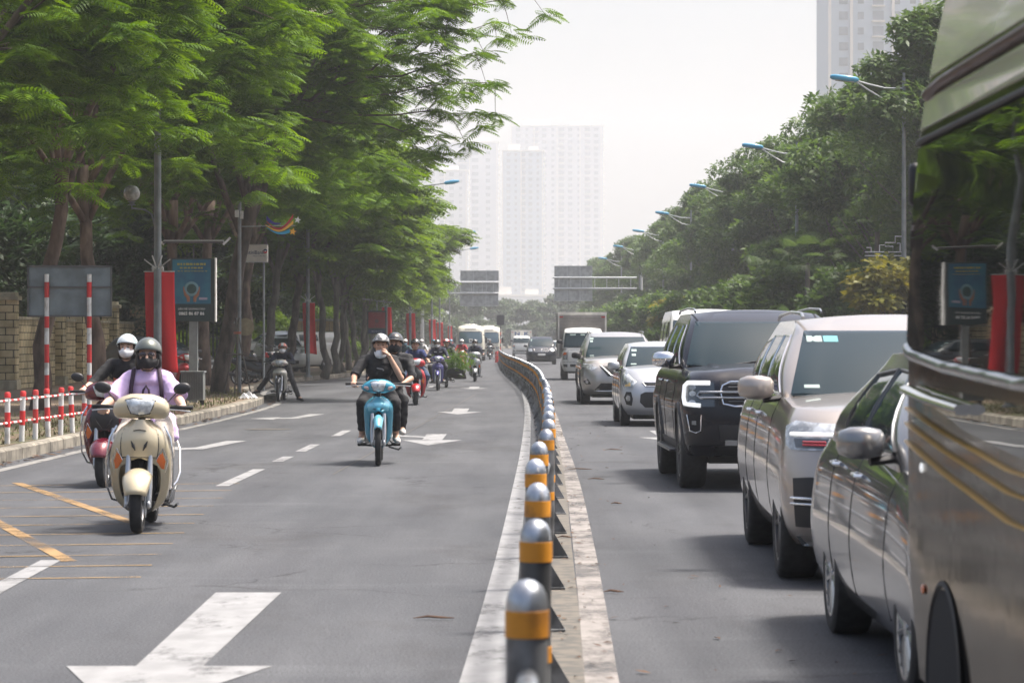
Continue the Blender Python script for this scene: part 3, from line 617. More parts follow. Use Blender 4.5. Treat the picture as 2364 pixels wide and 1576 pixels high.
def person(label, loc, rz, J, top, bottom, helmet, mask=None, near=False, sleeve=.45, leg=1.0, shoes='shoe_dark', rightw=None, leftw=None, hands='grip', tilt=(0, 0, 0), skin='skin', sunglasses=False, topfn=None, hcol2=None, group=None, lean=0, longhair=False, fold=.010, visor=True, over=None, folds_s=7, skirt=False):
    vox = .0065 if near else .011
    p = thing('person', label, 'person', loc, rz, group); p.rotation_euler[1] = R(lean)
    sk = MATS[skin]; m = MB(); JJ = {}
    pel, ch, nk, hd = (V(J[k]) for k in ('pelvis', 'chest', 'neck', 'head'))
    SH = {}; EL = {}; WR = {}; HP = {}; KN = {}; AN = {}; TO = {}
    for s in (-1, 1):
        def g(k):
            kk = k + ('R' if s < 0 else 'L'); v = J.get(kk, None)
            return V(v) if v is not None else V((s * J[k][0], J[k][1], J[k][2]))
        SH[s] = V((nk.x + s * J['sh'], J['shy'], J['shz'])); EL[s] = g('el'); WR[s] = g('wr'); HP[s] = g('hip'); KN[s] = g('kn'); AN[s] = g('an'); TO[s] = g('toe')
    def torso(m, e=0.):
        m.ell(pel, (.155 + e, .115 + e, .11 + e)); mid = pel.lerp(ch, .5); m.ell(mid, (.125 + e, .095 + e, .12 + e)); m.ell(ch, (.150 + e, .105 + e, .13 + e))
        up = ch.lerp(nk, .55); m.ell(up, (.135 + e, .085 + e, .075 + e))
        for s in (-1, 1): m.tube([nk + V((0, .02, -.035)), SH[s] + V((0, 0, -.005))], [.062 + e, .052 + e], 12, round_=True)
    torso(m)
    m.tube([nk + V((0, .01, -.05)), nk.lerp(hd, .35), hd + V((0, .015, -.04))], [.052, .049, .05], 14, round_=True)
    h = hd
    m.ell(h + V((0, .018, .03)), (.076, .095, .086), 20, 14); m.ell(h + V((0, -.018, -.035)), (.062, .07, .07), 20, 14); m.ell(h + V((0, -.052, -.082)), (.03, .028, .022))
    m.ell(h + V((0, -.058, .02)), (.058, .028, .03)); m.tube([h + V((0, -.082, .012)), h + V((0, -.104, -.018))], [.009, .0145], 8, round_=True); m.ell(h + V((0, -.092, -.022)), (.018, .012, .009))
    m.ell(h + V((0, -.082, -.052)), (.026, .010, .008)); m.ell(h + V((0, -.080, -.063)), (.022, .010, .008))
    for s in (-1, 1): m.ell(h + V((s * .077, .01, -.008)), (.012, .02, .03)); m.ell(h + V((s * .04, -.06, -.025)), (.02, .02, .018))
    for s in (-1, 1):
        m.tube([SH[s], SH[s].lerp(EL[s], .5), EL[s]], [.050, .044, .037], 12, round_=True); m.tube([EL[s], EL[s].lerp(WR[s], .35), WR[s]], [.038, .038, .025], 12, round_=True)
        m.tube([HP[s], HP[s].lerp(KN[s], .5), KN[s]], [.085, .075, .055], 12, round_=True); m.tube([KN[s], KN[s].lerp(AN[s], .35), AN[s]], [.054, .052, .036], 12, round_=True)
        m.tube([AN[s], AN[s].lerp(TO[s], .55), TO[s]], [.035, .036, .03], 10, round_=True)
        fx = hands if isinstance(hands, str) else hands[0 if s < 0 else 1]
        if fx == 'grip': hand(m, WR[s], (-s * .05, -1, -.12), (0, -.12, 1), (-s, 0, 0), 1.0)
        elif fx == 'mouth': hand(m, WR[s], V(hd) + V((.012, -.125, -.058)) - WR[s], (0, -1, .35), (-s * .2, 0, 1), .75)
        elif fx == 'rest': hand(m, WR[s], (-s * .6, -.8, -.1), (0, -.1, 1), (-s, -.3, 0), .45)
    body = remesh(m, 'body', sk, p, vox, 3)
    # eyes, brows
    m = MB()
    for s in (-1, 1): m.ell(h + V((s * .030, -.0835, .008)), (.0125, .005, .0055), 10, 6)
    m.build('eye', MATS['eye'], p, smooth=180)
    m = MB()
    for s in (-1, 1): m.tube([h + V((s * .014, -.088, .026)), h + V((s * .034, -.086, .032)), h + V((s * .05, -.074, .026))], [.003, .0042, .002], 6)
    m.build('eyebrow', MATS['hair'], p, smooth=180)
    if not mask or mask == 'chin':
        m = MB(); m.tube([h + V((-.02, -.090, -.058)), h + V((0, -.0935, -.057)), h + V((.02, -.090, -.058))], [.002, .0035, .002], 6); m.build('mouth', mat('lips', (.30, .11, .09), .5), p, smooth=180)
    # hair
    m = MB(); m.ell(h + V((0, .03, .03)), (.083, .094, .088), 18, 12)
    if longhair:
        for s in (-1, 1): m.tube([h + V((s * .07, .0, .02)), h + V((s * .082, .03, -.06)), h + V((s * .07, .07, -.16))], [.022, .026, .015], 8, round_=True)
        m.ell(h + V((0, .08, -.08)), (.075, .04, .1))
    m.build('hair', MATS['hair'], p, smooth=180)
    # shirt
    m = MB(); e = .017
    torso(m, e)
    for s in (-1, 1):
        if sleeve > 0:
            a = EL[s]; f = min(1, sleeve / .5)
            m.tube([SH[s], SH[s].lerp(a, f * .6), SH[s].lerp(a, f)], [.066, .063, .064 if sleeve < .6 else .054], 14, round_=False)
            if sleeve > .5: m.tube([a, a.lerp(WR[s], (sleeve - .5) * 2)], [.053, .036], 12, round_=True)
    m.tube([pel.lerp(ch, .3), pel + V((0, -.02, -.03)), pel + V((0, -.03, -.10 if not skirt else -.16))], [.15, .165, .165 if not skirt else .2], 16, flat=.8)
    if over: over(m, SH, EL, WR, pel, ch, nk)
    so = remesh(m, 'shirt', MATS[top] if isinstance(top, str) else top, p, vox * 1.15, 4, fold, folds_s)
    if topfn: topfn(p, SH, EL, WR, pel, ch, nk, h)
    # trousers
    m = MB(); m.ell(pel + V((0, 0, -.02)), (.168, .13, .10))
    for s in (-1, 1):
        m.tube([HP[s], HP[s].lerp(KN[s], .5), KN[s]], [.098, .09, .073], 14, round_=True)
        if leg > .5: m.tube([KN[s], KN[s].lerp(AN[s], (leg - .5) * 2 * .5), KN[s].lerp(AN[s], (leg - .5) * 2)], [.072, .066, .056], 14)
    remesh(m, 'trousers', MATS[bottom], p, vox * 1.2, 4, fold * .8, folds_s)
    for s in (-1, 1):
        a, b = AN[s], TO[s]; d = (b - a); d.z = 0; d.normalize(); sm = MB()
        sm.tube([a + V((0, 0, .0)), a + V((0, 0, -.035))], [.041, .043], 12, round_=True); sm.tube([a - d * .04 + V((0, 0, -.04)), a + d * .06 + V((0, 0, -.042)), b + V((0, 0, -.004)), b + d * .02 + V((0, 0, -.01))], [.037, .042, .040, .030], 12, round_=True)
        remesh(sm, 'shoe', mat(shoes, (.02, .02, .022), .6), p, .009, 2)
    # helmet
    hc = h + V((0, .018, .028)); rx, ry, rz_ = .108, .128, .118
    def hel(u, v, g=0.):
        az = 2 * math.pi * u; fr = -math.sin(az)      # 1 at the front (-Y)
        phm = R(lerp(112, 78, (fr + 1) / 2 if fr > 0 else .5 + fr * .45)); ph = phm * v
        return (hc.x + (rx + g) * math.sin(ph) * math.cos(az), hc.y + (ry + g) * math.sin(ph) * math.sin(az), hc.z + (rz_ + g) * math.cos(ph))
    m = MB(); m.grid(lambda u, v: hel(u, max(v, .02)), 32, 12); ho = m.build('helmet', MATS[helmet], p, smooth=70, merge=.0005, solid=.008)
    m = MB(); m.grid(lambda u, v: hel(u, .965 + .05 * v, .004), 32, 2); m.build('rim', MATS['black_plastic'], ho, smooth=180, merge=.0005)
    if hcol2:
        m = MB(); m.grid(lambda u, v: hel(.75 + (u - .5) * (.10 + .25 * (1 - v) ** 2), .1 + .8 * v, .0045), 8, 10); m.build('stripe', MATS[hcol2], ho, smooth=180)
    if visor:
        m = MB(); m.grid(lambda u, v: (lambda q, a: (q[0] * 1 + math.cos(a) * v * .012, q[1] + math.sin(a) * v * .045, q[2] + .012 - v * .012))(hel(.75 + (u - .5) * .34, .97, .006), 2 * math.pi * (.75 + (u - .5) * .34)), 12, 3); m.build('visor', MATS['black_plastic'], ho, smooth=180, solid=.004)
    m = MB(); m.tube([h + V((-.088, .01, -.01)), h + V((-.078, -.015, -.075)), h + V((-.03, -.045, -.118)), h + V((.03, -.045, -.118)), h + V((.078, -.015, -.075)), h + V((.088, .01, -.01))], .006, 6); m.build('strap', MATS['black_plastic'], ho, smooth=180)
    if mask:
        dz = 0 if mask != 'chin' else -.055
        def mk(u, v):
            a = R(lerp(-165, -15, u)); z = lerp(-.104, .014, v); k = 1 - .42 * abs((v - .42) / .58) ** 2.2; zz = z - (.02 * (abs(u - .5) * 2) ** 2 if v > .5 else -.03 * (abs(u - .5) * 2) ** 2)
            b = .020 * math.exp(-((u - .5) / .13) ** 2) * math.sin(math.pi * min(1, v * .8 + .1))
            return (h.x + .082 * math.cos(a) * k, h.y - .012 + (.095 * math.sin(a)) * k - b, h.z + zz + dz)
        m = MB(); m.grid(mk, 20, 8); mm = MATS[{'black': 'black_cloth', 'white': 'mask_white', 'chin': 'mask_white', 'blue': 'mask_blue'}[mask]]
        m.build('face_mask', mm, p, smooth=180, solid=.003)
    if sunglasses:
        m = MB()
        for s in (-1, 1): m.ell(h + V((s * .034, -.096, .010)), (.028, .007, .021), 16, 8); m.tube([h + V((s * .06, -.092, .014)), h + V((s * .084, .0, .012))], .003, 6)
        m.tube([h + V((-.01, -.1, .014)), h + V((.01, -.1, .014))], .003, 6); m.build('sunglasses', mat('sunglass', (.03, .015, .02), .08, coat=1), p, smooth=180)
    return p
mat('mask_white', (.74, .75, .76), .8, var=.05, scale=14); mat('mask_blue', (.35, .55, .70), .8)
mat('lavender', (.62, .47, .76), .85, var=.06, scale=8); mat('strap_plum', (.035, .015, .035), .7); mat('beige_trousers', (.50, .45, .40), .85, var=.12, scale=8)
mat('navy', (.012, .025, .10), .85, var=.25, scale=6); mat('navy_dark', (.012, .015, .035), .85, var=.3, scale=6); mat('jeans', (.03, .055, .11), .85, var=.25, scale=10)
mat('charcoal', (.05, .05, .055), .85, c2=(.02, .02, .022), scale=9); mat('red_shirt', (.30, .02, .03), .8, var=.2, scale=6); mat('white_shirt', (.55, .55, .55), .85, var=.1); mat('teal_dark', (.03, .07, .09), .85)
mat('helmet_green', (.055, .085, .075), .28, .5, c2=(.14, .15, .13), scale=3.5, coat=.8); mat('helmet_teal', (.16, .38, .40), .25, .2, c2=(.62, .68, .68), scale=5, coat=1, ramp=(.48, .53))
mat('helmet_grey', (.42, .42, .42), .25, .2, c2=(.10, .10, .10), scale=13, coat=1, ramp=(.45, .52)); mat('helmet_black', (.02, .02, .022), .16, coat=1); mat('helmet_white', (.70, .70, .70), .2, coat=1)
mat('helmet_red', (.5, .03, .03), .2, coat=1); mat('helmet_orange', (.62, .12, .05), .3, coat=.6); mat('helmet_blue', (.08, .28, .45), .3, coat=.6)
mat('shoe_white', (.62, .6, .57), .7, var=.1, scale=12); mat('shoe_dark', (.02, .02, .022), .6)
cream = paint('paint_cream', (.58, .50, .34)); maroon = paint('paint_maroon', (.13, .008, .022), .1, .35, .22); blue = paint('paint_blue', (.05, .33, .47), .08, .35, .25); blue2 = paint('paint_blue_light', (.17, .52, .66), .08, .3, .25)
redp = paint('paint_red', (.45, .015, .02)); purple = paint('paint_purple', (.07, .065, .25)); silver = paint('paint_silver', (.42, .43, .44), .05, .6, .3); ivory = paint('paint_ivory', (.55, .53, .45)); darkp = paint('paint_dark', (.03, .032, .036)); greyp = paint('paint_grey', (.25, .26, .27), .1, .5)

# 1 cream scooter with woman in lavender
x = px(318, 21.4) + .035
motorbike('scooter', 'cream scooter with chrome guard bars ridden by the woman in lavender', SCOOT, (cream, None, cream), (x, 21.5, 0), 3, lean=1)
def lav_over(m, SH, EL, WR, pel, ch, nk):
    m.tube([pel + V((0, -.1, .02)), pel + V((0, -.16, -.08))], [.15, .19], 16, flat=.6)
    for s in (-1, 1): m.tube([SH[s].lerp(EL[s], .35), SH[s].lerp(EL[s], .95)], [.07, .088], 14)
    m.tube([pel + V((.16, -.05, -.02)), pel + V((.21, -.12, -.14))], [.07, .05], 10, round_=True)
def lav_extra(p, SH, EL, WR, pel, ch, nk, h):
    for s in (-1, 1):
        m = MB(); m.tube([SH[s].lerp(nk, .35) + V((0, .04, .07)), SH[s].lerp(nk, .38) + V((s * .01, -.055, .055)), ch + V((s * .118, -.125, .035)), ch + V((s * .125, -.13, -.06)), ch + V((s * .145, -.09, -.14))], .017, 8, flat=.35); m.build('backpack_strap', MATS['strap_plum'], p, smooth=180)
    m = MB(); m.tube([ch + V((-.035, -.15, -.10)), ch + V((-.022, -.142, -.0)), ch + V((0, -.138, .035)), ch + V((.022, -.142, 0)), ch + V((.035, -.15, -.10))], .009, 8); m.build('neck_tie', MATS['strap_plum'], p, smooth=180)
    m = MB(); vs = [ch + V((0, -.126, .05)), nk + V((-.075, -.045, -.02)), nk + V((0, -.055, .0)), nk + V((.075, -.045, -.02))]; m.add(vs, [(0, 3, 2), (0, 2, 1)]); m.build('neckline', MATS['skin_light'], p, smooth=0)
person('woman in a lavender blouse with black mask, sunglasses and green helmet on the cream scooter', (x + .015, 21.5, -.01), 3,
       J0(el=(.262, .02, 1.035), elR=(-.275, .0, 1.03), wr=(.318, -.255, .985), neck=(0, .12, 1.255), shz=1.2, sh=.150, chest=(0, .17, 1.11), head=(.01, .09, 1.385)), 'lavender', 'beige_trousers', 'helmet_green', 'black', near=True, sleeve=.47, skin='skin_light', sunglasses=True, longhair=True, over=lav_over, topfn=lav_extra, skirt=True, visor=False, fold=.008)
# 2 maroon scooter
x2 = px(236, 27.4) + .06
FACE2 = [((.02, .60), (.09, .70), .012)]
motorbike('scooter', 'maroon scooter with silver trim and chrome guards, half behind the cream scooter', SCOOT, (maroon, MATS['black_plastic'], maroon), (x2, 28.0, 0), -4, face=FACE2, lean=-1)
def trimV(loc, rz):
    pass
def mar_extra(p, SH, EL, WR, pel, ch, nk, h):
    m = MB()
    m.prism([(-.11, -.03), (-.12, .03), (-.08, .015), (-.04, .035), (.0, .01), (.05, .03), (.09, .02), (.12, .035), (.11, -.02), (.04, -.035), (-.03, -.04)], -.002, .004, lambda a, b, h_: (ch.x + a, ch.y - .128 + abs(a) * .22 - h_, ch.z - .06 + b)); m.build('print', mat('print_orange', (.55, .14, .06), .8), p, smooth=0)
person('woman in a black tee with orange print, white mask and teal white helmet', (x2 + .03, 28.0, 0), -4, J0(pelvis=(.03, .24, .88), head=(.06, .08, 1.42), neck=(.045, .12, 1.28), chest=(.04, .17, 1.14), shz=1.245), 'black_cloth', 'black_cloth', 'helmet_teal', 'white', near=True, sleeve=.8, skin='skin_light', longhair=True, topfn=mar_extra, visor=False)
# 3 blue underbone with two men
x3 = px(874, 32.6)
F3 = [((.020, .665), (.068, .675), .011), ((.048, .725), (.062, .735), .007)]
motorbike('underbone_motorbike', 'bright blue underbone motorbike carrying two people in the middle lane', UNDER, (blue, blue2, blue), (x3, 32.7, 0), 2, mirrors=False, face=F3, mud=blue2)
def blu_extra(p, SH, EL, WR, pel, ch, nk, h):
    m = MB()
    for k in range(5): m.box((ch.x - .02 + k * .016, ch.y - .128 - .002, ch.z + .02 - k * .003), (.012, .004, .014))
    m.tube([(ch.x + .05, ch.y - .13, ch.z + .005), (ch.x + .06, ch.y - .13, ch.z - .01), (ch.x + .045, ch.y - .13, ch.z - .012)], .003, 6)
    m.build('print', mat('print_grey', (.4, .4, .4), .8), p, smooth=0)
person('man in a black tee with grey helmet holding his lowered white mask to his mouth', (x3 + .0, 32.7, 0), 2,
       J0(pelvis=(0, .14, .87), chest=(.0, .09, 1.14), neck=(0, .06, 1.30), shy=.08, shz=1.262, sh=.175, head=(.02, .04, 1.435), elR=(-.30, -.10, 1.055), wrR=(-.30, -.285, .99), elL=(.27, -.12, 1.04), wrL=(.115, -.155, 1.325), kn=(.20, -.30, .74), an=(.205, -.06, .34), toe=(.23, -.2, .285)), 'black_cloth', 'black_cloth', 'helmet_grey', 'chin', near=True, sleeve=.46, leg=.9, shoes='shoe_white', hands=('grip', 'mouth'), topfn=blu_extra, fold=.009)
person('passenger in a loose charcoal shirt and black helmet behind the man on the blue motorbike', (x3 + .05, 32.75, .02), -4,
       J0(pelvis=(.02, .56, .90), chest=(.06, .50, 1.15), neck=(.07, .46, 1.30), shy=.48, shz=1.25, sh=.18, head=(.09, .43, 1.43), elR=(-.22, .38, 1.02), wrR=(-.14, .2, .93), elL=(.32, .36, 1.02), wrL=(.2, .16, .93), kn=(.22, .16, .74), an=(.20, .24, .40), toe=(.23, .10, .36)), 'charcoal', 'black_cloth', 'helmet_black', 'black', sleeve=.6, shoes='shoe_white', hands='rest', fold=.016)
# 4 red scooter
x4 = px(957, 62)
motorbike('scooter', 'red scooter with dark nose panel ridden by the man in a navy shirt', SCOOT, (redp, MATS['black_plastic'], redp), (x4, 62.6, 0), 3, guard=False)
person('man in a navy and blue shirt with black helmet on the red scooter', (x4, 62.6, 0), 3, J0(head=(0, .09, 1.39), kn=(.27, -.16, .66), shz=1.22, neck=(0, .13, 1.255)), 'navy', 'jeans', 'helmet_black', None, sleeve=.48, fold=.012, shoes='shoe_dark')
# 5 purple underbone
x5 = px(1010, 79.8)
motorbike('underbone_motorbike', 'purple blue underbone motorbike beside the load of green plants', UNDER, (purple, purple, silver), (x5, 80.4, 0), 0, mirrors=False)
person('man in a dark jacket with pale chest stripes and grey mask on the purple motorbike', (x5, 80.4, 0), 0, J0(head=(-.03, .09, 1.38), shz=1.22, sh=.18, kn=(.24, -.2, .7), neck=(0, .13, 1.255)), 'navy_dark', 'charcoal', 'helmet_black', 'white', sleeve=.98,
       topfn=lambda p, SH, EL, WR, pel, ch, nk, h: MB().box((ch.x - .08, ch.y - .133, ch.z + .02), (.09, .006, .018)).box((ch.x + .08, ch.y - .133, ch.z + .02), (.09, .006, .018)).build('chest_stripe', MATS['mask_white'], p, smooth=0) and None)
# rider behind with plants
x6 = px(1028, 84)
motorbike('underbone_motorbike', 'dark motorbike behind the purple one, loaded with potted green plants', UNDER, (darkp, darkp, darkp), (x6, 85.5, 0), 0, mirrors=False)
person('rider in dark clothes with red and white helmet in front of the plant load', (x6, 85.5, 0), 0, J0(), 'charcoal', 'charcoal', 'helmet_red', None, sleeve=.98, hcol2='helmet_white')
# 7 silver scooter
x7 = px(1096, 97)
motorbike('scooter', 'silver and black scooter riding alone near the barrier', SCOOT, (silver, silver, darkp), (x7, 97.6, 0), 0, guard=False, mud=greyp)
person('rider in a dark navy shirt with dark helmet and white mask on the silver scooter', (x7, 97.6, 0), 0, J0(head=(0, .09, 1.39), neck=(0, .13, 1.26), shz=1.225), 'navy_dark', 'charcoal', 'helmet_black', 'white', sleeve=.9)
# 8 red far
x8 = px(1066, 126)
motorbike('underbone_motorbike', 'small red motorbike far away in front of the cream bus', UNDER, (redp, redp, redp), (x8, 126, 0), 3, mirrors=False)
person('rider in a red shirt with white helmet in front of the cream bus', (x8, 126, 0), 3, J0(), 'red_shirt', 'charcoal', 'helmet_white', 'white', sleeve=.95)
# 9 stopped man on cub
x9 = px(647, 65.8)
motorbike('underbone_motorbike', 'old ivory step-through motorbike stopped against the kerb', UNDER, (ivory, ivory, ivory), (x9, 66.2, 0), -2, mirrors=False, mud=darkp, group=None)
person('man in a dark navy jumper and red white helmet standing astride the stopped ivory motorbike', (x9 + .02, 66.2, 0), 0, J0(pelvis=(0, .2, .84), chest=(0, .12, 1.06), neck=(0, .06, 1.18), shy=.08, shz=1.15, head=(0, -.0, 1.29), el=(.28, -.08, .96), wrR=(-.09, -.27, 1.0), wrL=(.1, -.27, 1.0), knR=(-.33, -.12, .60), anR=(-.60, .02, .27), toeR=(-.70, -.08, .20), knL=(.26, -.16, .5), anL=(.40, -.04, .10), toeL=(.50, -.14, .04)), 'navy_dark', 'charcoal', 'helmet_orange', 'white', sleeve=.98, hands='rest', hcol2='helmet_white')
# 10+ far riders
FARR = [(935, 104, 'teal_dark', 'helmet_white', 'blue', 'rider in a dark teal jacket with blue mask behind the red scooter'), (973, 128, 'white_shirt', 'helmet_white', 'white', 'rider in a white shirt far off beside the red banners'),
        (872, 76, 'charcoal', 'helmet_black', None, 'rider in dark clothes half hidden behind the blue motorbike'), (1131, 205, 'charcoal', 'helmet_black', None, 'tiny dark rider to the right of the second cream bus'),
        (1001, 150, 'white_shirt', 'helmet_blue', None, 'small rider in pale clothes near the far red banners'), (1041, 160, 'navy_dark', 'helmet_blue', 'white', 'small dark rider left of the cream bus')]
for (xx, d, tp, hl, mk_, lb) in FARR:
    X = px(xx, d)
    motorbike('motorbike', 'motorbike under the ' + lb, SCOOT if d % 2 else UNDER, (darkp, darkp, darkp), (X, d, 0), 0, mirrors=False, guard=False)
    person(lb, (X, d, 0), 0, J0(), tp, 'charcoal', hl, mk_, sleeve=.95)
# parked motorbikes on the pavement
PK = [(594, 80, 68, 'parked dark motorbike with a silver rack leaning beside the tree stakes'), (609, 82, 60, 'parked black motorbike in the middle of the pavement row'), (622, 84.5, 52, 'parked dark motorbike nearest to the stopped rider')]
for xx, d, rz, lb in PK:
    motorbike('parked_motorbike', lb, UNDER, (darkp, greyp, darkp), (px(xx, d), d, .155), rz, lean=8, group='motorbikes parked on the pavement')
o = motorbike('parked_motorbike', 'red motorbike parked on the pavement behind the utility cabinet', UNDER, (redp, redp, redp), (px(408, 63), 63, .155), 25, lean=6)
for xx, d, hl, lb in ((583, 78.5, 'helmet_black', 'black helmet hanging on the parked motorbike by the stakes'), (617, 82.8, 'helmet_red', 'red helmet resting on the parked motorbike row')):
    m = MB(); m.lathe([(.001, .13), (.05, .12), (.09, .085), (.115, .02), (.118, -.04), (.10, -.06)], n=20); o = m.build('helmet', MATS[hl]); o.location = (px(xx, d), d, 1.02); tag(o, lb, 'helmet')
# ================================================================ CARS (local: front towards -Y at y=0, rear at y=L)
def carpaint(name, c, metal=.5, rough=.3): return mat(name, c, rough, metal, var=.04, scale=2, coat=1.0)
mat('car_glass', (.018, .033, .042), .04, 0, spec=.24); mat('car_lens', (.42, .44, .45), .05, .5, coat=1, var=.4, scale=14, bump=.3, bscale=30); mat('drl', (.80, .82, .84), .2, 0, coat=1); MATS['drl'].node_tree.nodes['Principled BSDF'].inputs['Emission Color'].default_value = (1, 1, 1, 1); MATS['drl'].node_tree.nodes['Principled BSDF'].inputs['Emission Strength'].default_value = .45
mat('trim_black', (.018, .018, .02), .55); mat('rim_silver', (.45, .46, .47), .25, .85); mat('rim_dark', (.10, .10, .105), .3, .8); mat('seam', (.01, .01, .01), .8)
mat('plate_white', (.7, .7, .68), .5); mat('plate_yellow', (.75, .48, .05), .5); mat('sticker', (.12, .34, .38), .5); mat('sticker_w', (.30, .38, .36), .5)
def densify(P, st=.05):
    o = [P[0]]
    for a, b in zip(P, P[1:]):
        k = max(1, int(math.hypot(a[0] - b[0], a[1] - b[1]) / st)); o += [(lerp(a[0], b[0], j / k), lerp(a[1], b[1], j / k)) for j in range(1, k + 1)]
    return o
class Shell:
    """closed outline that changes with height; s runs along the outline from the front centre"""
    def __init__(s, L, W, zb, ztop, wt, yft, yrt, rf=.45, rr=.35, bow=.12, n=200):
        s.L, s.W, s.zb, s.zt, s.wt, s.yf, s.yr, s.rf, s.rr, s.bow = L, W, zb, ztop, wt, yft, yrt, rf, rr, bow; s.cache = {}
    def outline(s, v):
        k = round(v, 3)
        if k in s.cache: return s.cache[k]
        w = s.W / 2 * stab(s.wt, v); yf = stab(s.yf, v); yr = s.L - stab(s.yr, v); rf, rr = min(s.rf, w * .9), min(s.rr, w * .9); P = []
        for i in range(14):
            x = (w - rf) * i / 13; P.append((x, yf + s.bow * (x / w) ** 2.2))
        yc = yf + s.bow * ((w - rf) / w) ** 2.2; sl = s.bow * .8
        for i in range(1, 15):
            a = math.pi / 2 * i / 14; P.append((w - rf + rf * math.sin(a) ** .9, yc + sl * .0 + (rf * .95) * (1 - math.cos(a)) ** 1.0))
        y1 = yc + rf * .95; y2 = yr - rr * .8
        for i in range(1, 30): P.append((w, lerp(y1, y2, i / 29)))
        for i in range(1, 11):
            a = math.pi / 2 * i / 10; P.append((w - rr + rr * math.cos(a), y2 + rr * .8 * math.sin(a)))
        for i in range(1, 6): P.append(((w - rr) * (1 - i / 5), yr))
        P = np.array(P); d = np.concatenate([[0], np.cumsum(np.hypot(*np.diff(P, axis=0).T))]); s.cache[k] = (P, d); return s.cache[k]
    def xy(s, q, v):
        P, d = s.outline(v); a = abs(q); x = np.interp(a, d, P[:, 0]); y = np.interp(a, d, P[:, 1]); return (math.copysign(float(x), q), float(y))
    def ztop(s, y): return s.zt if not isinstance(s.zt, list) else stab(s.zt, y)
    def pt(s, q, z, off=0.):
        y = 1.0; x = 0
        for _ in range(4):
            v = min(1, max(0, (z - s.zb) / (s.ztop(y) - s.zb))); x, y = s.xy(q, v)
        if off:
            x1, y1 = s.xy(q + .01, v); x0, y0 = s.xy(q - .01, v); t = V((x1 - x0, y1 - y0)); t.normalize(); n = V((t.y, -t.x))
            x += n.x * off; y += n.y * off
        return V((x, y, z))
    def side(s, y, z, sg, off=0.):
        v = min(1, max(0, (z - s.zb) / (s.ztop(y) - s.zb))); P, d = s.outline(v); k = int(np.argmax(P[:, 0] > P[:, 0].max() - 1e-4)); seg = P[:48]
        i = int(np.argmax(seg[:, 1] > y)) if (seg[:, 1] > y).any() else 47
        a = seg[max(0, i - 1)]; b = seg[i]; t = (y - a[1]) / (b[1] - a[1]) if b[1] > a[1] else 0; t = min(1, max(0, t))
        return V((sg * (a[0] + (b[0] - a[0]) * t + off), y, z))
    def mesh(s, nv=16, crown=.05, bottom=True):
        m = MB(); P0, _ = s.outline(.5); N = len(P0); rows = []
        for j in range(nv + 1):
            v = j / nv; P, d = s.outline(v); row = []
            for i in range(N): x, y = P[i]; row.append((x, y, s.zb + v * (s.ztop(y) - s.zb)))
            full = row + [(-x, y, z) for x, y, z in row[-2:0:-1]]; rows.append(full)
        n = len(rows[0]); vs = [p for r in rows for p in r]
        fs = [(j*n + i, j*n + (i+1) % n, (j+1)*n + (i+1) % n, (j+1)*n + i) for j in range(nv) for i in range(n)]
        K = 8; ys = [p[1] for p in rows[-1]]; y0, y1 = min(ys) + .10, max(ys) - .10
        def cap(base, top, K):
            src = rows[-1] if top else rows[0]; last = base
            for k in range(1, K + 1):
                t = k / K; st = len(vs)
                for (x, y, z) in src:
                    yc = min(max(y, y0 + .15), y1 - .15); yy = lerp(y, yc, t); X = x * (1 - t)
                    zz = (s.ztop(yy) if isinstance(s.zt, list) else z) + crown * (1 - (1 - t) ** 2.2) if top else z
                    vs.append((X, yy, zz))
                for i in range(n):
                    a, b, c, d_ = last + i, last + (i + 1) % n, st + (i + 1) % n, st + i; fs.append((a, b, c, d_) if top else (d_, c, b, a))
                last = st
        cap(nv * n, True, K)
        if bottom: cap(0, False, 1)
        m.add(vs, fs); return m
    def fpatch(s, poly, off=.004, K=4, th=0, dome=0.):
        """filled polygon in (s,z) laid over the surface"""
        n = len(poly); P = []
        for i in range(n):                          # densify the edge
            a, b = poly[i], poly[(i + 1) % n]; k = max(1, int(max(abs(a[0]-b[0]), abs(a[1]-b[1])) / .05))
            P += [(lerp(a[0], b[0], j / k), lerp(a[1], b[1], j / k)) for j in range(k)]
        n = len(P); cx = sum(p[0] for p in P) / n; cz = sum(p[1] for p in P) / n; m = MB(); vs = [s.pt(p[0], p[1], -.006) for p in P] + [s.pt(p[0], p[1], off) for p in P]; fs = [(i, (i+1) % n, n + (i+1) % n, n + i) for i in range(n)]
        last = n
        for k in range(1, K + 1):
            t = k / K; st = len(vs); vs += [s.pt(lerp(p[0], cx, t), lerp(p[1], cz, t), off + dome * (1 - (1 - t) ** 2)) for p in P]
            fs += [(last + i, last + (i+1) % n, st + (i+1) % n, st + i) for i in range(n)]; last = st
        m.add(vs, fs); return m
    def spatch(s, poly, sg, off=.004, K=1, ins=-.006):
        n = len(poly); P = []
        for i in range(n):
            a, b = poly[i], poly[(i + 1) % n]; k = max(1, int(max(abs(a[0]-b[0]), abs(a[1]-b[1])) / .12)); P += [(lerp(a[0], b[0], j / k), lerp(a[1], b[1], j / k)) for j in range(k)]
        n = len(P); cx = sum(p[0] for p in P) / n; cz = sum(p[1] for p in P) / n; vs = [s.side(p[0], p[1], sg, ins) for p in P] + [s.side(p[0], p[1], sg, off) for p in P]; fs = [(i, (i+1) % n, n + (i+1) % n, n + i) for i in range(n)]; last = n
        for k in range(1, 4):
            t = k / 3; st = len(vs); vs += [s.side(lerp(p[0], cx, t), lerp(p[1], cz, t), sg, off) for p in P]; fs += [(last + i, last + (i+1) % n, st + (i+1) % n, st + i) for i in range(n)]; last = st
        m = MB(); m.add(vs, fs); return m
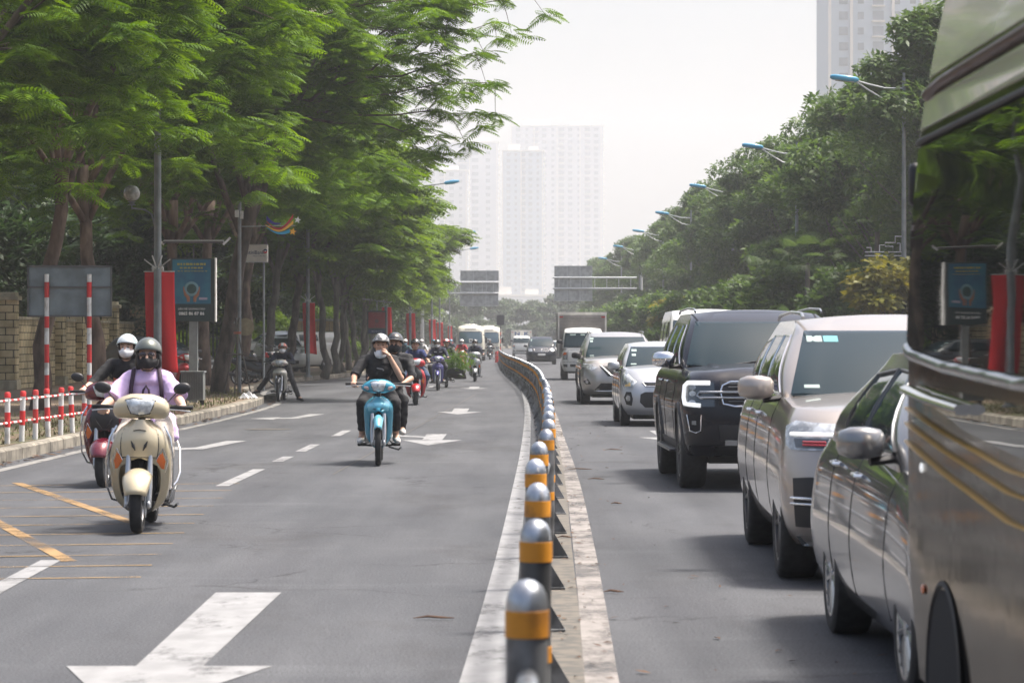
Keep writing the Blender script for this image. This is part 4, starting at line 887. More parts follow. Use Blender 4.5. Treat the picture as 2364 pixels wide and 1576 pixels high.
    def ftube(s, pts, r, off=.0, n=8, flat=1): m = MB(); m.tube([s.pt(a, z, off) for a, z in densify(pts)], r, n, flat=flat); return m
    def stube(s, pts, sg, r, off=0., n=6, flat=1): m = MB(); m.tube([s.side(a, z, sg, off) for a, z in densify(pts, .09)], r, n, flat=flat); return m
def car_wheel(parent, x, y, Rw, sg, spokes=6, rim='rim_silver', wd=.22):
    m = MB(); q = Rw * .70; a = wd / 2
    m.lathe([(q, -a*.9), (q + .02, -a), (Rw - .03, -a), (Rw - .006, -a*.86), (Rw, -a*.6), (Rw, a*.6), (Rw - .006, a*.86), (Rw - .03, a), (q + .02, a), (q, a*.9)], (x, y, Rw), 'X', 40); w = m.build('wheel', MATS['rubber'], parent)
    m = MB(); o = sg * a * .82; m.lathe([(q + .004, sg * a * .95), (q - .012, sg * a * .9), (q - .02, -sg * a * .5)], (x, y, Rw), 'X', 40)
    for k in range(spokes):
        for dd in (-.11, .11):
            t = 2 * math.pi * k / spokes + dd; t2 = 2 * math.pi * k / spokes + dd * 1.7
            m.tube([(x + o * .9, y + .05 * math.cos(t), Rw + .05 * math.sin(t)), (x + o, y + (q - .008) * math.cos(t2), Rw + (q - .008) * math.sin(t2))], [.020, .014], 6)
    m.tube([(x, y, Rw), (x + o + sg * .01, y, Rw)], [.055, .045], 14); m.build('rim', MATS[rim], w)
    m = MB(); m.lathe([(.02, sg * a * .2), (q * .72, sg * a * .2)], (x, y, Rw), 'X', 24); m.build('brake_disc', MATS['darksteel'], w); return w
def car(name, label, cat, loc, rz, S, pt_, group=None):
    """S: dict L W H zb belt table, wheel data"""
    t = thing(name, label, cat, loc, rz, group); L, W, H = S['L'], S['W'], S['H']; g = S.get('grow', {})
    B = Shell(L, W, S.get('zb', .22), S['top'], S.get('wt', [(0, .90), (.12, .96), (.4, 1.0), (.62, .995), (.85, .965), (1, .90)]), S['yf'], S.get('yr', [(0, .12), (.2, 0), (.6, .02), (1, .12)]), S.get('rf', .42), .3, S.get('bow', .13))
    Rw = S['R']; fy, ry = S['fy'], S['fy'] + S['wb']
    mb = B.mesh(14, S.get('crown', .05)); cut = MB()
    body = mb.build('body', [pt_, MATS['trim_black']], t, smooth=38, merge=.0008)
    if S.get('cut', True):
        for y in (fy, ry):
            for sg in (-1, 1): cut.tube([(sg * (W/2 - .34), y, Rw + .01), (sg * (W/2 + .2), y, Rw + .01)], Rw + .055, 32)
        co = cut.build('cut', MATS['trim_black'], None, smooth=0); co.data.materials.clear(); co.data.materials.append(MATS['trim_black'])
        q = body.modifiers.new('b', 'BOOLEAN'); q.operation = 'DIFFERENCE'; q.object = co; q.solver = 'EXACT'; q.material_mode = 'TRANSFER'; bake(body); bpy.data.objects.remove(co)
        body.data.set_sharp_from_angle(angle=R(38))
    if S.get('cladding', 0):
        for y in (fy, ry):
            for sg in (-1, 1):
                m = MB(); r0, r1 = Rw + .05, Rw + .05 + S['cladding']; vs = []
                for i in range(25):
                    a = math.pi * (i / 24) * 1.04 - .03; 
                    for rr_, of in ((r0, -.03), (r0, .014), (r1 - .01, .014), (r1, -.002)):
                        yy = y - rr_ * math.cos(a); zz = max(S.get('zb', .22) + .01, Rw + rr_ * math.sin(a)); vs.append(B.side(yy, zz, sg, of))
                m.add(vs, [(i*4 + j, (i+1)*4 + j, (i+1)*4 + j + 1, i*4 + j + 1) for i in range(24) for j in range(3)]); m.build('wheel_arch_trim', MATS['trim_black'], t)
        for sg in (-1, 1): B.spatch([(fy + Rw + .07, S['zb'] + .005), (ry - Rw - .07, S['zb'] + .005), (ry - Rw - .07, S['zb'] + .12), (fy + Rw + .07, S['zb'] + .12)], sg, .012).build('sill_trim', MATS['trim_black'], t)
    for y in (fy, ry):
        for sg in (-1, 1): car_wheel(t, sg * (W/2 - S.get('tw', .23)/2 - .012), y, Rw, sg, S.get('spokes', 6), S.get('rim', 'rim_silver'), S.get('tw', .23))
    m = MB(); m.box((0, L/2, S.get('zb', .22) - .02), (W * .7, L * .8, .12)); m.tube([(-W*.4, fy, Rw), (W*.4, fy, Rw)], .04); m.tube([(-W*.4, ry, Rw), (W*.4, ry, Rw)], .04); m.build('underbody', MATS['trim_black'], t)
    # greenhouse
    c0, c1, r0, r1 = S['cab']; zb = S['cabz']                  # windscreen base y, top y, rear top y, rear base y
    cw = S.get('cw', (.90, .88, .74)); G = Shell(L, W, zb, H - .045, [(0, cw[0]), (.4, cw[1]), (.85, cw[2] + .02), (1, cw[2] - .03)], [(0, c0), (.5, lerp(c0, c1, .48)), (.86, c1 - .05), (.94, c1 + .09), (1, c1 + .36)], [(0, L - r1), (.5, lerp(L - r1, L - r0, .4)), (.9, L - r0), (1, L - r0 + .08)], S.get('grf', .22), .2, S.get('gbow', .16))
    cab = G.mesh(10, S.get('rcrown', .045), False).build('roof', pt_, t, smooth=45, merge=.0008)
    gl = MATS['car_glass']
    def gv(z): return (z - zb) / (H - .045 - zb)
    z0, z1 = S['ws']; 
    def hw(z): return W/2 * stab(G.wt, gv(z))
    poly = [(-hw(z0) + .03, z0), (hw(z0) - .03, z0), (hw(z1) - .035, z1), (-hw(z1) + .035, z1)]
    wsn = G.fpatch(poly, .011, 10).build('windscreen', gl, t, smooth=60)
    G.fpatch([(-hw(z0) + .03, z0 - .012), (hw(z0) - .03, z0 - .012), (hw(z0) - .03, z0 + .012), (-hw(z0) + .03, z0 + .012)], .014, 1).build('wiper_cowl', MATS['trim_black'], wsn)
    for (a, z, w_, h_, mm) in S.get('stick', [(-.62, z1 - .10, .09, .05, 'sticker'), (-.5, z1 - .10, .09, .05, 'sticker_w')]):
        G.fpatch([(a, z), (a + w_, z), (a + w_, z + h_), (a, z + h_)], .014, 1).build('sticker', MATS[mm], wsn)
    for sgn in (-.35, .3):
        G.ftube([(sgn, z0 + .012), (sgn + .28, z0 + .045), (sgn + .5, z0 + .05)], .008, .016).build('wiper', MATS['trim_black'], wsn)
    for sg in (-1, 1):
        for poly in S['wins']:
            wn = G.spatch(poly, sg, .006).build('side_window', gl, t, smooth=60)
            if S.get('wtrim'): G.stube(poly + [poly[0]], sg, .008, .004).build('window_trim', MATS[S['wtrim']], wn)
        for ys in S.get('seams', []):
            B.stube([(ys[0], S.get('zb', .22) + .09), (ys[0], lerp(S.get('zb', .22), B.ztop(ys[0]), .6)), (ys[1], B.ztop(ys[1]) - .01)], sg, .0042, -.001).build('door_seam', MATS['seam'], t)
        for (yh, zh) in S.get('handles', []):
            m = MB(); m.tube([B.side(yh, zh, sg, .004), B.side(yh + .03, zh, sg, .03), B.side(yh + .17, zh + .005, sg, .03), B.side(yh + .2, zh + .005, sg, .004)], .013, 8, flat=.8); m.build('door_handle', MATS[S.get('hmat', 'chrome')], t)
        # mirror
        my, mz, ms = S['mirror']; x = W/2 * .93 - .03; m = MB()
        secs = []
        for k, (a, hh, yy) in enumerate(((.0, .3, .03), (.03, .75, .0), (.10, 1.0, -.01), (.18, .95, .0), (.235, .6, .02), (.25, .2, .03))):
            secs.append([(sg * (x + .05 + a * ms * .86), my + yy + .075 * ms * hh * math.copysign(abs(math.cos(q)) ** .75, math.cos(q)), mz + .073 * ms * hh ** .6 * math.copysign(abs(math.sin(q)) ** .55, math.sin(q))) for q in [2 * math.pi * i / 14 for i in range(14)]])
        m.loft(secs); mo = m.build('wing_mirror', MATS[S['mmat']] if S.get('mmat') else pt_, t, smooth=80)
        m = MB(); m.tube([(sg * (x - .06), my + .03, mz - .06), (sg * (x + .12), my + .01, mz - .085)], [.04, .03], 8, flat=.6); m.box((sg * (x + .05 + .11 * ms), my + .07 * ms, mz), (.17 * ms, .012, .11 * ms)); m.build('mirror_foot', MATS['trim_black'], mo)
    if S.get('rails'):
        for sg in (-1, 1):
            m = MB(); xr = sg * W/2 * (cw[2] - .04); m.tube([(xr, c1 + .12, H - .03), (xr, c1 + .24, H + .0), (xr, lerp(c1, r0, .5), H + .018), (xr, r0 - .12, H + .0), (xr, r0, H - .03)], .013, 8); m.build('roof_rail', MATS[S['rails']], t)
    S['front'](t, B, G, pt_)
    return t
def fp(t, B, name, poly, m, off=.004, both=False, K=3, parent=None, dome=0.):
    out = []
    for sg in ((1, -1) if both else (1,)): out.append(B.fpatch([(sg * a, z) for a, z in poly][::(1 if sg > 0 else -1)], off, K, dome=dome).build(name, MATS[m] if isinstance(m, str) else m, parent or t, smooth=50))
    return out
def ft(t, B, name, pts, r, m, off=.0, both=False, parent=None, flat=1):
    for sg in ((1, -1) if both else (1,)): B.ftube([(sg * a, z) for a, z in pts], r, off, flat=flat).build(name, MATS[m] if isinstance(m, str) else m, parent or t)
def plate(t, B, z, w_, h_, m, txt=None, s0=0, off=.03):
    o = fp(t, B, 'number_plate', [(s0 - w_/2, z - h_/2), (s0 + w_/2, z - h_/2), (s0 + w_/2, z + h_/2), (s0 - w_/2, z + h_/2)], m, off)[0]
    if txt:
        p = B.pt(s0, z, off + .003); text(txt, h_ * .55, MATS['black_matt'], o, (p.x, p.y - .003, p.z), (90, 0, 0), ext=.001)

# --- black off-roader
def frontA(t, B, G, P):
    blk = 'trim_black'
    fp(t, B, 'grille', [(-.62, .86), (.62, .86), (.60, 1.10), (-.60, 1.10)], blk, .006)
    for z in (.93, .985): ft(t, B, 'grille_bar', [(-.80, z + (0 if z < .95 else .0)), (0, z), (.80, z)], .013, 'rim_silver', .022)
    for z in (.895, 1.035, 1.065): ft(t, B, 'grille_bar', [(-.52, z), (.52, z)], .008, 'darksteel', .012)
    ft(t, B, 'grille_frame', [(-.50, 1.085), (-.58, 1.05), (-.60, .99), (-.57, .87), (-.46, .845), (.46, .845), (.57, .87), (.60, .99), (.58, 1.05), (.50, 1.085), (-.50, 1.085)], .014, 'chrome', .012)
    ft(t, B, 'grille_bar', [(-.80, .93), (-.83, .957), (-.80, .985)], .013, 'rim_silver', .022); ft(t, B, 'grille_bar', [(.80, .93), (.83, .957), (.80, .985)], .013, 'rim_silver', .022)
    H = fp(t, B, 'headlight', [(.66, .84), (1.0, .84), (1.055, .90), (1.06, 1.06), (1.0, 1.085), (.66, 1.085)], 'glass_dark', .008, True)
    for s, h in zip((1, -1), H):
        for zz, rr in ((1.03, .035), (.97, .035), (.88, .035)): fp(t, B, 'lamp', [(s * (.90 + rr * math.cos(a) * 1.4), zz + rr * .8 * math.sin(a)) for a in [k * math.pi / 4 for k in range(8)]], 'car_lens', .012, parent=h)
        B.ftube([(s * .70, 1.075), (s * .96, 1.075), (s * 1.02, 1.045), (s * 1.03, .93), (s * .99, .865), (s * .80, .852)], .023, .02).build('drl_strip', MATS['drl'], h)
    fp(t, B, 'lower_grille', [(-.60, .50), (.60, .50), (.62, .66), (-.62, .66)], blk, .006)
    F_ = fp(t, B, 'fog_lamp', [(.80, .58), (.94, .60), (.97, .76), (.79, .76)], 'black_matt', .008, True)
    for s, f in zip((1, -1), F_):
        B.ftube([(s * .79, .76), (s * .80, .60), (s * .85, .58), (s * .93, .60), (s * .97, .76)], .008, .012).build('trim', MATS['chrome'], f); fp(t, B, 'lamp', [(s * .85, .66), (s * .90, .66), (s * .90, .70), (s * .85, .70)], 'car_lens', .014, parent=f)
    fp(t, B, 'skid_plate', [(-.55, .455), (.55, .455), (.55, .51), (-.55, .51)], 'rim_silver', .02)
    fp(t, B, 'bumper_base', [(-.95, .34), (.95, .34), (.95, .45), (-.95, .45)], blk, .006)
    plate(t, B, .73, .5, .12, 'plate_white', '30K-268.72')
    for sg in (-1, 1): m = MB(); m.box((sg * .93, 2.35, .36), (.16, 1.9, .035)); m.build('side_step', MATS['rim_dark'], t, bevel=.01)
    for sg in (-1, 1): # hood ridges
        m = MB(); m.tube([(sg*.52, .35, 1.155), (sg*.56, .8, 1.215), (sg*.58, 1.25, 1.245)], [.03, .06, .05], 12, flat=.35); m.build('hood_ridge', P, t, smooth=180)
SA = dict(L=4.9, W=1.93, H=1.83, zb=.34, R=.385, fy=.85, wb=2.9, top=[(0, 1.10), (.12, 1.16), (.5, 1.185), (1.3, 1.21), (1.7, 1.20), (3, 1.20), (4.9, 1.20)],
    yf=[(0, .18), (.12, .06), (.35, 0), (.8, .03), (.93, .07), (1, .16)], rf=.36, bow=.16, cab=(1.32, 2.05, 4.35, 4.75), cabz=1.14, cw=(.90, .885, .74), ws=(1.235, 1.70), crown=.055,
    wins=[[(1.78, 1.24), (2.75, 1.24), (2.75, 1.66), (2.32, 1.66)], [(2.83, 1.24), (3.65, 1.24), (3.65, 1.66), (2.83, 1.66)], [(3.73, 1.24), (4.35, 1.26), (4.15, 1.62), (3.73, 1.66)]], wtrim='chrome',
    seams=[(1.62, 1.62), (2.79, 2.79), (3.66, 3.66)], handles=[(2.5, 1.06), (3.42, 1.06)], mirror=(1.75, 1.30, 1.15), mmat='chrome', rails='rim_silver', cladding=.055, tw=.26, spokes=6, rim='rim_dark', front=frontA, stick=[],
    wt=[(0, .93), (.1, .965), (.35, .985), (.6, 1.0), (.72, .975), (.9, .955), (1, .89)])
blackpt = carpaint('car_black', (.006, .007, .013), .0, .25); MATS['car_black'].node_tree.nodes['Principled BSDF'].inputs['Coat Weight'].default_value = .35; MATS['car_black'].node_tree.nodes['Principled BSDF'].inputs['Specular IOR Level'].default_value = .3; tan = carpaint('car_tan', (.42, .37, .33), .55, .3); silv = carpaint('car_silver', (.25, .25, .25), .7, .26)
silv2 = carpaint('car_silver_pale', (.50, .51, .53), .5, .3); silv3 = carpaint('car_silver_warm', (.42, .40, .38), .6, .3); whitec = carpaint('car_white', (.62, .62, .60), .0, .3); greyc = carpaint('car_grey', (.13, .135, .14), .5, .3)
car('off_roader', 'black off-roader with C-shaped white daytime lights and chrome mirror caps', 'car', (1.70 + .965, 26.55, 0), .8, SA, blackpt)
# --- tan SUV
def frontB(t, B, G, P):
    H = fp(t, B, 'headlight', [(.55, .83), (.98, .83), (1.06, .86), (1.09, .97), (.95, 1.005), (.55, .985)], 'car_lens', .007, True)
    for s, h in zip((1, -1), H):
        fp(t, B, 'lamp_housing', [(s * .60, .845), (s * .93, .845), (s * .95, .90), (s * .60, .90)], 'glass_dark', .012, parent=h)
        for z in (.862, .880): B.ftube([(s * .70, z), (s * .86, z)], .006, .018).build('red_light_line', mat('lamp_red', (.55, .05, .07), .3, coat=1), h)
        B.ftube([(s * .58, .925), (s * .98, .925)], .012, .014).build('glow_line', MATS['drl'], h)  # bright line glows by itself, sharing the emissive daytime-light material
    fp(t, B, 'grille', [(-.5, .66), (.5, .66), (.54, .97), (-.54, .97)], 'trim_black', .006)
    for z in (.72, .78, .84, .90): ft(t, B, 'grille_bar', [(-.5, z), (.5, z)], .010, 'chrome', .014)
    I = fp(t, B, 'air_intake', [(.73, .36), (.95, .36), (.96, .66), (.80, .67), (.72, .62)], 'trim_black', .006, True)
    for s, f in zip((1, -1), I):
        for z in (.505, .54): B.ftube([(s * .74, z), (s * .97, z)], .009, .016).build('chrome_bar', MATS['chrome'], f)
    fp(t, B, 'skid_plate', [(-.9, .235), (.9, .235), (.95, .30), (-.95, .30)], 'rim_silver', .012)
    plate(t, B, .56, .5, .12, 'plate_white')
SB = dict(L=4.7, W=1.90, H=1.68, zb=.24, R=.375, fy=.88, wb=2.8, top=[(0, .98), (.15, 1.03), (.6, 1.075), (1.25, 1.12), (1.7, 1.13), (3, 1.14), (4.7, 1.12)],
    yf=[(0, .16), (.12, .05), (.4, 0), (.75, .06), (.9, .14), (1, .26)], rf=.46, bow=.20, cab=(1.16, 1.98, 4.1, 4.6), cabz=1.07, cw=(.90, .88, .735), ws=(1.14, 1.565), crown=.05,
    wins=[[(1.62, 1.15), (2.65, 1.15), (2.65, 1.53), (2.2, 1.53)], [(2.73, 1.15), (3.5, 1.15), (3.5, 1.53), (2.73, 1.53)], [(3.58, 1.15), (4.25, 1.18), (3.95, 1.48), (3.58, 1.51)]], wtrim='chrome',
    seams=[(1.52, 1.52), (2.69, 2.69), (3.52, 3.52)], handles=[(2.4, 1.0), (3.28, 1.0)], mirror=(1.52, 1.19, 1.1), rails='rim_silver', tw=.24, spokes=5, rim='rim_dark', front=frontB,
    stick=[(-.66, 1.49, .10, .04, 'sticker_w'), (-.55, 1.49, .10, .04, 'sticker'), (-.72, 1.19, .10, .02, 'sticker_w')])
car('suv', 'champagne beige SUV between the black off-roader and the silver saloon', 'car', (1.65 + .95, 16.12, 0), -1.0, SB, tan)
# --- silver saloon nearest
def frontC(t, B, G, P):
    H = fp(t, B, 'headlight', [(.55, .62), (1.0, .66), (1.12, .80), (.6, .74)], 'car_lens', .006, True)
    fp(t, B, 'grille', [(-.45, .5), (.45, .5), (.5, .72), (-.5, .72)], 'trim_black', .006)
    for s in (1, -1): B.ftube([(s * .95, .52), (s * 1.0, .44)], .015, .006).build('marker_lamp', MATS['amber'], t)
    for sg in (-1, 1): B.stube([(1.0, .86), (1.9, .93), (3.2, .95)], sg, .006, .0).build('crease', P, t)
SCc = dict(L=4.35, W=1.74, H=1.475, zb=.19, R=.30, fy=.78, wb=2.6, top=[(0, .72), (.2, .80), (.6, .86), (1.1, .92), (1.6, .94), (3, .98), (3.8, .98), (4.35, .95)],
    yf=[(0, .12), (.15, .03), (.4, 0), (.8, .08), (1, .24)], rf=.48, bow=.2, cab=(1.02, 1.85, 3.25, 4.05), cabz=.90, cw=(.91, .885, .70), ws=(.97, 1.36), crown=.05,
    wins=[[(1.50, 1.0), (2.42, 1.0), (2.42, 1.36), (2.02, 1.35)], [(2.50, 1.0), (3.28, 1.03), (3.1, 1.33), (2.50, 1.36)]], wtrim='darksteel',
    seams=[(1.28, 1.28), (2.46, 2.46), (3.3, 3.3)], handles=[(2.2, .86), (3.05, .88)], mirror=(1.50, 1.045, 1.0), tw=.20, spokes=8, front=frontC)
car('saloon', 'silver grey saloon alongside the bus rear, its flank and wing mirror showing', 'car', (1.615 + .87, 10.4, 0), .0, SCc, silv)
# --- small silver hatchback
def frontD(t, B, G, P):
    H = fp(t, B, 'headlight', [(.52, .78), (.62, .68), (.80, .66), (.86, .74), (.86, .92), (.74, .95)], 'car_lens', .007, True, dome=.02)
    for s, h in zip((1, -1), H): fp(t, B, 'amber_lens', [(s * .64, .70), (s * .76, .69), (s * .76, .75), (s * .64, .76)], mat('amber_pale', (.6, .42, .2), .15, coat=1), .02, parent=h)
    fp(t, B, 'grille', [(-.36, .70), (.36, .70), (.42, .765), (-.42, .765)], 'trim_black', .006); ft(t, B, 'grille_frame', [(-.36, .70), (.36, .70), (.42, .765), (-.42, .765), (-.36, .70)], .008, 'chrome', .008)
    fp(t, B, 'lower_grille', [(-.38, .33), (.38, .33), (.47, .42), (.46, .56), (.38, .60), (-.38, .60), (-.46, .56), (-.47, .42)], 'trim_black', .006)
    F_ = fp(t, B, 'fog_lamp', [(.62, .36), (.74, .38), (.80, .50), (.74, .60), (.63, .60), (.60, .48)], 'trim_black', .007, True)
    for s, f in zip((1, -1), F_): fp(t, B, 'lamp', [(s * (.69 + .045 * math.cos(a)), .49 + .055 * math.sin(a)) for a in [k * math.pi / 5 for k in range(10)]], 'car_lens', .014, parent=f)
    plate(t, B, .475, .46, .11, 'plate_white', '9')
SD = dict(L=3.6, W=1.6, H=1.48, zb=.2, R=.285, fy=.62, wb=2.385, top=[(0, .88), (.2, .95), (.6, .99), (.9, 1.02), (2, 1.03), (3.6, 1.02)],
    yf=[(0, .12), (.15, .03), (.4, 0), (.75, .06), (1, .26)], rf=.45, bow=.2, cab=(.78, 1.45, 3.2, 3.5), cabz=.97, cw=(.90, .88, .74), ws=(1.035, 1.385), crown=.05,
    wins=[[(1.22, 1.06), (2.0, 1.06), (2.0, 1.36), (1.62, 1.36)], [(2.08, 1.06), (2.9, 1.08), (2.8, 1.34), (2.08, 1.36)]], seams=[(1.1, 1.1), (2.04, 2.04), (2.9, 2.9)], handles=[(1.75, .92), (2.65, .93)], hmat='rim_silver', mirror=(1.15, 1.05, 1.0), tw=.17, spokes=5, front=frontD,
    stick=[(-.55, 1.30, .09, .04, 'sticker_w'), (-.55, 1.22, .07, .04, 'sticker_w'), (-.58, 1.07, .10, .02, 'sticker_w')])
car('hatchback', 'small pale silver hatchback with round fog lamps behind the black off-roader', 'car', (1.89 + .8, 46.6, 0), .5, SD, silv2)
# --- silver crossover
def frontE(t, B, G, P):
    H = fp(t, B, 'headlight', [(.52, .86), (.66, .80), (1.02, .86), (1.12, .96), (.62, .94)], 'car_lens', .007, True)
    fp(t, B, 'grille', [(-.50, .90), (-.30, .66), (.30, .66), (.50, .90)], 'trim_black', .006)
    ft(t, B, 'grille_chrome', [(-.46, .90), (-.22, .68), (.22, .68), (.46, .90)], .02, 'chrome', .014)
    fp(t, B, 'lower_grille', [(-.62, .34), (.62, .34), (.46, .50), (-.46, .50)], 'trim_black', .006)
    F_ = fp(t, B, 'fog_lamp', [(.70, .48), (.84, .46), (.94, .54), (.78, .60)], 'trim_black', .007, True)
    for s, f in zip((1, -1), F_): fp(t, B, 'lamp', [(s * (.81 + .045 * math.cos(a)), .53 + .045 * math.sin(a)) for a in [k * math.pi / 5 for k in range(10)]], 'car_lens', .014, parent=f)
    ft(t, B, 'skid_strip', [(-.60, .315), (.60, .315)], .012, 'chrome', .02)
    plate(t, B, .60, .3, .15, 'plate_yellow', '6', s0=.0)
SE_ = dict(L=4.64, W=1.84, H=1.70, zb=.24, R=.36, fy=.9, wb=2.7, top=[(0, .97), (.2, 1.01), (.6, 1.04), (1.1, 1.08), (3, 1.10), (4.64, 1.10)],
    yf=[(0, .14), (.15, .04), (.4, 0), (.75, .07), (1, .24)], rf=.46, bow=.2, cab=(1.05, 1.85, 4.0, 4.5), cabz=1.03, cw=(.90, .88, .73), ws=(1.10, 1.58), crown=.06, cladding=.05,
    wins=[[(1.52, 1.13), (2.5, 1.13), (2.5, 1.54), (2.1, 1.54)], [(2.58, 1.13), (3.4, 1.13), (3.4, 1.54), (2.58, 1.54)]], wtrim='chrome', seams=[(1.4, 1.4), (2.54, 2.54), (3.42, 3.42)], handles=[(2.25, .97), (3.15, .97)], mirror=(1.42, 1.14, 1.05), mmat='trim_black', rails='rim_silver', tw=.22, spokes=5, front=frontE,
    stick=[(-.66, 1.52, .09, .04, 'sticker_w'), (-.66, 1.45, .07, .05, 'sticker_w'), (-.68, 1.13, .10, .015, 'sticker_w')])
car('crossover', 'silver crossover with V-shaped chrome grille and yellow number plate', 'car', (1.61 + .92, 62.4, 0), .5, SE_, silv3)
# --- far black car
def frontG(t, B, G, P):
    H = fp(t, B, 'headlight', [(.55, .80), (.86, .80), (.92, .95), (.60, .97)], 'car_lens', .007, True)
    fp(t, B, 'grille', [(-.45, .80), (.45, .80), (.48, .97), (-.48, .97)], 'trim_black', .006); ft(t, B, 'grille_frame', [(-.45, .80), (.45, .80), (.48, .97), (-.48, .97), (-.45, .80), (0, .80), (0, .97)], .018, 'chrome', .012); ft(t, B, 'grille_bar', [(-.45, .885), (.45, .885)], .012, 'chrome', .012)
    plate(t, B, .62, .46, .12, 'plate_white'); fp(t, B, 'lower_grille', [(-.5, .36), (.5, .36), (.5, .5), (-.5, .5)], 'trim_black', .006)
SG = dict(SE_); SG.update(front=frontG, wtrim=None, H=1.72, mmat=None); SG2 = dict(SD); SG2.update(cut=False)
car('suv', 'black SUV with twin chrome grille far down the right carriageway', 'car', (px(1250, 166), 165, 0), 0, SG, blackpt)
car('hatchback', 'white car peeping out far off between the black SUV and the box truck', 'car', (px(1288, 200), 200, 0), 0, SD, whitec)
# --- white van (second lane) 
def frontV(t, B, G, P):
    fp(t, B, 'headlight', [(.60, .80), (.88, .82), (.92, 1.02), (.66, 1.0)], 'car_lens', .007, True); fp(t, B, 'grille', [(-.5, .78), (.5, .78), (.5, .92), (-.5, .92)], 'trim_black', .006)
SV = dict(L=5.2, W=1.95, H=2.2, zb=.26, R=.34, fy=.85, wb=3.1, top=[(0, 1.08), (.3, 1.16), (.8, 1.24), (2, 1.28), (5.2, 1.28)], yf=[(0, .1), (.3, 0), (.7, .04), (1, .2)], rf=.4, bow=.15, cab=(.62, 1.5, 5.0, 5.15), cabz=1.15, cw=(.93, .92, .82), ws=(1.30, 1.95),
    wins=[[(1.25, 1.32), (2.0, 1.32), (2.0, 1.9), (1.7, 1.9)], [(2.15, 1.32), (3.4, 1.32), (3.4, 1.9), (2.15, 1.9)], [(3.5, 1.32), (4.7, 1.32), (4.7, 1.9), (3.5, 1.9)]], seams=[(1.2, 1.2), (2.05, 2.05)], mirror=(1.1, 1.35, 1.1), front=frontV, wtrim='black_plastic')
car('van', 'tall white van in the outer lane, its rounded roof corner beside the black off-roader', 'van', (4.38, 58.5, 0), 0, SV, whitec)
# --- box truck
def truck(name, label, loc, W, H, cabW, cabH, cabd, boxm, txt=None, shade='truck_white', dl_=True):
    t = thing(name, label, 'truck', loc, 0)
    def fr(tt, B, G, P):
        h = fp(tt, B, 'headlight', [(.60, .76), (.80, .76), (.86, .98), (.72, 1.06), (.60, 1.04)], 'car_lens', .007, True)
        for s, f in zip((1, -1), h): fp(tt, B, 'amber_lens', [(s * .64, .96), (s * .80, .94), (s * .74, 1.05), (s * .64, 1.03)], MATS['amber'], .012, parent=f)
        fp(tt, B, 'bumper_grille', [(-.5, .50), (.5, .50), (.5, .6), (-.5, .6)], 'trim_black', .006); fp(tt, B, 'fog_lamp', [(.60, .49), (.78, .50), (.80, .60), (.60, .60)], 'trim_black', .006, True); ft(tt, B, 'seam', [(-.8, .68), (.8, .68)], .006, 'seam', .002); ft(tt, B, 'seam', [(-.58, .70), (-.58, 1.15), (.58, 1.15), (.58, .70)], .005, 'seam', .002)
    SH = dict(L=1.75, W=cabW, H=cabH, zb=.34, R=.34, fy=.95, wb=2.4, top=1.2, yf=[(0, .06), (.3, 0), (.8, .03), (1, .08)], rf=.3, bow=.12, cab=(.07, .42, 1.7, 1.74), cabz=1.18, cw=(.97, .96, .86), ws=(1.24, cabH - .2), crown=.0,
        wins=[[(.55, 1.25), (1.3, 1.25), (1.3, cabH - .25), (.75, cabH - .25)]], mirror=(.35, 1.45, 1.0), mmat='trim_black', front=fr, cut=False, stick=[(-.5, cabH - .3, .22, .05, 'sticker_w'), (-.1, cabH - .3, .16, .05, 'sticker_w')])
    SH['zt'] = 1.2
    c = car('cab', None, None, (0, 0, 0), 0, SH, whitec)
    for ch in list(c.children):
        nm = ch.name.split('.')[0]; ch.parent = t
        if nm == 'wheel' and ch.data.vertices[0].co.y > 2: pass
    bpy.data.objects.remove(c)
    m = MB(); y0, y1, zb = 1.9, 5.3, .86; m.box((0, (y0 + y1) / 2, (zb + H) / 2), (W, y1 - y0, H - zb)); b = m.build('cargo_box', boxm, t, bevel=.015)
    m = MB()
    if dl_:
        for k in range(24): m.box((0, y0 - .008, zb + .25 + k * (H - zb - .4) / 24), (W - .16, .02, .022))
        for k in range(24): m.box((-W/2 - .008, (y0+y1)/2, zb + .1 + k * (H - zb - .2) / 24), (.02, y1 - y0 - .1, .022))
        m.build('ribs', MATS['box_rib'], b, smooth=0); m = MB()
    m.box((0, y0 - .012, H - .04), (W + .03, .03, .1)); m.box((0, (y0+y1)/2, H + .006), (W + .04, y1 - y0 + .05, .02))
    for s in (-1, 1): m.box((s * (W/2 - .02), y0 - .012, (zb + H)/2), (.06, .034, H - zb))
    m.build('box_frame', MATS['white_dirty'], b, smooth=0)
    for s in (-1, 1): m = MB(); m.box((s * (W/2 - .12), y0 - .03, H - .17), (.14, .02, .04)); m.build('marker_lamp', MATS['tail_red'], b)
    if txt:
        text(txt, .42, mat('letter_blue', (.02, .07, .20), .5), b, (0, y0 - .03, H - .32), (90, 0, 0), ext=.004, bold=.012, sx=1.5)
    return t
mat('box_rib', (.22, .20, .19), .5, .3); mat('white_dirty', (.62, .60, .56), .6, var=.1); boxg = mat('box_grey', (.33, .31, .30), .5, .4, var=.1); boxw = mat('box_white', (.60, .58, .53), .6, var=.08)
truck('box_truck', 'white cab truck with a ribbed grey cargo box towering behind the silver crossover', (px(1343, 103), 100.5, 0), 1.84, 2.55, 1.62, 1.98, 1.7, boxg)
truck('box_truck', 'distant small truck with a cream box lettered over its cab', (px(1204, 240), 239, 0), 1.86, 2.38, 1.66, 1.9, 1.7, boxw, 'N  K', dl_=False)
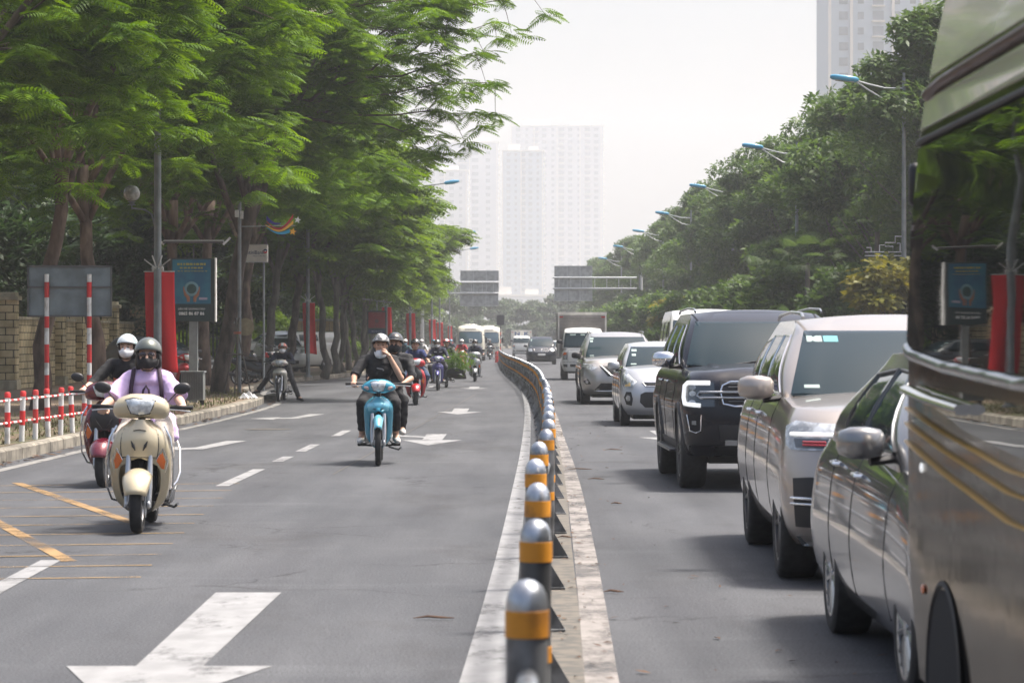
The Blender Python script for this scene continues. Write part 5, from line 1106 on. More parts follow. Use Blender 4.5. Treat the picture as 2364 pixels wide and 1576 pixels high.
# --- cream buses
def minibus(label, loc, rz=0):
    t = thing('minibus', label, 'bus', loc, rz, 'cream buses coming up the left carriageway'); W, H, L = 2.04, 2.62, 7.0; P = MATS['bus_cream']
    B = Shell(L, W, .36, H - .12, [(0, .97), (.2, 1), (.5, 1), (.85, .95), (1, .86)], [(0, .06), (.2, 0), (.45, .03), (.8, .22), (.95, .36), (1, .5)], [(0, .02), (1, .1)], .42, .2, .14)
    B.mesh(18, .10).build('body', P, t, smooth=50, merge=.001)
    w_ = B.fpatch([(-.80, 1.28), (.80, 1.28), (.86, 1.36), (.82, 2.06), (.74, 2.12), (-.74, 2.12), (-.82, 2.06), (-.86, 1.36)], .006, 8).build('windscreen', MATS['bus_glass'], t)
    B.ftube([(-.80, 1.28), (.80, 1.28), (.86, 1.36), (.82, 2.06), (.74, 2.12), (-.74, 2.12), (-.82, 2.06), (-.86, 1.36), (-.80, 1.28)], .018, .004).build('window_seal', MATS['trim_black'], w_)
    fp(t, B, 'dash_sign', [(-.10, 1.34), (.16, 1.34), (.16, 1.60), (-.10, 1.60)], 'plate_white', .012, parent=w_)
    fp(t, B, 'dash_sign_inner', [(-.06, 1.39), (.12, 1.39), (.12, 1.55), (-.06, 1.55)], 'sign_dark', .015, parent=w_)
    fp(t, B, 'roof_vent', [(-.42, 2.26), (.42, 2.26), (.38, 2.32), (-.38, 2.32)], 'trim_black', .01)
    fp(t, B, 'headlight', [(.62, .80), (.86, .80), (.88, .98), (.62, .98)], 'car_lens', .01, True); fp(t, B, 'grille', [(-.5, .80), (.5, .80), (.5, .95), (-.5, .95)], 'trim_black', .006); fp(t, B, 'bumper', [(-.95, .40), (.95, .40), (.95, .62), (-.95, .62)], 'white_dirty', .03)
    for sg in (-1, 1):
        for k in range(5): B.spatch([(.75 + k*1.2, 1.35), (1.85 + k*1.2, 1.35), (1.85 + k*1.2, 2.0), (.75 + k*1.2, 2.0)], sg, .005).build('side_window', MATS['bus_glass'], t)
        for y in (1.4, 5.2): car_wheel(t, sg * (W/2 - .10), y, .39, sg, 6, 'rim_silver', .22)
        m = MB(); m.tube([(sg * .9, .25, 1.9), (sg * 1.13, .05, 1.8)], .02); m.box((sg * 1.14, .03, 1.5), (.16, .08, .42)); m.build('wing_mirror', MATS['trim_black'], t, bevel=.02)
    m = MB(); m.ell((0, .95, H), (.5, .3, .06)); m.build('roof_pod', P, t)
mat('bus_cream', (.60, .58, .50), .35, var=.05, coat=.8); mat('bus_glass', (.05, .10, .13), .05, coat=1)
minibus('cream bus with a white dash sign leading along the left carriageway', (px(1086, 194), 194, 0)); minibus('second cream bus following half hidden behind the first', (px(1127, 213), 213, 0), -1)
# --- parked cars at the left
car('parked_car', 'dark grey car parked in the shade between the tree trunks by the advert board', 'car', (px(487, 88), 88, .155), 75, SD, greyc)
car('parked_car', 'white parked van-like car seen behind the parked motorbikes', 'car', (px(592, 118), 116, .155), -35, SV | dict(H=1.75, ws=(1.30, 1.58), wins=[[(1.25, 1.32), (2.0, 1.32), (2.0, 1.56), (1.5, 1.56)], [(2.15, 1.32), (3.4, 1.32), (3.4, 1.58), (2.15, 1.58)]]), whitec)
car('parked_car', 'white parked saloon facing the road beside the second red banner', 'car', (px(672, 113), 111, .155), 12, SE_ | dict(H=1.5, mmat=None, front=frontG, ws=(1.1, 1.42), wins=[[(1.52, 1.13), (2.5, 1.13), (2.5, 1.42), (2.0, 1.42)], [(2.58, 1.13), (3.4, 1.13), (3.4, 1.42), (2.58, 1.42)]]), whitec)
# --- the near coach on the right
def coach():
    t = thing('coach', 'huge mirror-glazed silver coach with gold stripes filling the right edge', 'bus', (1.455 + 1.24, 10.0, 0), 180.0)
    # local: rear of the coach at y=0 facing the far end (rotated), so the near flank is local +X
    L, W, H = 12.0, 2.48, 3.45; P = mat('coach_silver', (.30, .285, .265), .10, .92, var=.2, scale=.7, bump=.25, bscale=1.3)
    gl = mat('coach_glass', (.012, .016, .014), .015, 0, spec=.4, bump=.02, bscale=.8)
    up = mat('coach_reflected_sky', (.74, .68, .58), .22, .35, coat=.6); bs = gl.node_tree.nodes['Principled BSDF']; bs.inputs['Metallic'].default_value = .9; bs.inputs['Base Color'].default_value = (.17, .18, .175, 1)  # pale beige stands in for sky and building mirrored in the upper panels
    P.node_tree.nodes['Principled BSDF'].inputs['Specular Tint'].default_value = (.55, .53, .50, 1)
    B = Shell(L, W, .28, H - .2, [(0, .985), (.15, 1), (.60, 1), (.65, .997), (.71, .982), (.8, .952), (.9, .905), (1, .83)], [(0, .12), (.15, .0), (.45, .0), (.6, .16), (.8, .42), (1, .8)], [(0, 0), (1, .1)], .10, .15, .10)
    body = B.mesh(20, .12).build('body', P, t, smooth=40, merge=.001)
    w_ = B.spatch([(.16, 1.50), (.22, 1.475), (1, 1.435), (2.3, 1.40), (6, 1.38), (11.2, 1.38), (11.2, 2.19), (6, 2.19), (.42, 2.18), (.30, 2.08)], 1, .008).build('side_window', gl, t, smooth=60)
    B.stube([(.12, 1.47), (.3, 1.445), (1, 1.41), (2.3, 1.375), (6, 1.355), (11.3, 1.355)], 1, .022, .006, 8).build('window_rail', MATS['rim_silver'], t)
    B.stube([(.36, 2.205), (6, 2.21), (11.3, 2.21)], 1, .012, .004, 8).build('window_rail', MATS['trim_black'], t)
    B.stube([(.38, 2.36), (.8, 2.385), (11.3, 2.39)], 1, .022, .003, 8).build('gutter', mat('coach_brown', (.06, .025, .02), .4), t)
    B.spatch([(.40, 2.25), (11.3, 2.25), (11.3, 2.35), (.44, 2.35)], 1, .004).build('upper_band', up, t); B.spatch([(.48, 2.43), (11.3, 2.43), (11.3, 3.1), (.8, 3.1)], 1, .004).build('roof_side', up, t)
    m = MB(); m.tube([B.side(.30, 1.32, 1, .025), B.side(.8, 1.30, 1, .03), B.side(1.5, 1.28, 1, .025)], .032, 10, flat=.6); m.build('door_rail', MATS['chrome'], t)
    B.spatch([(.7, 1.34), (2.3, 1.315), (11.2, 1.30), (11.2, 1.12), (2.3, 1.165), (1.4, 1.21), (.8, 1.27)], 1, .005).build('dark_band', gl, t)
    for z0_, z1_ in ((1.26, 1.12), (1.205, 1.055), (1.14, .97)): B.stube([(.04, z0_), (1.0, lerp(z0_, z1_, .5)), (2.2, z1_), (6, z1_ - .03), (11.5, z1_ - .03)], 1, .020, .0, 8, flat=.15).build('gold_stripe', mat('gold', (.55, .32, .06), .45), t)
    for y in (3.2, 4.5): B.stube([(y, .4), (y, 1.2)], 1, .003, -.001).build('panel_seam', MATS['seam'], t)
    m = MB(); m.box((0, .1, .5), (W - .1, .25, .25)); m.build('bumper', MATS['darksteel'], t, bevel=.03)
    for y in (.95, 5.6):
        for sg in (-1, 1):
            car_wheel(t, sg * (W/2 - .2), y, .33, sg, 8, 'rim_dark', .26)
            m = MB(); m.lathe([(.001, 0), (.33, 0)], (sg * (W/2 + .001), y, .33), 'X', 30); m.build('wheel_well_shade', MATS['black_matt'], t, smooth=0)  # flat black disc imitates the shade inside the wheel opening
            m = MB(); m.lathe([(.33, -.01), (.345, .006), (.36, .0)], (sg * (W/2 + .003), y, .33), 'X', 30, a0=-20, a1=200); m.build('wheel_arch', MATS['trim_black'], t)
    for z in (1.05, .62): m = MB(); m.ell(B.side(.5, z, 1, .004), (.008, .03, .018)); m.build('side_marker', MATS['amber'] if z < .9 else MATS['drl'], t)
    m = MB(); m.box((W/2 - .05, -.02, 2.08), (.05, .07, .16)); m.build('rear_hinge', MATS['black_plastic'], t, bevel=.02)
    m = MB(); m.ell((W/2 - .12, .06, 1.0), (.08, .04, .16)); m.build('tail_light', MATS['tail_red'], t)
coach()
# ================================================================ TREES
leafmat('leaf_bright', (.038, .092, .008), (.125, .235, .014), .46, (.24, .36, .025)); leafmat('leaf_mid', (.045, .095, .010), (.125, .205, .02), .46)
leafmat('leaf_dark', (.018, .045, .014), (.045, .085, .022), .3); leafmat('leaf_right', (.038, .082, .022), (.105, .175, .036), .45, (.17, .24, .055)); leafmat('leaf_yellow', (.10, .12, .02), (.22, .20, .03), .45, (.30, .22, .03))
leafmat('leaf_far', (.04, .07, .03), (.08, .12, .05), .3)
def np_mesh(name, co, quads):
    me = bpy.data.meshes.new(name); nv, nf = len(co), len(quads); me.vertices.add(nv); me.vertices.foreach_set('co', co.astype('f').ravel())
    me.loops.add(nf * 4); me.loops.foreach_set('vertex_index', quads.astype('i').ravel()); me.polygons.add(nf)
    me.polygons.foreach_set('loop_start', np.arange(0, nf * 4, 4, dtype='i')); me.update(calc_edges=True); me.validate(); return me
def frond(pairs=9, plen=.34, droop=.22, wd=.085):
    vs = []; q = []
    for i in range(pairs):
        t = (i + .8) / pairs; L = plen * (math.sin(math.pi * (.12 + .82 * t)) ** .8)
        for s in (-1, 1):
            b = V((t * .95, 0, -droop * t * t)); d = V((.42, s * .9, -.10)).normalized(); n = V((-.9 * s * s, .42 * s, 0)).normalized() if False else V((d.y, -d.x, 0)).normalized()
            e = b + d * L; m1 = b + d * L * .5 + n * wd * .5; m2 = b + d * L * .5 - n * wd * .5; e.z -= L * .22
            k = len(vs); vs += [b, m1, e, m2]; q.append((k, k + 1, k + 2, k + 3))
    k = len(vs); vs += [V((0, .006, 0)), V((1, .003, -droop)), V((1, -.003, -droop)), V((0, -.006, 0))]; q.append((k, k+1, k+2, k+3))
    return np.array(vs), np.array(q)
def cluster(n=8, L=.5, wd=.17, seed=1):
    r = random.Random(seed); vs = []; q = []
    for i in range(n):
        a = 2 * math.pi * i / n + r.uniform(-.3, .3); el = r.uniform(-.6, .5); d = V((math.cos(a) * math.cos(el), math.sin(a) * math.cos(el), math.sin(el))); s = d.cross(V((0, 0, 1))).normalized(); s = (s + V((0, 0, r.uniform(-.5, .5)))).normalized()
        b = d * .12 + V((r.uniform(-.2, .2), r.uniform(-.2, .2), r.uniform(-.2, .2))); l = L * r.uniform(.7, 1.2); e = b + d * l; m1 = b + d * l * .45 + s * wd * .5; m2 = b + d * l * .45 - s * wd * .5; e.z -= .07
        k = len(vs); vs += [b, m1, e, m2]; q.append((k, k+1, k+2, k+3))
    return np.array(vs), np.array(q)
def scatter(base, P, D, S, rng, tilt=.35, updown=0.):
    """copies of base (x forward) at points P heading D with size S"""
    bv, bq = base; n = len(P); D = np.asarray(D, float); D /= np.linalg.norm(D, axis=1)[:, None]
    up = np.tile([0, 0, 1.], (n, 1)) + rng.normal(0, tilt, (n, 3)); y = np.cross(up, D); y /= np.linalg.norm(y, axis=1)[:, None]; z = np.cross(D, y)
    M = np.stack([D, y, z], 2); co = np.einsum('nij,kj->nki', M, bv) * np.asarray(S)[:, None, None] + np.asarray(P)[:, None, :]
    q = (bq[None] + (np.arange(n) * len(bv))[:, None, None]).reshape(-1, 4); return co.reshape(-1, 3), q
def limb_path(a, b, r, sag=.0, wob=.12, n=6):
    a, b = V(a), V(b); L = (b - a).length; out = []
    for i in range(n + 1):
        t = i / n; p = a.lerp(b, t); p.z += sag * math.sin(math.pi * t) * L
        if 0 < i < n: p += V((r.gauss(0, wob), r.gauss(0, wob), r.gauss(0, wob * .6))) * L * .12
        out.append(p)
    return out
def umbrella_tree(seed, H=10.5, fork=4.6, rad=4.6, lean=(0, 0), nf=2600, fl=(.5, .85), base=None, trunk_r=.19, stray=4, reach=(), flat_=1.0, lowr=.35, bark='bark', leaf='leaf_bright'):
    """trunk mesh with limbs + crown mesh; returns (trunk mesh, crown mesh)"""
    r = random.Random(seed); rng = np.random.default_rng(seed); m = MB(); base = base or frond()
    top = V((lean[0], lean[1], fork)); tp = []
    for i in range(9):
        t = i / 8; tp.append(V((lean[0] * t ** 1.2 + r.gauss(0, .05) * (0 < i), lean[1] * t + r.gauss(0, .05) * (0 < i), -.1 + (fork + .1) * t)))
    m.tube(tp, [trunk_r * (1.28 if i == 0 else 1.05 - .35 * i / 8) * r.uniform(.94, 1.06) for i in range(9)], 12)
    tips = []; nl = 6
    for i in range(nl):
        a = 2 * math.pi * (i + r.uniform(-.3, .3)) / nl; rr = rad * r.uniform(.5, .8); e = V((lean[0] * 1.35 + rr * math.cos(a), lean[1] * 1.2 + rr * math.sin(a), fork + (H - fork) * r.uniform(.45, .85)))
        st = tp[r.choice((6, 7, 8))]; P = limb_path(st, e, r, .06); m.tube(P, [trunk_r * lerp(.45, .12, k / 6) for k in range(7)], 8)
        for j in range(6):
            k = r.randint(2, 6); a2 = a + r.uniform(-1.2, 1.2); l2 = rad * r.uniform(.25, .5); e2 = P[k] + V((math.cos(a2) * l2, math.sin(a2) * l2, r.uniform(-.7, 1.6))); e2.z = min(e2.z, H - .3); e2.z = max(e2.z, fork + .1)
            Q = limb_path(P[k], e2, r, .05, n=4); m.tube(Q, [trunk_r * .2, trunk_r * .14, trunk_r * .1, trunk_r * .07, trunk_r * .04], 6); tips += Q[1:] + [Q[-1]]
    for j in range(stray):                          # a few long outlying sprays
        a = r.uniform(-1.2, 1.2) if j % 2 == 0 else r.uniform(0, 6.3); q = V((lean[0] * 1.3, lean[1], lerp(fork, H, .55))); e = q + V((math.cos(a) * rad * 1.15, math.sin(a) * rad * .8, r.uniform(-.3, .4) * (H - fork) * .9))
        P = limb_path(q, e, r, .08, n=7); m.tube(P, [trunk_r * lerp(.2, .03, k / 7) for k in range(8)], 6); tips += P[4:] + [P[-1]] * 2
    nodes = []
    for (a, l_, z_) in reach:
        q = V((lean[0] * 1.3, lean[1], fork + 1.5)); e = V((lean[0] * 1.3 + math.cos(a) * l_, lean[1] + math.sin(a) * l_, z_)); P = limb_path(q, e, r, .05, n=8, wob=.3); m.tube(P, [trunk_r * lerp(.26, .03, k / 8) for k in range(9)], 6)
        for k in (6, 7, 8):
            nodes.append(P[k]); e2 = P[k] + V((r.uniform(-.2, .7), r.uniform(-.7, .7), r.uniform(-.9, .4))); m.tube([P[k], P[k].lerp(e2, .5) + V((0, 0, .06)), e2], [.012, .009, .005], 5); nodes += [e2]
    pads = max(60, nf // 8)
    for i in range(pads):
        if r.random() < .55: t = r.choice(tips); nodes.append(t + V((r.gauss(0, .35), r.gauss(0, .35), r.gauss(0, .22))))
        else:
            a = r.uniform(0, 2 * math.pi); q = math.sqrt(r.uniform(.05, 1)); x, y = rad * q * math.cos(a), rad * q * math.sin(a); zt = H - (H - fork) * .55 * q ** 2.2 * r.uniform(.6, 1.2); zb_ = fork - 1.0 + lowr * (1 - q); z = lerp(zb_, zt, r.random() ** .6)
            nodes.append(V((lean[0] * 1.3 + x, lean[1] + y, z)))
    P = []; D = []; S = []
    for c in nodes:
        k = 11; a0 = r.uniform(0, 6.3); cen = V((lean[0] * 1.3, lean[1], 0)); out = V((c.x - cen.x, c.y - cen.y, 0)); out = out.normalized() if out.length > .1 else V((1, 0, 0))
        for i in range(k):
            a = a0 + 2 * math.pi * i / k; d = V((math.cos(a), math.sin(a), r.uniform(-.35, .22))) + out * .45; P.append(c + V((r.gauss(0, .08), r.gauss(0, .08), r.gauss(0, .07)))); D.append(d); S.append(r.uniform(*fl))
    co, q = scatter(base, P, D, S, rng, .22)
    tm = m.build('trunk', MATS[bark], None, smooth=180, fixn=False); tme = tm.data; bpy.data.objects.remove(tm)
    cm = np_mesh('crown', co, q); cm.materials.append(MATS[leaf]); return tme, cm
def broad_tree(seed, H=11, fork=2.6, rad=3.6, n=5200, cl=None, size=(.32, .6), bark='bark_grey', leaf='leaf_right', trunk_r=.17, lobes=20, low=.25):
    r = random.Random(seed); rng = np.random.default_rng(seed); m = MB(); cl = cl or cluster(8, .5, .17, seed)
    tp = [V((r.gauss(0, .04) * i, r.gauss(0, .04) * i, -.1 + (H * .6) * i / 7)) for i in range(8)]; m.tube(tp, [trunk_r * (1.25 if i == 0 else 1 - .7 * i / 7) for i in range(8)], 10)
    L = []
    for i in range(lobes):
        a = r.uniform(0, 6.3); t = r.random(); z = lerp(fork + low * 2, H - .9, t); prof = math.sin(math.pi * min(1, (.18 + .80 * t))) ** .7; q = rad * prof * math.sqrt(r.uniform(.15, 1)) * .8; c = V((q * math.cos(a), q * math.sin(a), z)); L.append((c, r.uniform(.75, 1.45) * rad / 3.6))
        P = limb_path(tp[min(7, max(2, int((z / H) * 8)))], c, r, -.05, n=4); m.tube(P, [trunk_r * k for k in (.34, .26, .18, .12, .05)], 6)
    L.append((V((0, 0, H - .8)), 1.1))
    P = []; D = []; S = []; per = n // len(L)
    for c, q in L:
        for i in range(per):
            d = V((r.gauss(0, 1), r.gauss(0, 1), r.gauss(0, .8) + .25)).normalized(); k = r.uniform(.45, 1.08) ** .5; sq = V((1.25, 1.25, .55)); p = c + V((d.x * sq.x, d.y * sq.y, d.z * sq.z)) * q * k
            P.append(p); D.append(V((d.x, d.y, d.z * .3)) + V((r.gauss(0, .3), r.gauss(0, .3), -.1))); S.append(r.uniform(*size))
    co, q = scatter(cl, P, D, S, rng, .6)
    tm = m.build('trunk', MATS[bark], None, smooth=180, fixn=False); tme = tm.data; bpy.data.objects.remove(tm)
    cm = np_mesh('crown', co, q); cm.materials.append(MATS[leaf]); return tme, cm
def plant(name, label, cat, meshes, loc, rz=0, s=1., group=None, sz=None):
    t = thing(name, label, cat, loc, rz, group); t.scale = (s, s, sz or s)
    a = link('trunk', meshes[0], t); b = link('crown', meshes[1], t); return t
# --- left row: feathery flame trees
GL_ = 'flame trees along the left pavement'
fr_near = frond(9, .38, .26, .075); fr_far = frond(5, .44, .24, .15)
T1 = umbrella_tree(11, 10.5, 5.2, 4.4, (.5, .0), 5200, (.36, .66), fr_near, .17, 5, bark='bark_pink', lowr=.5)
T2 = umbrella_tree(12, 11.5, 5.4, 4.8, (-.3, .4), 5400, (.36, .66), fr_near, .19, 5, bark='bark_pink', lowr=.3)
T3B = umbrella_tree(14, 11.8, 5.2, 4.4, (.9, -.3), 5000, (.36, .68), fr_near, .2, 6, bark='bark', lowr=.2)
T3 = umbrella_tree(13, 11.8, 5.2, 4.3, (.9, -.3), 5200, (.36, .68), fr_near, .21, 9, bark='bark', lowr=.2, reach=[(-.1, 6.4, 10.3), (.2, 5.9, 9.5), (0, 5.3, 8.6), (-.25, 6.0, 7.7), (.1, 5.3, 7.1), (.0, 4.9, 10.0), (-.3, 4.6, 6.4)])
TF1 = umbrella_tree(21, 9.5, 4.4, 3.7, (.5, 0), 2000, (.6, 1.0), fr_far, .15, 4, bark='bark_grey', leaf='leaf_mid')
TF2 = umbrella_tree(22, 9.0, 4.2, 3.5, (-.2, .3), 1900, (.6, 1.0), fr_far, .14, 5, bark='bark_grey', leaf='leaf_mid')
def tl(i, d, X, label, M, rz=0, s=1., sz=None): return plant('flame_tree', label, 'tree', M, (X, d, .15), rz, s, GL_, sz)
tl(0, 52, px(90, 52) + .0, 'feathery flame tree with a bent pinkish trunk in front of the grey sign back', T1)
tl(0, 62, px(232, 62), 'upright flame tree with a knotty trunk just left of the tall banner pole', T2, 40)
tl(0, 68, px(507, 68), 'dark leaning flame tree whose trunk tilts over the road by the bamboo stakes', T3, 0, 1.0)
tl(0, 43.5, -10.4, 'flame tree off the left edge whose dark limbs and fronds enter the top left corner', T3B, 20, .95)
tl(0, 50, -12.6, 'flame tree standing near the left margin behind the railing', T1, 140, 1.05)
tl(0, 73, px(376, 73), 'flame tree with forked trunk hidden behind the banner pole and red banner', T2, 200, .95)
tl(0, 80, -9.2, 'flame tree whose crown arches above the small bank sign', T1, 75, 1.08)
tl(0, 88, px(588, 92) , 'slim straight flame tree in front of the white parked van', T2, 300, .98)
tl(0, 96, px(625, 98), 'slanting flame tree beside the parked white cars', TF1, 10, 1.1)
tl(0, 101, px(668, 101), 'slender flame tree trunk left of the second red banner', T3B, -30, .86)
rowL = [(102, 748, TF2, 0, 1.0), (108, 775, TF1, 90, .94), (113, 792, TF2, 150, .92), (120, 806, TF1, 220, .90), (126, 821, TF2, 30, .92), (133, 836, TF1, 300, .9), (141, 850, TF2, 100, .9)]
words = ['first of the clustered thin trunks right of the second red banner', 'second thin trunk of the cluster right of the second red banner', 'third thin trunk in the cluster before the red advert', 'forked trunk of the cluster left of the red advert', 'thin trunk standing just left of the red advert', 'trunk directly beneath the red advert board', 'trunk just right of the red advert board']
for (d, x, M, rz, s), wd_ in zip(rowL, words): tl(0, d, px(x, d), 'flame tree, ' + wd_, M, rz, s)
y = 150; i = 0; ordn = ['in front of the third red banner', 'beside the third red banner', 'behind the third red banner', 'between the far red banners', 'near the fourth red banner', 'past the fourth red banner', 'where the banners merge', 'left of the first cream bus', 'behind the cream buses', 'under the left overhead sign gantry', 'past the left sign gantry', 'last but one of the hazy left row', 'last of the hazy left row']
while y < 300 and i < len(ordn):
    tl(0, y, (-7.6 if y < 170 else -8.6 if y < 200 else -10.6) + rnd.uniform(-.3, .3), 'hazy flame tree ' + ordn[i], (TF1, TF2)[i % 2], i * 77, rnd.uniform(.95, 1.1)); y += 11.5 + rnd.uniform(-1, 1); i += 1
# --- second row and hedge behind on the left
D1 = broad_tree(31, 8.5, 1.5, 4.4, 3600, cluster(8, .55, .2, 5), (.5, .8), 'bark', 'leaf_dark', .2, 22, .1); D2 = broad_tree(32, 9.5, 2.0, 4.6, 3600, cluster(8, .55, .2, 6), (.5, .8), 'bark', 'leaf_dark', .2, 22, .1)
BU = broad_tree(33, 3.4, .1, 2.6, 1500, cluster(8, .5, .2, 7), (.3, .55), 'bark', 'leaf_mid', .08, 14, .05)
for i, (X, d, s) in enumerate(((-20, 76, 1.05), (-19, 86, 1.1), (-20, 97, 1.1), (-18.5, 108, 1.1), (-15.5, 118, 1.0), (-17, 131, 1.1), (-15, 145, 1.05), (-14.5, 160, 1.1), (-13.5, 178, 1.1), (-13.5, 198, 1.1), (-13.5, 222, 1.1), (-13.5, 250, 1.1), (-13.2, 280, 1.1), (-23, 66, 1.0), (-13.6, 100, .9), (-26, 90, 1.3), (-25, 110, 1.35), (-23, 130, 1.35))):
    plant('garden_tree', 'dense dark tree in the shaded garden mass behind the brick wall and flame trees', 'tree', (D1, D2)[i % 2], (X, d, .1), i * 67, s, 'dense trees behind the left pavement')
for i, (X, d, s) in enumerate(((-14.5, 104, 1.0), (-14.2, 110, 1.1), (-13.8, 124, 1.1), (-13.0, 136, 1.0), (-12.5, 150, 1.1), (-12, 166, 1.1), (-11.8, 184, 1.1), (-11.6, 205, 1.1), (-13.8, 117, 1.0), (-16.5, 99, 1.2))):
    plant('bush', 'sunlit green bush behind the parked cars and thin trunks on the left', 'bush', BU, (X, d, .1), i * 49, s, 'bushes behind the left pavement')
# --- right side trees
GR_ = 'tall dark trees along the right pavement'
RT1 = broad_tree(41, 11.5, 3.0, 3.9, 5200, cluster(8, .55, .22, 2), (.36, .62), 'bark_grey', 'leaf_right', .17, 26); RT2 = broad_tree(42, 12.5, 3.4, 4.1, 5400, cluster(8, .55, .22, 3), (.36, .62), 'bark_grey', 'leaf_right', .17, 28)
RT3 = broad_tree(43, 10.5, 2.4, 3.8, 5600, cluster(8, .5, .18, 4), (.4, .7), 'bark_grey', 'leaf_right', .16, 22)
rr = [(14.6, 88, 1.02, RT2), (16.6, 94, 1.08, RT1), (13.9, 101, 1.0, RT1), (17, 108, 1.05, RT2), (13.9, 114, 1.0, RT3), (16.4, 122, 1.05, RT2), (13.8, 129, .95, RT1), (14.2, 141, .98, RT2), (16.8, 150, 1.05, RT1), (13.8, 156, .95, RT3), (14, 170, 1.0, RT1), (13.8, 184, 1.0, RT2), (16, 198, 1.05, RT3), (13.8, 205, .98, RT1), (13.8, 222, 1.0, RT2), (13.8, 240, 1.0, RT3), (13.5, 260, 1.0, RT1), (13.0, 282, 1.0, RT2), (12.6, 305, 1.0, RT3), (12.0, 330, 1.0, RT1), (11.5, 358, 1.0, RT2)]
rl = ['tallest dark tree behind the nearest blue-headed street lamp', 'broad dark tree at the coach edge behind the nearest right street lamp', 'dark tree just left of the nearest right street lamp', 'dark tree above the yellowing shrub', 'layered dark tree between the first two right street lamps', 'back-row dark tree between the first two right lamps', 'dark tree beside the second right street lamp', 'dark tree behind the second right street lamp', 'back-row dark tree past the second right lamp', 'dark tree before the third right street lamp', 'dark tree at the third right street lamp', 'tree past the third right street lamp', 'back-row tree above the black off-roader', 'tree before the fourth right street lamp', 'tree at the fourth right street lamp', 'hazy tree by the fifth right street lamp', 'hazy tree above the right sign gantry arm', 'hazy tree behind the right sign gantry', 'hazy tree at the far end above the box truck', 'pale tree past the right gantry', 'palest last tree of the right row']
for (X, d, s, M), lb in zip(rr, rl): plant('roadside_tree', lb, 'tree', M, (X, d, .12), d * 37 % 360, s, GR_)
UND = broad_tree(51, 4.2, .8, 2.0, 1500, cluster(7, .6, .34, 8), (.28, .5), 'bark_grey', 'leaf_right', .07, 12, .1); YEL = broad_tree(52, 4.0, 1.5, 1.8, 1300, cluster(7, .55, .42, 9), (.26, .46), 'bark_grey', 'leaf_yellow', .06, 11, .1)
plant('flowering_shrub', 'small tree with yellowing round leaves under the nearest right street lamp', 'small tree', YEL, (11.9, 84, .12), 0, 1.05)
plant('flowering_shrub', 'reddish yellow shrub by the far cloud-shaped lamp ornament', 'small tree', YEL, (px(1560, 150), 150, .12), 90, 1.0)
for i, (xx, d, s) in enumerate(((1815, 100, 1.1), (1720, 118, 1.05), (1640, 128, 1.0), (1580, 140, 1.0), (1520, 165, 1.1), (1470, 190, 1.1), (1430, 215, 1.1), (1960, 92, 1.0), (1400, 245, 1.1), (1360, 285, 1.2))):
    plant('shrub', 'young leafy shrub in the planting strip beneath the right roadside trees', 'shrub', UND, (px(xx, d) + .3, d, .12), i * 61, s, 'shrubs beneath the right trees')
for i, (X, d, s) in enumerate(((19, 92, 1.2), (19, 104, 1.25), (18.5, 118, 1.2), (18.5, 134, 1.25), (18, 152, 1.2), (18, 172, 1.25), (17.5, 195, 1.2), (17, 222, 1.2), (16.5, 255, 1.2), (16, 290, 1.2))):
    plant('garden_tree', 'dark background tree closing the view behind the right roadside row', 'tree', (D1, D2)[i % 2], (X, d, .1), i * 83, s * .85, 'background trees on the right')
# palms
def palm(loc, H, label, s=1.):
    t = thing('palm', label, 'palm', loc, 0); r = random.Random(int(loc[1])); m = MB(); m.tube([(0, 0, -.05), (.05, 0, H * .5), (.08, 0, H)], [.13, .10, .08], 10); m.build('trunk', MATS['bark_grey'], t)
    m = MB()
    for i in range(16):
        a = i * 2.4; el = r.uniform(-.2, 1.1); b = V((.08, 0, H)); d = V((math.cos(a) * math.cos(el), math.sin(a) * math.cos(el), math.sin(el))); st = b + d * .9 * s; m.tube([b, st], [.015, .01], 4)
        side = d.cross(V((0, 0, 1))).normalized(); up = side.cross(d)
        for k in range(23):
            f = (k - 11) / 11 * 1.45; q = (d * math.cos(f) + side * math.sin(f)) ; e = st + q * .75 * s * (1 - .15 * abs(f)); e.z -= .22 * s; mdl = st + q * .4 * s; w_ = up.cross(q).normalized() * .013
            m.add([st, mdl + w_, e, mdl - w_], [(0, 1, 2, 3)])
    m.build('crown', MATS['leaf_right'], t, smooth=0, fixn=False)
palm((px(1860, 98), 98, .12), 4.2, 'fan palm whose spiky fronds show left of the nearest right lamp post'); palm((px(1850, 84), 84, .12), 1.2, 'low fan palm behind the roof of the beige SUV', 1.1); palm((px(1770, 104), 104, .12), 3.6, 'fan palm in the shade above the black off-roader roof'); palm((px(2020, 90), 90, .12), 5.0, 'fan palm fronds half hidden at the coach edge')
# distant wood closing the road
FT = broad_tree(61, 8.5, .6, 4.5, 2200, cluster(8, .7, .3, 11), (.7, 1.1), 'bark_grey', 'leaf_far', .2, 16, .1)
k = 0
for (X, d, s) in ((-13, 330, 1.1), (-9.5, 365, 1.0), (-13, 390, 1.15), (-7, 420, 1.0), (-2.5, 455, .95), (2, 440, .85), (6, 450, .9), (9.5, 420, 1.0), (-16, 430, 1.3), (-11, 470, 1.3), (-6, 500, 1.2), (-1, 520, 1.1), (4, 510, 1.05), (9, 490, 1.15), (14, 470, 1.3), (20, 480, 1.3), (14, 400, 1.1), (-22, 420, 1.4), (-28, 440, 1.5)):
    plant('distant_tree', 'pale blue-green tree in the hazy wood where the road disappears', 'tree', FT, (X, d, 0), k * 53, s, 'hazy trees closing the end of the road'); k += 1
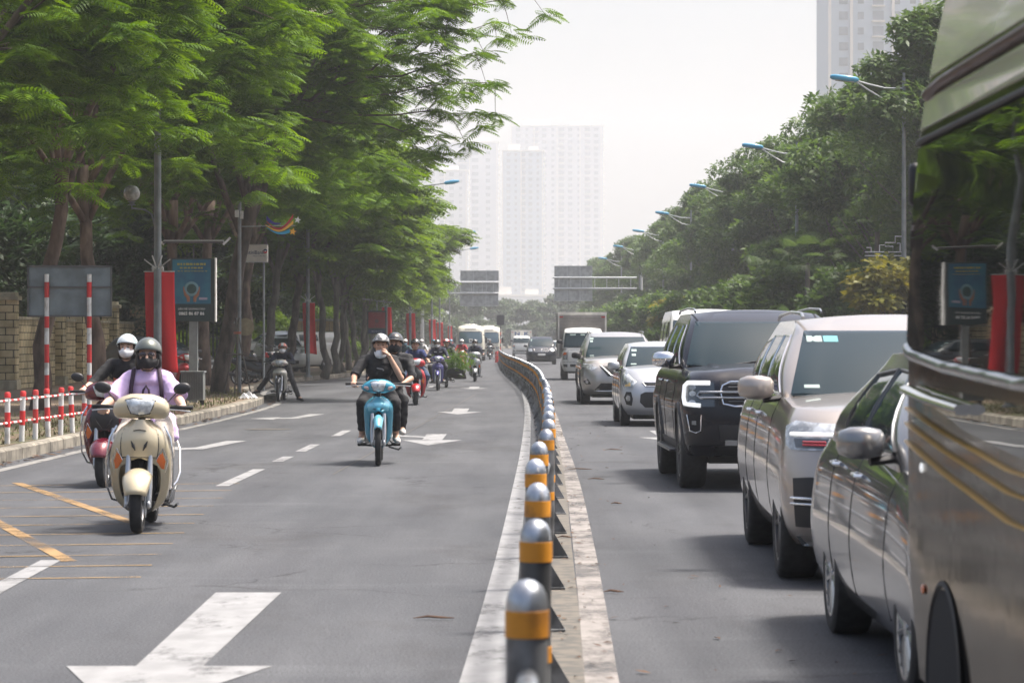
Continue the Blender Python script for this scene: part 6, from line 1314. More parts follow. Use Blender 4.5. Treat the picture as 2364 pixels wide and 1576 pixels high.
# green load of plants on the dark motorbike
t = thing('potted_plants', 'bushy bundle of green potted plants carried on the dark motorbike', 'plants', (px(1046, 84.6), 84.8, .0))
m = MB(); m.loft([se(.34, .08, 0, .52, yy, 14, 3) for yy in (-.25, .25)]); m.build('tray', MATS['black_matt'], t)
co, q = scatter(cluster(8, .5, .2, 3), [V((random.Random(i).gauss(0, .27), random.Random(i + 999).gauss(0, .2), .78 + random.Random(i + 5).gauss(0, .17))) for i in range(460)], [V((random.Random(i).gauss(0, 1), random.Random(i + 7).gauss(0, 1), .8)) for i in range(460)], [.13] * 460, np.random.default_rng(2), .5)
me = np_mesh('foliage', co, q); me.materials.append(MATS['leaf_yellow'] if False else MATS['leaf_bright']); link('foliage', me, t)
m = MB(); m.tube([(-.3, -.05, .45), (.1, -.1, .36), (.38, 0, .32), (.3, .1, .5)], [.07, .09, .05, .07], 8); m.build('root_bundle', mat('burlap', (.035, .03, .02), .95, var=.3, bump=.6), t)

# ================================================================ POLES, BANNERS, SIGNS
mat('banner_red', (.74, .012, .018), .7, var=.06, scale=1.2); mat('pole_grey', (.22, .24, .25), .45, .5, var=.15, scale=3); mat('lamp_blue', (.05, .30, .48), .35, coat=.5); mat('globe_glass', (.33, .33, .30), .15, 0, coat=1, var=.3, scale=9)
def banner(t, z0, z1, w_, s=1, x0=0., wave=.06, seed=0, yo=.12):
    r = random.Random(seed); ph = r.uniform(0, 6)
    m = MB(); m.grid(lambda u, v: (x0 + w_ * (u - .5) + .10 * (1 - v) ** 2 * s * .8, yo + wave * math.sin(u * 7 + ph + v * 2) * (1 - v * .7), lerp(z0, z1, v) + .02 * math.sin(u * 5) * (1 - v)), 14, 22); return m.build('banner', MATS['banner_red'], t, smooth=180, solid=.004)
def banner_pole(xx, d, label, H=9.5, bz=(1.3, 3.05), bw=.60, globe=None, arm=True, r0=.075, head=True):
    X = px(xx, d); t = thing('street_lamp', label, 'street lamp', (X, d, .15)); m = MB(); m.tube([(0, 0, 0), (0, 0, .5), (0, 0, H)], [r0 * 1.15, r0, r0 * .6], 16); m.tube([(0, 0, 0), (0, 0, .06)], r0 * 2, 12); m.build('pole', MATS['pole_grey'], t)
    if bz:
        bt = thing('banner', None, None, (X, d, .15)); bpy.data.objects.remove(bt)
    m = MB(); z = (bz[1] if bz else 3.05)
    for s in (-1, 1):
        for q in (.10, .26): m.tube([(0, -.06, z + .05), (s * q, -.08, z + .05 + .33 - q * .5)], .014, 6)
    m.tube([(-r0 - .03, -.0, z + .06), (r0 + .03, 0, z + .06)], .05, 8); m.build('flag_holder', MATS['white_paint'], t)
    if head:
        m = MB(); m.tube([(0, 0, H - .1), (.8, -.1, H + .35), (2.0, -.1, H + .5)], [.04, .035, .03], 8); m.tube([(0, 0, H - .7), (.6, -.1, H + .0), (1.4, -.1, H + .4)], .02, 6); m.build('arm', MATS['pole_grey'], t)
        m = MB(); m.loft([se(h * 1.2, h, 0, 0, y_, 12, 3) for y_, h in ((0, .05), (.1, .1), (.5, .12), (.85, .06))]); o = m.build('lamp_head', MATS['lamp_blue'], t); o.location = (1.9, -.1, H + .5); o.rotation_euler = (R(8), 0, R(-90))
    if globe:
        gx, gz = globe; m = MB(); m.tube([(0, 0, gz - 1.1), (-.06, 0, gz - .65), (-.12, 0, gz - .42), (gx * .5, 0, gz - .33), (gx, 0, gz - .30), (gx, 0, gz - .2)], .018, 8); m.lathe([(.09, gz - .24), (.03, gz - .2), (.09, gz - .17)], (gx, 0, 0)); m.build('globe_bracket', MATS['pole_grey'], t)
        m = MB(); m.ell((gx, 0, gz), (.17, .17, .17), 24, 16); m.build('globe', MATS['globe_glass'], t, smooth=180)
    if bz:
        b = thing('red_banner', label.replace('street lamp pole', 'red banner hung').replace('lamp pole', 'red cloth banner on its pole'), 'banner', (X, d, .15)); 
        banner(b, bz[0], bz[1], bw, 1, .02, .05, int(d)); m = MB(); m.tube([(-bw/2, .12, bz[1] + .01), (bw/2 + .03, .12, bz[1] + .01)], .012, 6); m.build('rod', MATS['white_paint'], b)
        b['label'] = BL.pop(0)
    return t
BL = ['long red banner behind the helmet of the woman in lavender', 'red banner on the second pole above the kerb bend', 'third red banner behind the blue motorbike passenger', 'fourth red banner behind the red scooter rider', 'fifth small red banner left of the cream bus', 'sixth tiny red banner left of the cream bus', 'last faint red banner before the buses']
banner_pole(364, 54, 'grey street lamp pole with a glass globe on a bent bracket', 11, (.72, 2.72), .60, (-.52, 4.3), r0=.085, head=False)
banner_pole(711, 98.5, 'second street lamp pole beside the kerb bend carrying a red banner', 9.5, (.85, 2.72), .45, None)
banner_pole(891, 118, 'third street lamp pole with a red banner beside the red advert', 9.5, (1.0, 2.8), .42, None, head=False)
banner_pole(947, 150, 'fourth left street lamp pole with blue head above the trees', 9.6, (.9, 2.85), .5, None)
banner_pole(997, 176, 'fifth left street lamp pole beside hazy trees', 9.0, (.9, 2.7), .45, None, head=False); banner_pole(1015, 205, 'sixth left street lamp pole near the cream buses', 9.0, (.9, 2.7), .45); banner_pole(1038, 255, 'seventh left street lamp pole in the haze', 9.5, (.9, 2.7), .45)
# slim pole with round sign back and bank sign
t = thing('sign_pole', 'slim grey pole beside the leaning trunk carrying a round sign back and small white devices', 'pole', (px(553, 67), 67, .15))
m = MB(); m.tube([(0, 0, 0), (0, 0, 4.8)], .045, 12); m.build('pole', MATS['pole_grey'], t)
m = MB(); m.tube([(.14, .03, 1.68), (.14, .045, 1.68)], .22, 28); m.build('round_panel', mat('sign_tan', (.34, .28, .17), .6, .2, var=.2, scale=4), t)
m = MB(); m.box((-.06, -.05, 4.5), (.10, .06, .18)); m.box((.06, -.05, 4.47), (.08, .06, .2)); m.build('device', MATS['white_paint'], t, bevel=.01)
m = MB(); m.tube([(-.05, -.02, 1.9), (-.14, -.02, 1.78), (.05, -.02, 1.72)], .012, 6); m.build('bracket', MATS['pole_grey'], t)
t = thing('bank_sign', 'small white light box reading VietinBank beside the leaning trunk', 'sign', (px(588, 72), 72, 0)); z = pz(585, 72)
m = MB(); m.box((0, 0, z), (.72, .12, .46)); m.build('light_box', mat('sign_cream', (.72, .68, .62), .5, var=.04), t, bevel=.03); m = MB(); m.tube([(.24, .04, .15), (.24, .04, z - .2)], .03, 8); m.build('pole', MATS['pole_grey'], t)
for b in ((0, .235), (0, -.235)): m = MB(); m.box((0, -.055, z + b[1]), (.74, .03, .02)); m.build('edge', MATS['white_paint'], t)
text('VietinBank', .14, mat('letter_navy', (.01, .03, .12), .5), t, (-.03, -.066, z + .02)); text('N\u00e2ng gi\u00e1 tr\u1ecb cu\u1ed9c s\u1ed1ng', .035, MATS['letter_navy'], t, (.12, -.066, z - .07))
m = MB(); m.lathe([(.001, 0), (.055, 0)], (0, 0, 0), 'Y', 20, a0=0, a1=180); o = m.build('logo', MATS['letter_navy'], t, smooth=0); o.location = (.29, -.067, z + .06); m = MB(); m.lathe([(.001, 0), (.055, 0)], (0, 0, 0), 'Y', 20, a0=180, a1=360); o = m.build('logo', MATS['banner_red'], t, smooth=0); o.location = (.29, -.067, z + .055)
m = MB(); m.ell((.29, -.068, z + .06), (.022, .003, .022)); m.build('logo', MATS['mask_white'], t)
# tripod stakes round the trunk
t = thing('tree_stakes', 'bamboo stakes lashed as a tripod round the tree beside the slim pole', 'tree stakes', (px(548, 66), 66, .15))
for a in (0, 1.6, 3.1, 4.6): m = MB(); m.tube([(math.cos(a) * .34, math.sin(a) * .3, 0), (math.cos(a + 2.6) * .07, math.sin(a + 2.6) * .07, 1.9)], .018, 6); m.build('stake', MATS['bark_grey'], t)
m = MB(); m.tube([(-.25, -.22, 1.0), (.25, -.2, 1.0)], .018, 6); m.tube([(-.2, .2, 1.02), (.2, .2, 1.0)], .018, 6); m.build('cross_stake', MATS['bark_grey'], t); m = MB(); m.lathe([(.09, 1.5), (.09, 1.56)], n=12); m.build('lashing', mat('rope_red', (.35, .1, .06), .9), t)
# sign back near the fence
t = thing('road_sign', 'back of a large grey road sign on two red and white posts by the railing', 'road sign', (px(160, 44), 44, .15)); W_ = px(257, 44) - px(65, 44); zt_, zb_ = pz(613, 44) - .15, pz(731, 44) - .15
m = MB(); m.box((0, .06, (zt_ + zb_)/2), (W_, .02, zt_ - zb_)); p = m.build('panel', MATS['sign_back_blue'], t)
m = MB()
for z_ in (zt_ - .012, (zt_ * .58 + zb_ * .42), zb_ + .012): m.box((0, .035, z_), (W_ + .02, .03, .03))
for x_ in (-W_/2, W_/2): m.box((x_, .035, (zt_ + zb_)/2), (.025, .03, zt_ - zb_))
m.build('panel_frame', MATS['darksteel'], p)
for xx in (108, 206):
    x_ = px(xx, 44) - px(160, 44); m = MB(); m.tube([(x_, 0, 0), (x_, 0, zt_ - .14)], .038, 14); q = m.build('post', MATS['white_paint'], t)
    for z0_, z1_ in ((.05, .30), (.50, .78), (.98, 1.28), (1.55, 1.74), (2.05, 2.30)): m = MB(); m.lathe([(.0395, z0_), (.0395, z1_)], (x_, 0, 0), n=14); m.build('red_band', MATS['red_paint'], q)
# advert light box
t = thing('advert_board', 'blue advertising light box with hands holding a glass sphere and a phone number', 'advertisement', (px(446, 58), 58, .15)); s_ = F / 58; BW = (497 - 396) / s_; zt_, zb_ = pz(596, 58) - .15, pz(742, 58) - .15; zc = (zt_ + zb_) / 2
m = MB(); m.box((.0, .06, zc), (BW, .18, zt_ - zb_)); m.build('casing', mat('casing', (.05, .07, .075), .5, .4), t, bevel=.01); m = MB(); m.box((BW/2 + .012, .03, zc), (.025, .22, zt_ - zb_ + .01)); m.build('edge_trim', MATS['white_paint'], t)
m = MB(); m.box((-.03, -.035, zc + .17), (BW - .12, .01, (zt_ - zb_) * .70)); pn = m.build('poster', mat('poster_blue', (.025, .17, .26), .45, c2=(.018, .11, .21), scale=2.5), t)
m = MB(); m.box((-.03, -.036, zb_ + .2), (BW - .12, .01, .36)); m.build('lower_panel', mat('poster_dark', (.015, .04, .045), .5), t)
text('LI\u00caN H\u1ec6 QU\u1ea2NG C\u00c1O', .058, MATS['mask_white'], t, (-.03, -.046, zb_ + .27)); text('0865 86 87 86', .095, MATS['mask_white'], t, (-.03, -.046, zb_ + .17), bold=.002)
yl = mat('letter_yellow', (.35, .33, .08), .6)
m = MB(); rq = random.Random(9)
for zz, wd_, hh in ((zt_ - .13, .62, .045), (zt_ - .21, .5, .03), (zt_ - .28, .6, .014)):
    x_ = -wd_/2
    while x_ < wd_/2: l = rq.uniform(.03, .08); m.box((x_ + l/2 - .03, -.045, zz), (l, .006, hh)); x_ += l + rq.uniform(.012, .03)
m.build('poster_heading', yl, pn, smooth=0)
sp = MB(); sp.lathe([(.105, 0), (.15, -.004), (.158, 0)], (-.03, -.045, zc + .02), 'Y', 32); sp.build('sphere_ring', mat('poster_pale', (.16, .30, .36), .4), pn); m = MB(); m.lathe([(.001, 0), (.148, 0)], (-.03, -.043, zc + .02), 'Y', 32); m.build('sphere', mat('poster_globe', (.03, .10, .11), .3, c2=(.02, .06, .05), scale=8), pn, smooth=0)
m = MB()
for s in (-1, 1): m.tube([(s*.07 - .03, -.047, zc - .26), (s*.07 - .03, -.047, zc - .17), (s*.13 - .03, -.047, zc - .10), (s*.165 - .03, -.047, zc), (s*.17 - .03, -.047, zc + .07)], [.03, .038, .034, .016, .008], 8, flat=.15)
m.build('hands', mat('poster_skin', (.30, .14, .09), .6), pn); m = MB(); m.box((.22, -.046, zc - .19), (.18, .006, .05)); m.build('label', mat('poster_lilac', (.35, .33, .45), .6), pn)
m = MB(); m.box((0, .06, zb_ / 2), (.18, .14, zb_)); m.build('post', mat('post_grey', (.26, .28, .28), .5, .3, var=.1), t); m = MB(); m.box((0, .06, zt_ + .14), (.03, .03, .3)); m.box((0, .06, zt_ + .36), (1.3, .3, .05), rot=(6, 0, 0)); m.build('solar_panel', MATS['darksteel'], t); m = MB()
for s in (-1, 1): m.box((s * .72, .05, zt_ + .37), (.22, .04, .04), rot=(0, -s * 45, 0))
m.build('panel_strut', MATS['white_paint'], t)
# red advert
d = 112; t = thing('advert_board', 'smaller red advertising light box among the thin trunks', 'advertisement', (px(870, d), d, .15)); zt_, zb_ = pz(717, d) - .15, pz(771, d) - .15; zc = (zt_ + zb_)/2
m = MB(); m.box((0, .05, zc), (.80, .16, zt_ - zb_)); m.build('casing', MATS['casing'], t); m = MB(); m.box((0, -.035, zc + .1), (.70, .01, (zt_ - zb_) * .68)); pn = m.build('poster', mat('poster_red', (.30, .02, .03), .5), t)
m = MB(); m.box((0, -.035, zb_ + .11), (.70, .01, .15)); m.build('lower_panel', mat('poster_navy', (.02, .04, .12), .5), t); text('0865 86 87 86', .08, mat('letter_pale', (.4, .42, .55), .5), t, (0, -.043, zb_ + .11))
m = MB(); m.lathe([(.001, 0), (.08, 0)], (0, -.042, zc + .05), 'Y', 20)
m.tube([(-.05, -.043, zc - .05), (-.1, -.043, zc - .2)], .012, 5, flat=.2); m.tube([(.05, -.043, zc - .05), (.1, -.043, zc - .2)], .012, 5, flat=.2); m.tube([(-.12, -.043, zc - .2), (.12, -.043, zc - .2)], .01, 5, flat=.2); m.build('emblem', mat('poster_dark_red', (.12, .03, .04), .5), pn)
m = MB()
for zz, wd_ in ((zt_ - .10, .45), (zt_ - .19, .34)): m.tube([(-wd_/2, -.043, zz - .02), (-.05, -.043, zz + .01), (.05, -.043, zz - .01), (wd_/2, -.043, zz + .02)], .012, 5, flat=.2)
m.build('poster_heading', mat('poster_pink', (.5, .25, .25), .5), pn); m = MB(); m.box((0, .05, zb_/2), (.14, .12, zb_)); m.build('post', MATS['post_grey'], t); m = MB(); m.box((-.02, .05, zt_ + .42), (1.2, .25, .05), rot=(4, 7, 0)); m.tube([(0, .05, zt_), (0, .05, zt_ + .4)], .03, 8); m.build('solar_panel', MATS['sign_back'], t)
# shooting star decoration
t = thing('star_decoration', 'rainbow shooting star decoration with two stars hanging under the flame tree crowns', 'decoration', (px(655, 62.5), 62.5, 0)); t.scale = (.645,) * 3; z0 = pz(522, 62.5) / .645; u_ = 97 / F
def ribbon(x0, z0_, x1, z1_, sag, wd0, wd1, m_):
    mm = MB(); top = []; bot = []
    for i in range(13):
        a = i / 12; x_ = lerp(x0, x1, a); zc_ = lerp(z0_, z1_, a) - sag * math.sin(math.pi * a); w_ = lerp(wd0, wd1, a); top.append((x_, zc_ + w_/2)); bot.append((x_, zc_ - w_/2))
    mm.prism(top + bot[::-1], -.02, .02, lambda a, b, h: (a, h, b)); mm.build('ribbon', m_, t, smooth=0)
ribbon(-.62, z0 + .16, .34, z0 + .36, .36, .03, .14, mat('deco_red', (.38, .02, .04), .4)); ribbon(-.66, z0 + .05, .34, z0 + .14, .26, .02, .12, mat('deco_yellow', (.75, .40, .06), .4)); ribbon(-.6, z0 - .06, .22, z0 - .17, .14, .02, .13, mat('deco_blue', (.03, .30, .50), .4)); ribbon(-.62, z0 + .3, -.1, z0 + .10, .1, .16, .04, mat('deco_indigo', (.03, .02, .2), .4))
def star(x_, z_, r_, m_):
    P = [(x_ + (r_ if i % 2 == 0 else r_ * .42) * math.sin(math.pi * i / 5 + .2), z_ + (r_ if i % 2 == 0 else r_ * .42) * math.cos(math.pi * i / 5 + .2)) for i in range(10)]; mm = MB(); mm.prism(P, -.025, .025, lambda a, b, h: (a, h, b)); mm.build('star', m_, t, smooth=0)
star(.50, z0 + .22, .13, MATS['white_paint']); star(.33, z0 - .20, .14, mat('deco_amber', (.75, .38, .04), .4)); m = MB(); m.tube([(-1.6, .35, z0), (.4, .08, z0 + .02)], .02, 6); m.build('bracket', MATS['pole_grey'], t)
# utility cabinet, bench plank, chairs, bag
t = thing('utility_cabinet', 'grey slatted utility cabinet standing on the pavement behind the rider', 'cabinet', (px(446, 55.5), 55.5, .15)); m = MB(); m.box((0, 0, .40), (.46, .38, .58)); m.build('body', mat('cabinet', (.17, .18, .175), .6, .2, var=.12), t, bevel=.008); m = MB()
for k in range(9): m.box((-.19 + k * .048, -.193, .40), (.012, .012, .5))
m.build('slats', MATS['darksteel'], t, smooth=0); m = MB(); m.box((0, 0, .70), (.50, .42, .03)); m.build('lid', MATS['post_grey'], t); m = MB()
for a, b in ((-.18, -.14), (.18, -.14), (-.18, .14), (.18, .14)): m.box((a, b, .06), (.05, .05, .12))
m.build('feet', MATS['black_matt'], t)
for k in range(4):
    o = thing('plastic_chair', 'yellow plastic chair in the stack seen between the two women' if False else 'yellow plastic chair of the stack seen between the two women on scooters', 'chair', (px(304, 70), 70, .15 + k * .09), 10, 'stacked yellow plastic chairs')
    ym = mat('chair_yellow', (.42, .27, .05), .5)
    m = MB(); m.box((0, 0, .42), (.42, .42, .03)); m.build('seat', ym, o, bevel=.01); m = MB()
    for x_ in (-.16, -.08, 0, .08, .16): m.box((x_, .21, .63), (.03, .02, .38), rot=(-8, 0, 0))
    m.box((0, .24, .83), (.42, .03, .09)); m.build('backrest', ym, o, bevel=.01)
    for a, b in ((-.18, -.18), (.18, -.18), (-.18, .18), (.18, .18)): m = MB(); m.tube([(a, b, .41), (a * 1.12, b * 1.12, 0)], .018, 6); m.build('leg', ym, o)
m = MB(); m.grid(lambda u, v: ((u - .5) * .42, (v - .5) * .3, .02 + .11 * math.sin(math.pi * u) * math.sin(math.pi * v) * (1 + .5 * math.sin(u * 17 + v * 9)) + .02 * math.sin(u * 31 + v * 23)), 22, 16); o = m.build('plastic_bag', mat('bag_white', (.62, .62, .62), .4, var=.15, scale=14), smooth=35); o.location = (px(573, 61.5), 61.5, .16); tag(o, 'crumpled white plastic bag lying on the left pavement edge', 'plastic bag')
m = MB(); m.lathe([(.28, 0), (.30, .10), (.16, .14), (.05, .16)], n=14); o = m.build('kerb_stone', MATS['kerb']); o.location = (px(632, 66.6), 67, .02); tag(o, 'worn concrete block at the kerb corner under the stopped rider', 'concrete block')

# ================================================================ BRICK WALL (left)
def wallmat():
    m = bpy.data.materials.new('stone_block'); m.use_nodes = True; t = m.node_tree; b = t.nodes['Principled BSDF']; tc = t.nodes.new('ShaderNodeTexCoord'); mp = t.nodes.new('ShaderNodeMapping'); mp.inputs['Rotation'].default_value = (R(90), 0, 0)
    sx = t.nodes.new('ShaderNodeSeparateXYZ'); ad = t.nodes.new('ShaderNodeMath'); cb = t.nodes.new('ShaderNodeCombineXYZ'); t.links.new(tc.outputs['Object'], sx.inputs[0]); ad.operation = 'ADD'; t.links.new(sx.outputs[0], ad.inputs[0]); t.links.new(sx.outputs[1], ad.inputs[1]); t.links.new(ad.outputs[0], cb.inputs[0]); t.links.new(sx.outputs[2], cb.inputs[1])
    br = t.nodes.new('ShaderNodeTexBrick'); br.inputs['Scale'].default_value = 1; br.inputs['Brick Width'].default_value = .42; br.inputs['Row Height'].default_value = .205; br.inputs['Mortar Size'].default_value = .012
    br.inputs['Color1'].default_value = (.70, .58, .36, 1); br.inputs['Color2'].default_value = (.60, .51, .33, 1); br.inputs['Mortar'].default_value = (.05, .045, .04, 1); t.links.new(cb.outputs[0], br.inputs[0])
    n = t.nodes.new('ShaderNodeTexNoise'); n.inputs['Scale'].default_value = 1.6; n.inputs['Detail'].default_value = 7; t.links.new(tc.outputs['Object'], n.inputs[0]); r = t.nodes.new('ShaderNodeValToRGB'); t.links.new(n.outputs[0], r.inputs[0]); r.color_ramp.elements[0].position = .3; r.color_ramp.elements[1].position = .6; r.color_ramp.elements[0].color = (.55, .52, .47, 1)
    x = t.nodes.new('ShaderNodeMix'); x.data_type = 'RGBA'; x.blend_type = 'MULTIPLY'; x.inputs[0].default_value = 1; t.links.new(br.outputs[0], x.inputs[6]); t.links.new(r.outputs[0], x.inputs[7]); t.links.new(x.outputs[2], b.inputs['Base Color']); b.inputs['Roughness'].default_value = .9
    bp = t.nodes.new('ShaderNodeBump'); bp.inputs['Distance'].default_value = .02; bp.inputs['Strength'].default_value = .6; bp.invert = True; t.links.new(br.outputs['Fac'], bp.inputs['Height']); t.links.new(bp.outputs[0], b.inputs['Normal']); MATS['stone_block'] = m
wallmat(); mat('cap_stone', (.40, .36, .27), .9, var=.2)
t = thing('boundary_wall', 'weathered beige block wall with tall pillars behind the trees on the left', 'wall')
PYs = [(73.5, px(18, 73.5)), (81, px(130, 81)), (86, px(176, 86)), (92, px(255, 92) ), (98, px(318, 98)), (104, -13.6)]
for i, (y, X) in enumerate(PYs):
    m = MB(); m.box((X, y, 1.35), (.52, .52, 2.5)); p = m.build('pillar', MATS['stone_block'], t, smooth=0, bevel=.01); m = MB(); m.box((X, y, 2.65), (.66, .66, .12)); m.box((X, y, 2.76), (.5, .5, .1)); m.build('pillar_cap', MATS['cap_stone'], p, bevel=.01); m = MB(); m.box((X, y, .28), (.62, .62, .26)); m.build('pillar_base', MATS['cap_stone'], p, bevel=.01)
    if i:
        y0, X0 = PYs[i-1]; L_ = math.hypot(y - y0, X - X0); a = math.degrees(math.atan2(y - y0, X - X0)); m = MB(); m.box((0, 0, 0), (L_ - .5, .22, 1.95)); q = m.build('wall_panel', MATS['stone_block'], t, smooth=0); q.location = ((X + X0)/2 - .1, (y + y0)/2, 1.1); q.rotation_euler = (0, 0, R(a))
        m = MB(); m.box((0, 0, 0), (L_ - .5, .3, .08)); q2 = m.build('coping', MATS['cap_stone'], t, smooth=0); q2.location = ((X + X0)/2 - .1, (y + y0)/2, 2.12); q2.rotation_euler = (0, 0, R(a))
m = MB(); m.box((-17.2, 72.6, 1.1), (5.6, .22, 1.95)); m.build('wall_panel', MATS['stone_block'], t, smooth=0)
# metal fence / kiosk further along
t = thing('metal_gate', 'dark vertical-bar metal gate in the shade behind the advert post', 'gate', (px(420, 100), 100, .15)); m = MB()
for k in range(22): m.box((-1.5 + k * .14, 0, 1.1), (.07, .03, 2.2))
m.box((0, .02, .3), (3.1, .03, .06)); m.box((0, .02, 2.0), (3.1, .03, .06)); m.build('bars', mat('gate_green', (.03, .05, .045), .6), t, smooth=0)
t = thing('kiosk', 'pale timber panelled hut behind the thin trunks beside the second red banner', 'hut', (px(735, 142), 142, .15)); m = MB(); m.box((0, 0, 1.2), (2.2, 1.5, 2.3)); m.build('wall', mat('kiosk', (.42, .32, .18), .8, var=.1), t); m = MB()
for k in range(11): m.box((-1.05 + k * .21, -.76, 1.3), (.02, .02, 2.0))
m.box((0, -.77, .35), (2.3, .05, .7)); m.build('batten', MATS['darksteel'], t, smooth=0); m = MB(); m.box((0, 0, 2.42), (2.5, 1.8, .1)); m.build('roof', MATS['sign_back'], t)

# ================================================================ RIGHT LAMPS
def right_lamp(i, d, X, label):
    t = thing('street_lamp', label, 'street lamp', (X, d, .15), 0, None); H = 9.75
    m = MB(); m.tube([(0, 0, 0), (0, 0, 1), (0, 0, H)], [.11, .095, .055], 16); m.tube([(0, 0, H), (0, 0, H + .15)], [.03, .05], 8); m.build('pole', MATS['pole_grey'], t)
    m = MB(); m.tube([(0, 0, H - .35), (-.6, 0, H - .34), (-1.1, 0, H - .22), (-1.6, 0, H - .08)], .028, 8); m.tube([(0, 0, H - .85), (-.6, 0, H - .72), (-1.1, 0, H - .42), (-1.55, 0, H - .12)], .026, 8); m.build('arm', mat('arm_pale', (.5, .52, .52), .4, .5), t)
    m = MB(); m.loft([se(a, b, 0, 0, y_, 14, 3.4) for y_, a, b in ((0, .05, .04), (.08, .11, .085), (.4, .14, .10), (.82, .13, .085), (.92, .07, .05))]); o = m.build('lamp_head', MATS['lamp_blue'], t); o.location = (-1.45, 0, H - .08); o.rotation_euler = (R(7), 0, R(90))
    m = MB(); m.loft([se(.1, .02, 0, -.09, y_, 14, 3.4) for y_ in (.15, .75)]); q = m.build('diffuser', MATS['globe_glass'], o)
    z = 4.05; m = MB()       # cloud-shaped ornament
    m.tube([(-1.25, 0, z), (0, 0, z)], .018, 6); m.tube([(-1.25, 0, z + .12), (-.35, 0, z + .12), (-.35, 0, z + .3), (-.6, 0, z + .3), (-.6, 0, z + .42), (-.28, 0, z + .42), (-.28, 0, z + .62), (0, 0, z + .62)], .018, 6)
    m.tube([(-1.05, 0, z + .12), (-1.05, 0, z + .26), (-1.2, 0, z + .26)], .016, 6); m.tube([(-.78, 0, z + .12), (-.78, 0, z + .34), (-.62, 0, z + .34)], .016, 6); m.tube([(-.12, 0, z + .12), (-.12, 0, z + .4), (-.22, 0, z + .4)], .016, 6); m.tube([(-.35, 0, z + .12), (0, 0, z + .12)], .016, 6); m.build('ornament', MATS['white_paint'], t)
lm = [(86, 12.55, 'nearest right street lamp with full blue head over the dark trees'), (116, 12.3, 'second right street lamp, blue head poking out left of the trees'), (146, 12.0, 'third right street lamp above the mid trees'), (177, 11.8, 'fourth right street lamp with small blue head'), (206, 11.6, 'fifth right street lamp, hazy blue head'), (240, 11.4, 'sixth right street lamp, faint in the haze'), (275, 11.2, 'seventh right street lamp, faintest of all')]
for i, (d, X, lb) in enumerate(lm): right_lamp(i, d, X, lb)
# red shop sign on the right
t = thing('shop_sign', 'dim red shop sign half hidden under the right trees', 'sign', (px(1765, 108), 108, 0)); z = pz(690, 108); m = MB(); m.box((0, 0, z), (1.9, .1, .5)); m.build('panel', mat('sign_red_dim', (.16, .015, .02), .6), t); text('WORK', .3, MATS['sign_cream'], t, (-.35, -.06, z)); m = MB(); m.tube([(-.8, .1, .12), (-.8, .1, z)], .05); m.tube([(.8, .1, .12), (.8, .1, z)], .05); m.build('post', MATS['darksteel'], t)
# ================================================================ OVERHEAD GANTRIES
def gantry(label, xs, panels, beam, post_x, d):
    t = thing('sign_gantry', label, 'sign gantry', (0, d, 0)); sg = MATS['sign_back']
    zb1, zb2 = beam
    for z in (zb1, zb2): m = MB(); m.tube([(px(xs[0], d), -.05, pz(z, d)), (px(xs[1], d), -.05, pz(z, d))], .085, 12); m.build('beam', MATS['white_paint'] if False else MATS['galv_pale'], t)
    m = MB(); n = 7
    for k in range(n): x_ = px(lerp(xs[0], xs[1], (k + .5) / n), d); m.tube([(x_, -.05, pz(zb1, d)), (x_, -.05, pz(zb2, d))], .03, 8)
    m.build('strut', MATS['galv_pale'], t)
    for (x0, y0, x1, y1) in panels:
        X0, X1, Z0, Z1 = px(x0, d), px(x1, d), pz(y1, d), pz(y0, d); m = MB(); m.box(((X0+X1)/2, .12, (Z0+Z1)/2), (X1 - X0, .05, Z1 - Z0)); p = m.build('panel', sg, t)
        m = MB()
        for f in (.34, .68): m.box((lerp(X0, X1, f), .07, (Z0+Z1)/2), (.05, .05, Z1 - Z0))
        for x_ in (X0, X1): m.box((x_, .09, (Z0+Z1)/2), (.04, .06, Z1 - Z0))
        m.box(((X0+X1)/2, .09, Z1), (X1 - X0, .06, .04)); m.box(((X0+X1)/2, .09, Z0), (X1 - X0, .06, .04)); m.build('stiffener', MATS['galv_pale'], p)
    X = px(post_x, d); m = MB(); m.tube([(X, 0, 0), (X, 0, pz(zb1, d) + .5)], [.2, .14], 14); m.build('post', MATS['galv_pale'], t)
mat('galv_pale', (.45, .47, .48), .5, .4)
gantry('left overhead sign gantry showing three stacked grey panel backs', (975, 1151), [(1063, 625, 1151, 648), (1063, 651, 1151, 674), (1062, 678, 1150, 706), (1020, 650, 1052, 673)], (652, 677), 975, 262)
gantry('right overhead sign gantry reaching out from the trees with stacked grey panels', (1276, 1470), [(1280, 614, 1367, 638), (1280, 641, 1367, 664), (1280, 668, 1367, 694)], (641, 666), 1480, 250)

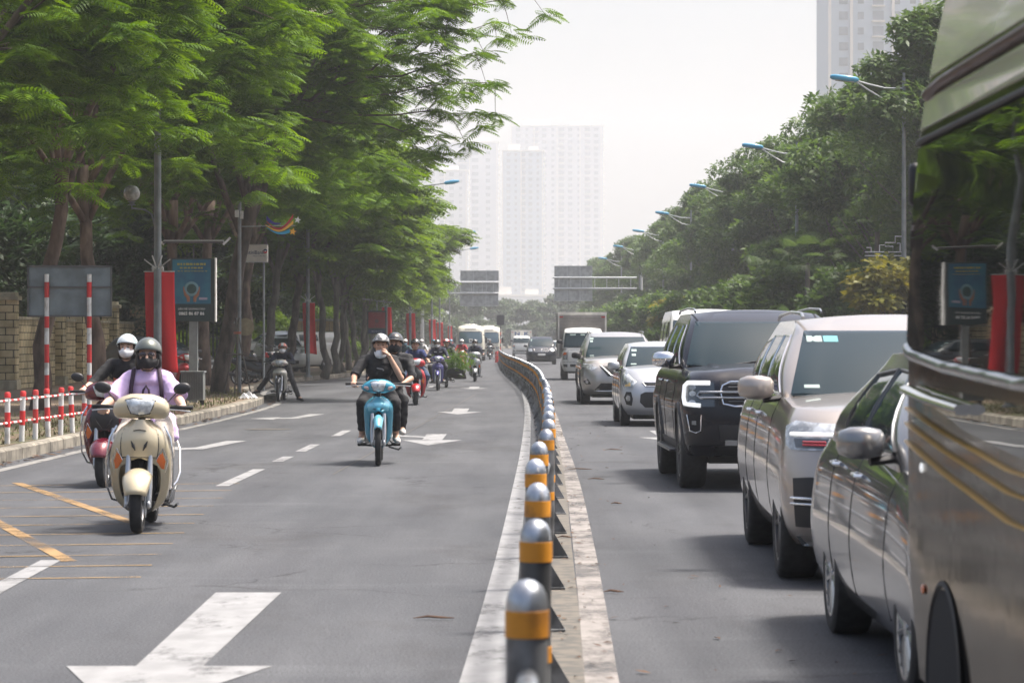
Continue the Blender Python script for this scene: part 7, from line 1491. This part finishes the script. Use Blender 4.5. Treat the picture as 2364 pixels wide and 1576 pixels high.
# ================================================================ TALL BUILDINGS
mat('tower_wall', (.47, .48, .51), .8, var=.03, scale=.1); mat('tower_trim', (.66, .63, .58), .8); mat('tower_glass', (.14, .17, .20), .2, .0, coat=.5); mat('beige_wall', (.62, .47, .34), .85, var=.05, scale=.1); mat('tower_blue', (.36, .43, .50), .7)
def tower(label, cx, d, w_, dep, H, cols, floors, wall, nm='tower', crown=True, bays=(), z0=0, side=True, gl='tower_glass', ledge=True):
    t = thing(nm, label, 'building', (cx, d, 0)); m = MB(); m.box((0, dep/2, H/2), (w_, dep, H)); m.build('wall', MATS[wall], t, smooth=0)
    fh = (H - 4) / floors; cw = w_ / (cols + .6); N = 0; st = MB(); tmpl = None
    order = [(f, c) for f in range(floors - 1, -1, -1) for c in range(cols)]
    for f, c in order:
        z = 4 + fh * (f + .5); 
        if z < z0: continue
        kind = c % 3; x = -w_/2 + cw * (c + .8); ww = cw * (.5, .34, .62)[kind]; hh = fh * (.52, .45, .6)[kind]
        if N < 100:
            mm = MB(); mm.box((x, -.05, z), (ww, .3, hh)); o = mm.build('window', MATS[gl], t, smooth=0, fixn=False)
        else: st.box((x, -.05, z), (ww, .3, hh))
        if ledge and kind == 2: st2.box((x, -.45, z - hh * .62), (ww * 1.2, 1.0, fh * .10))
        N += 1
    if st.v: o = st.build('window_rows', MATS[gl], t, smooth=0, fixn=False); o['kind'] = 'stuff'
    return t, fh
def finish_tower(t, w_, dep, H, fins, sx):
    if st2.v: st2.build('balcony_rows', MATS['tower_trim'], t, smooth=0, fixn=False)['kind'] = 'stuff'
    m = MB()
    for x in fins: m.box((x, -.4, H/2), (.7, .9, H + 1))
    m.build('fin', MATS['tower_trim'], t, smooth=0) if fins else None
    m = MB(); m.box((0, dep/2, H + .6), (w_ + 1.2, dep + 1.2, 1.0)); m.box((-w_*.22, dep/2, H + 3), (w_ * .3, dep * .6, 5)); m.box((w_*.26, dep/2, H + 2.2), (w_ * .22, dep * .5, 4)); m.build('roof_parapet', MATS['tower_trim'], t, smooth=0)
    m = MB()                                           # balconies stacked on the sunlit side
    k = 0; z = 6
    while z < H - 3: m.box((w_/2 + .6, dep * .35, z), (1.4, dep * .3, 1.0)); m.box((w_/2 + .3, dep*.75, z), (.8, dep*.2, 1.0)); z += 3.3
    m.build('side_balconies', MATS['tower_trim'], t, smooth=0)['kind'] = 'stuff'
D0 = 1150; s0 = F / D0
def TW(label, x0, x1, ytop, d, dep, cols, fl, wall='tower_wall', z0=0, fins=(), crown=None):
    global st2; st2 = MB(); w_ = (x1 - x0) / F * d; cx = px((x0 + x1)/2, d); H = pz(ytop, d); t, fh = tower(label, cx, d, w_, dep, H, cols, fl, wall, z0=z0); finish_tower(t, w_, dep, H, [-w_/2 + w_ * f for f in fins], 1); return t, w_, H
TW('left block of the hazy white residential towers ahead, partly behind the street trees', 900, 1080, 395, 1800, 40, 8, 24, z0=20, fins=(0, .35, .7, .98))
TW('stepped upper block rising behind the left white tower', 985, 1150, 330, 1880, 36, 5, 28, z0=40, fins=(.6, .98))
TW('narrow central white tower of the hazy group', 1160, 1255, 350, 1760, 42, 5, 30, z0=18, fins=(0, .45, .97), wall='tower_blue')
TW('tallest white tower standing at the right of the hazy group', 1180, 1392, 292, 2020, 48, 10, 34, z0=20, fins=(.0, .25, .5, .75, .98))
TW('low podium block at the foot of the central hazy tower', 1120, 1262, 684, 1500, 30, 6, 3, z0=0)
TW('pale high-rise with balconies rising above the right trees at the top edge', 1915, 2300, -300, 700, 30, 9, 30, 'tower_blue', z0=60, fins=(0, .13, .38, .55, .8))
TW('warm beige high-rise behind the flame trees at the top left', 400, 803, -400, 330, 22, 9, 22, 'beige_wall', z0=28, fins=(0, .3, .62, .97))
# ================================================================ HAZE
m = MB(); m.box((0, 740, 79), (800, 1540, 162)); hz = m.build('haze', None, smooth=0) if False else None
me = bpy.data.meshes.new('haze'); me.from_pydata([(a, b, c) for a in (-395, 395) for b in (-28, 2490) for c in (-1.1, 205)], [], [(0, 1, 3, 2), (4, 6, 7, 5), (0, 4, 5, 1), (2, 3, 7, 6), (0, 2, 6, 4), (1, 5, 7, 3)]); me.update()
hm = bpy.data.materials.new('haze'); hm.use_nodes = True; n_ = hm.node_tree; n_.nodes.clear(); o_ = n_.nodes.new('ShaderNodeOutputMaterial'); v_ = n_.nodes.new('ShaderNodeVolumePrincipled'); v_.inputs['Color'].default_value = (.93, .96, 1.0, 1); v_.inputs['Density'].default_value = .00047; v_.inputs['Anisotropy'].default_value = .3
n_.links.new(v_.outputs[0], o_.inputs['Volume']); hz = link('haze', me, None, hm); hz['kind'] = 'stuff'
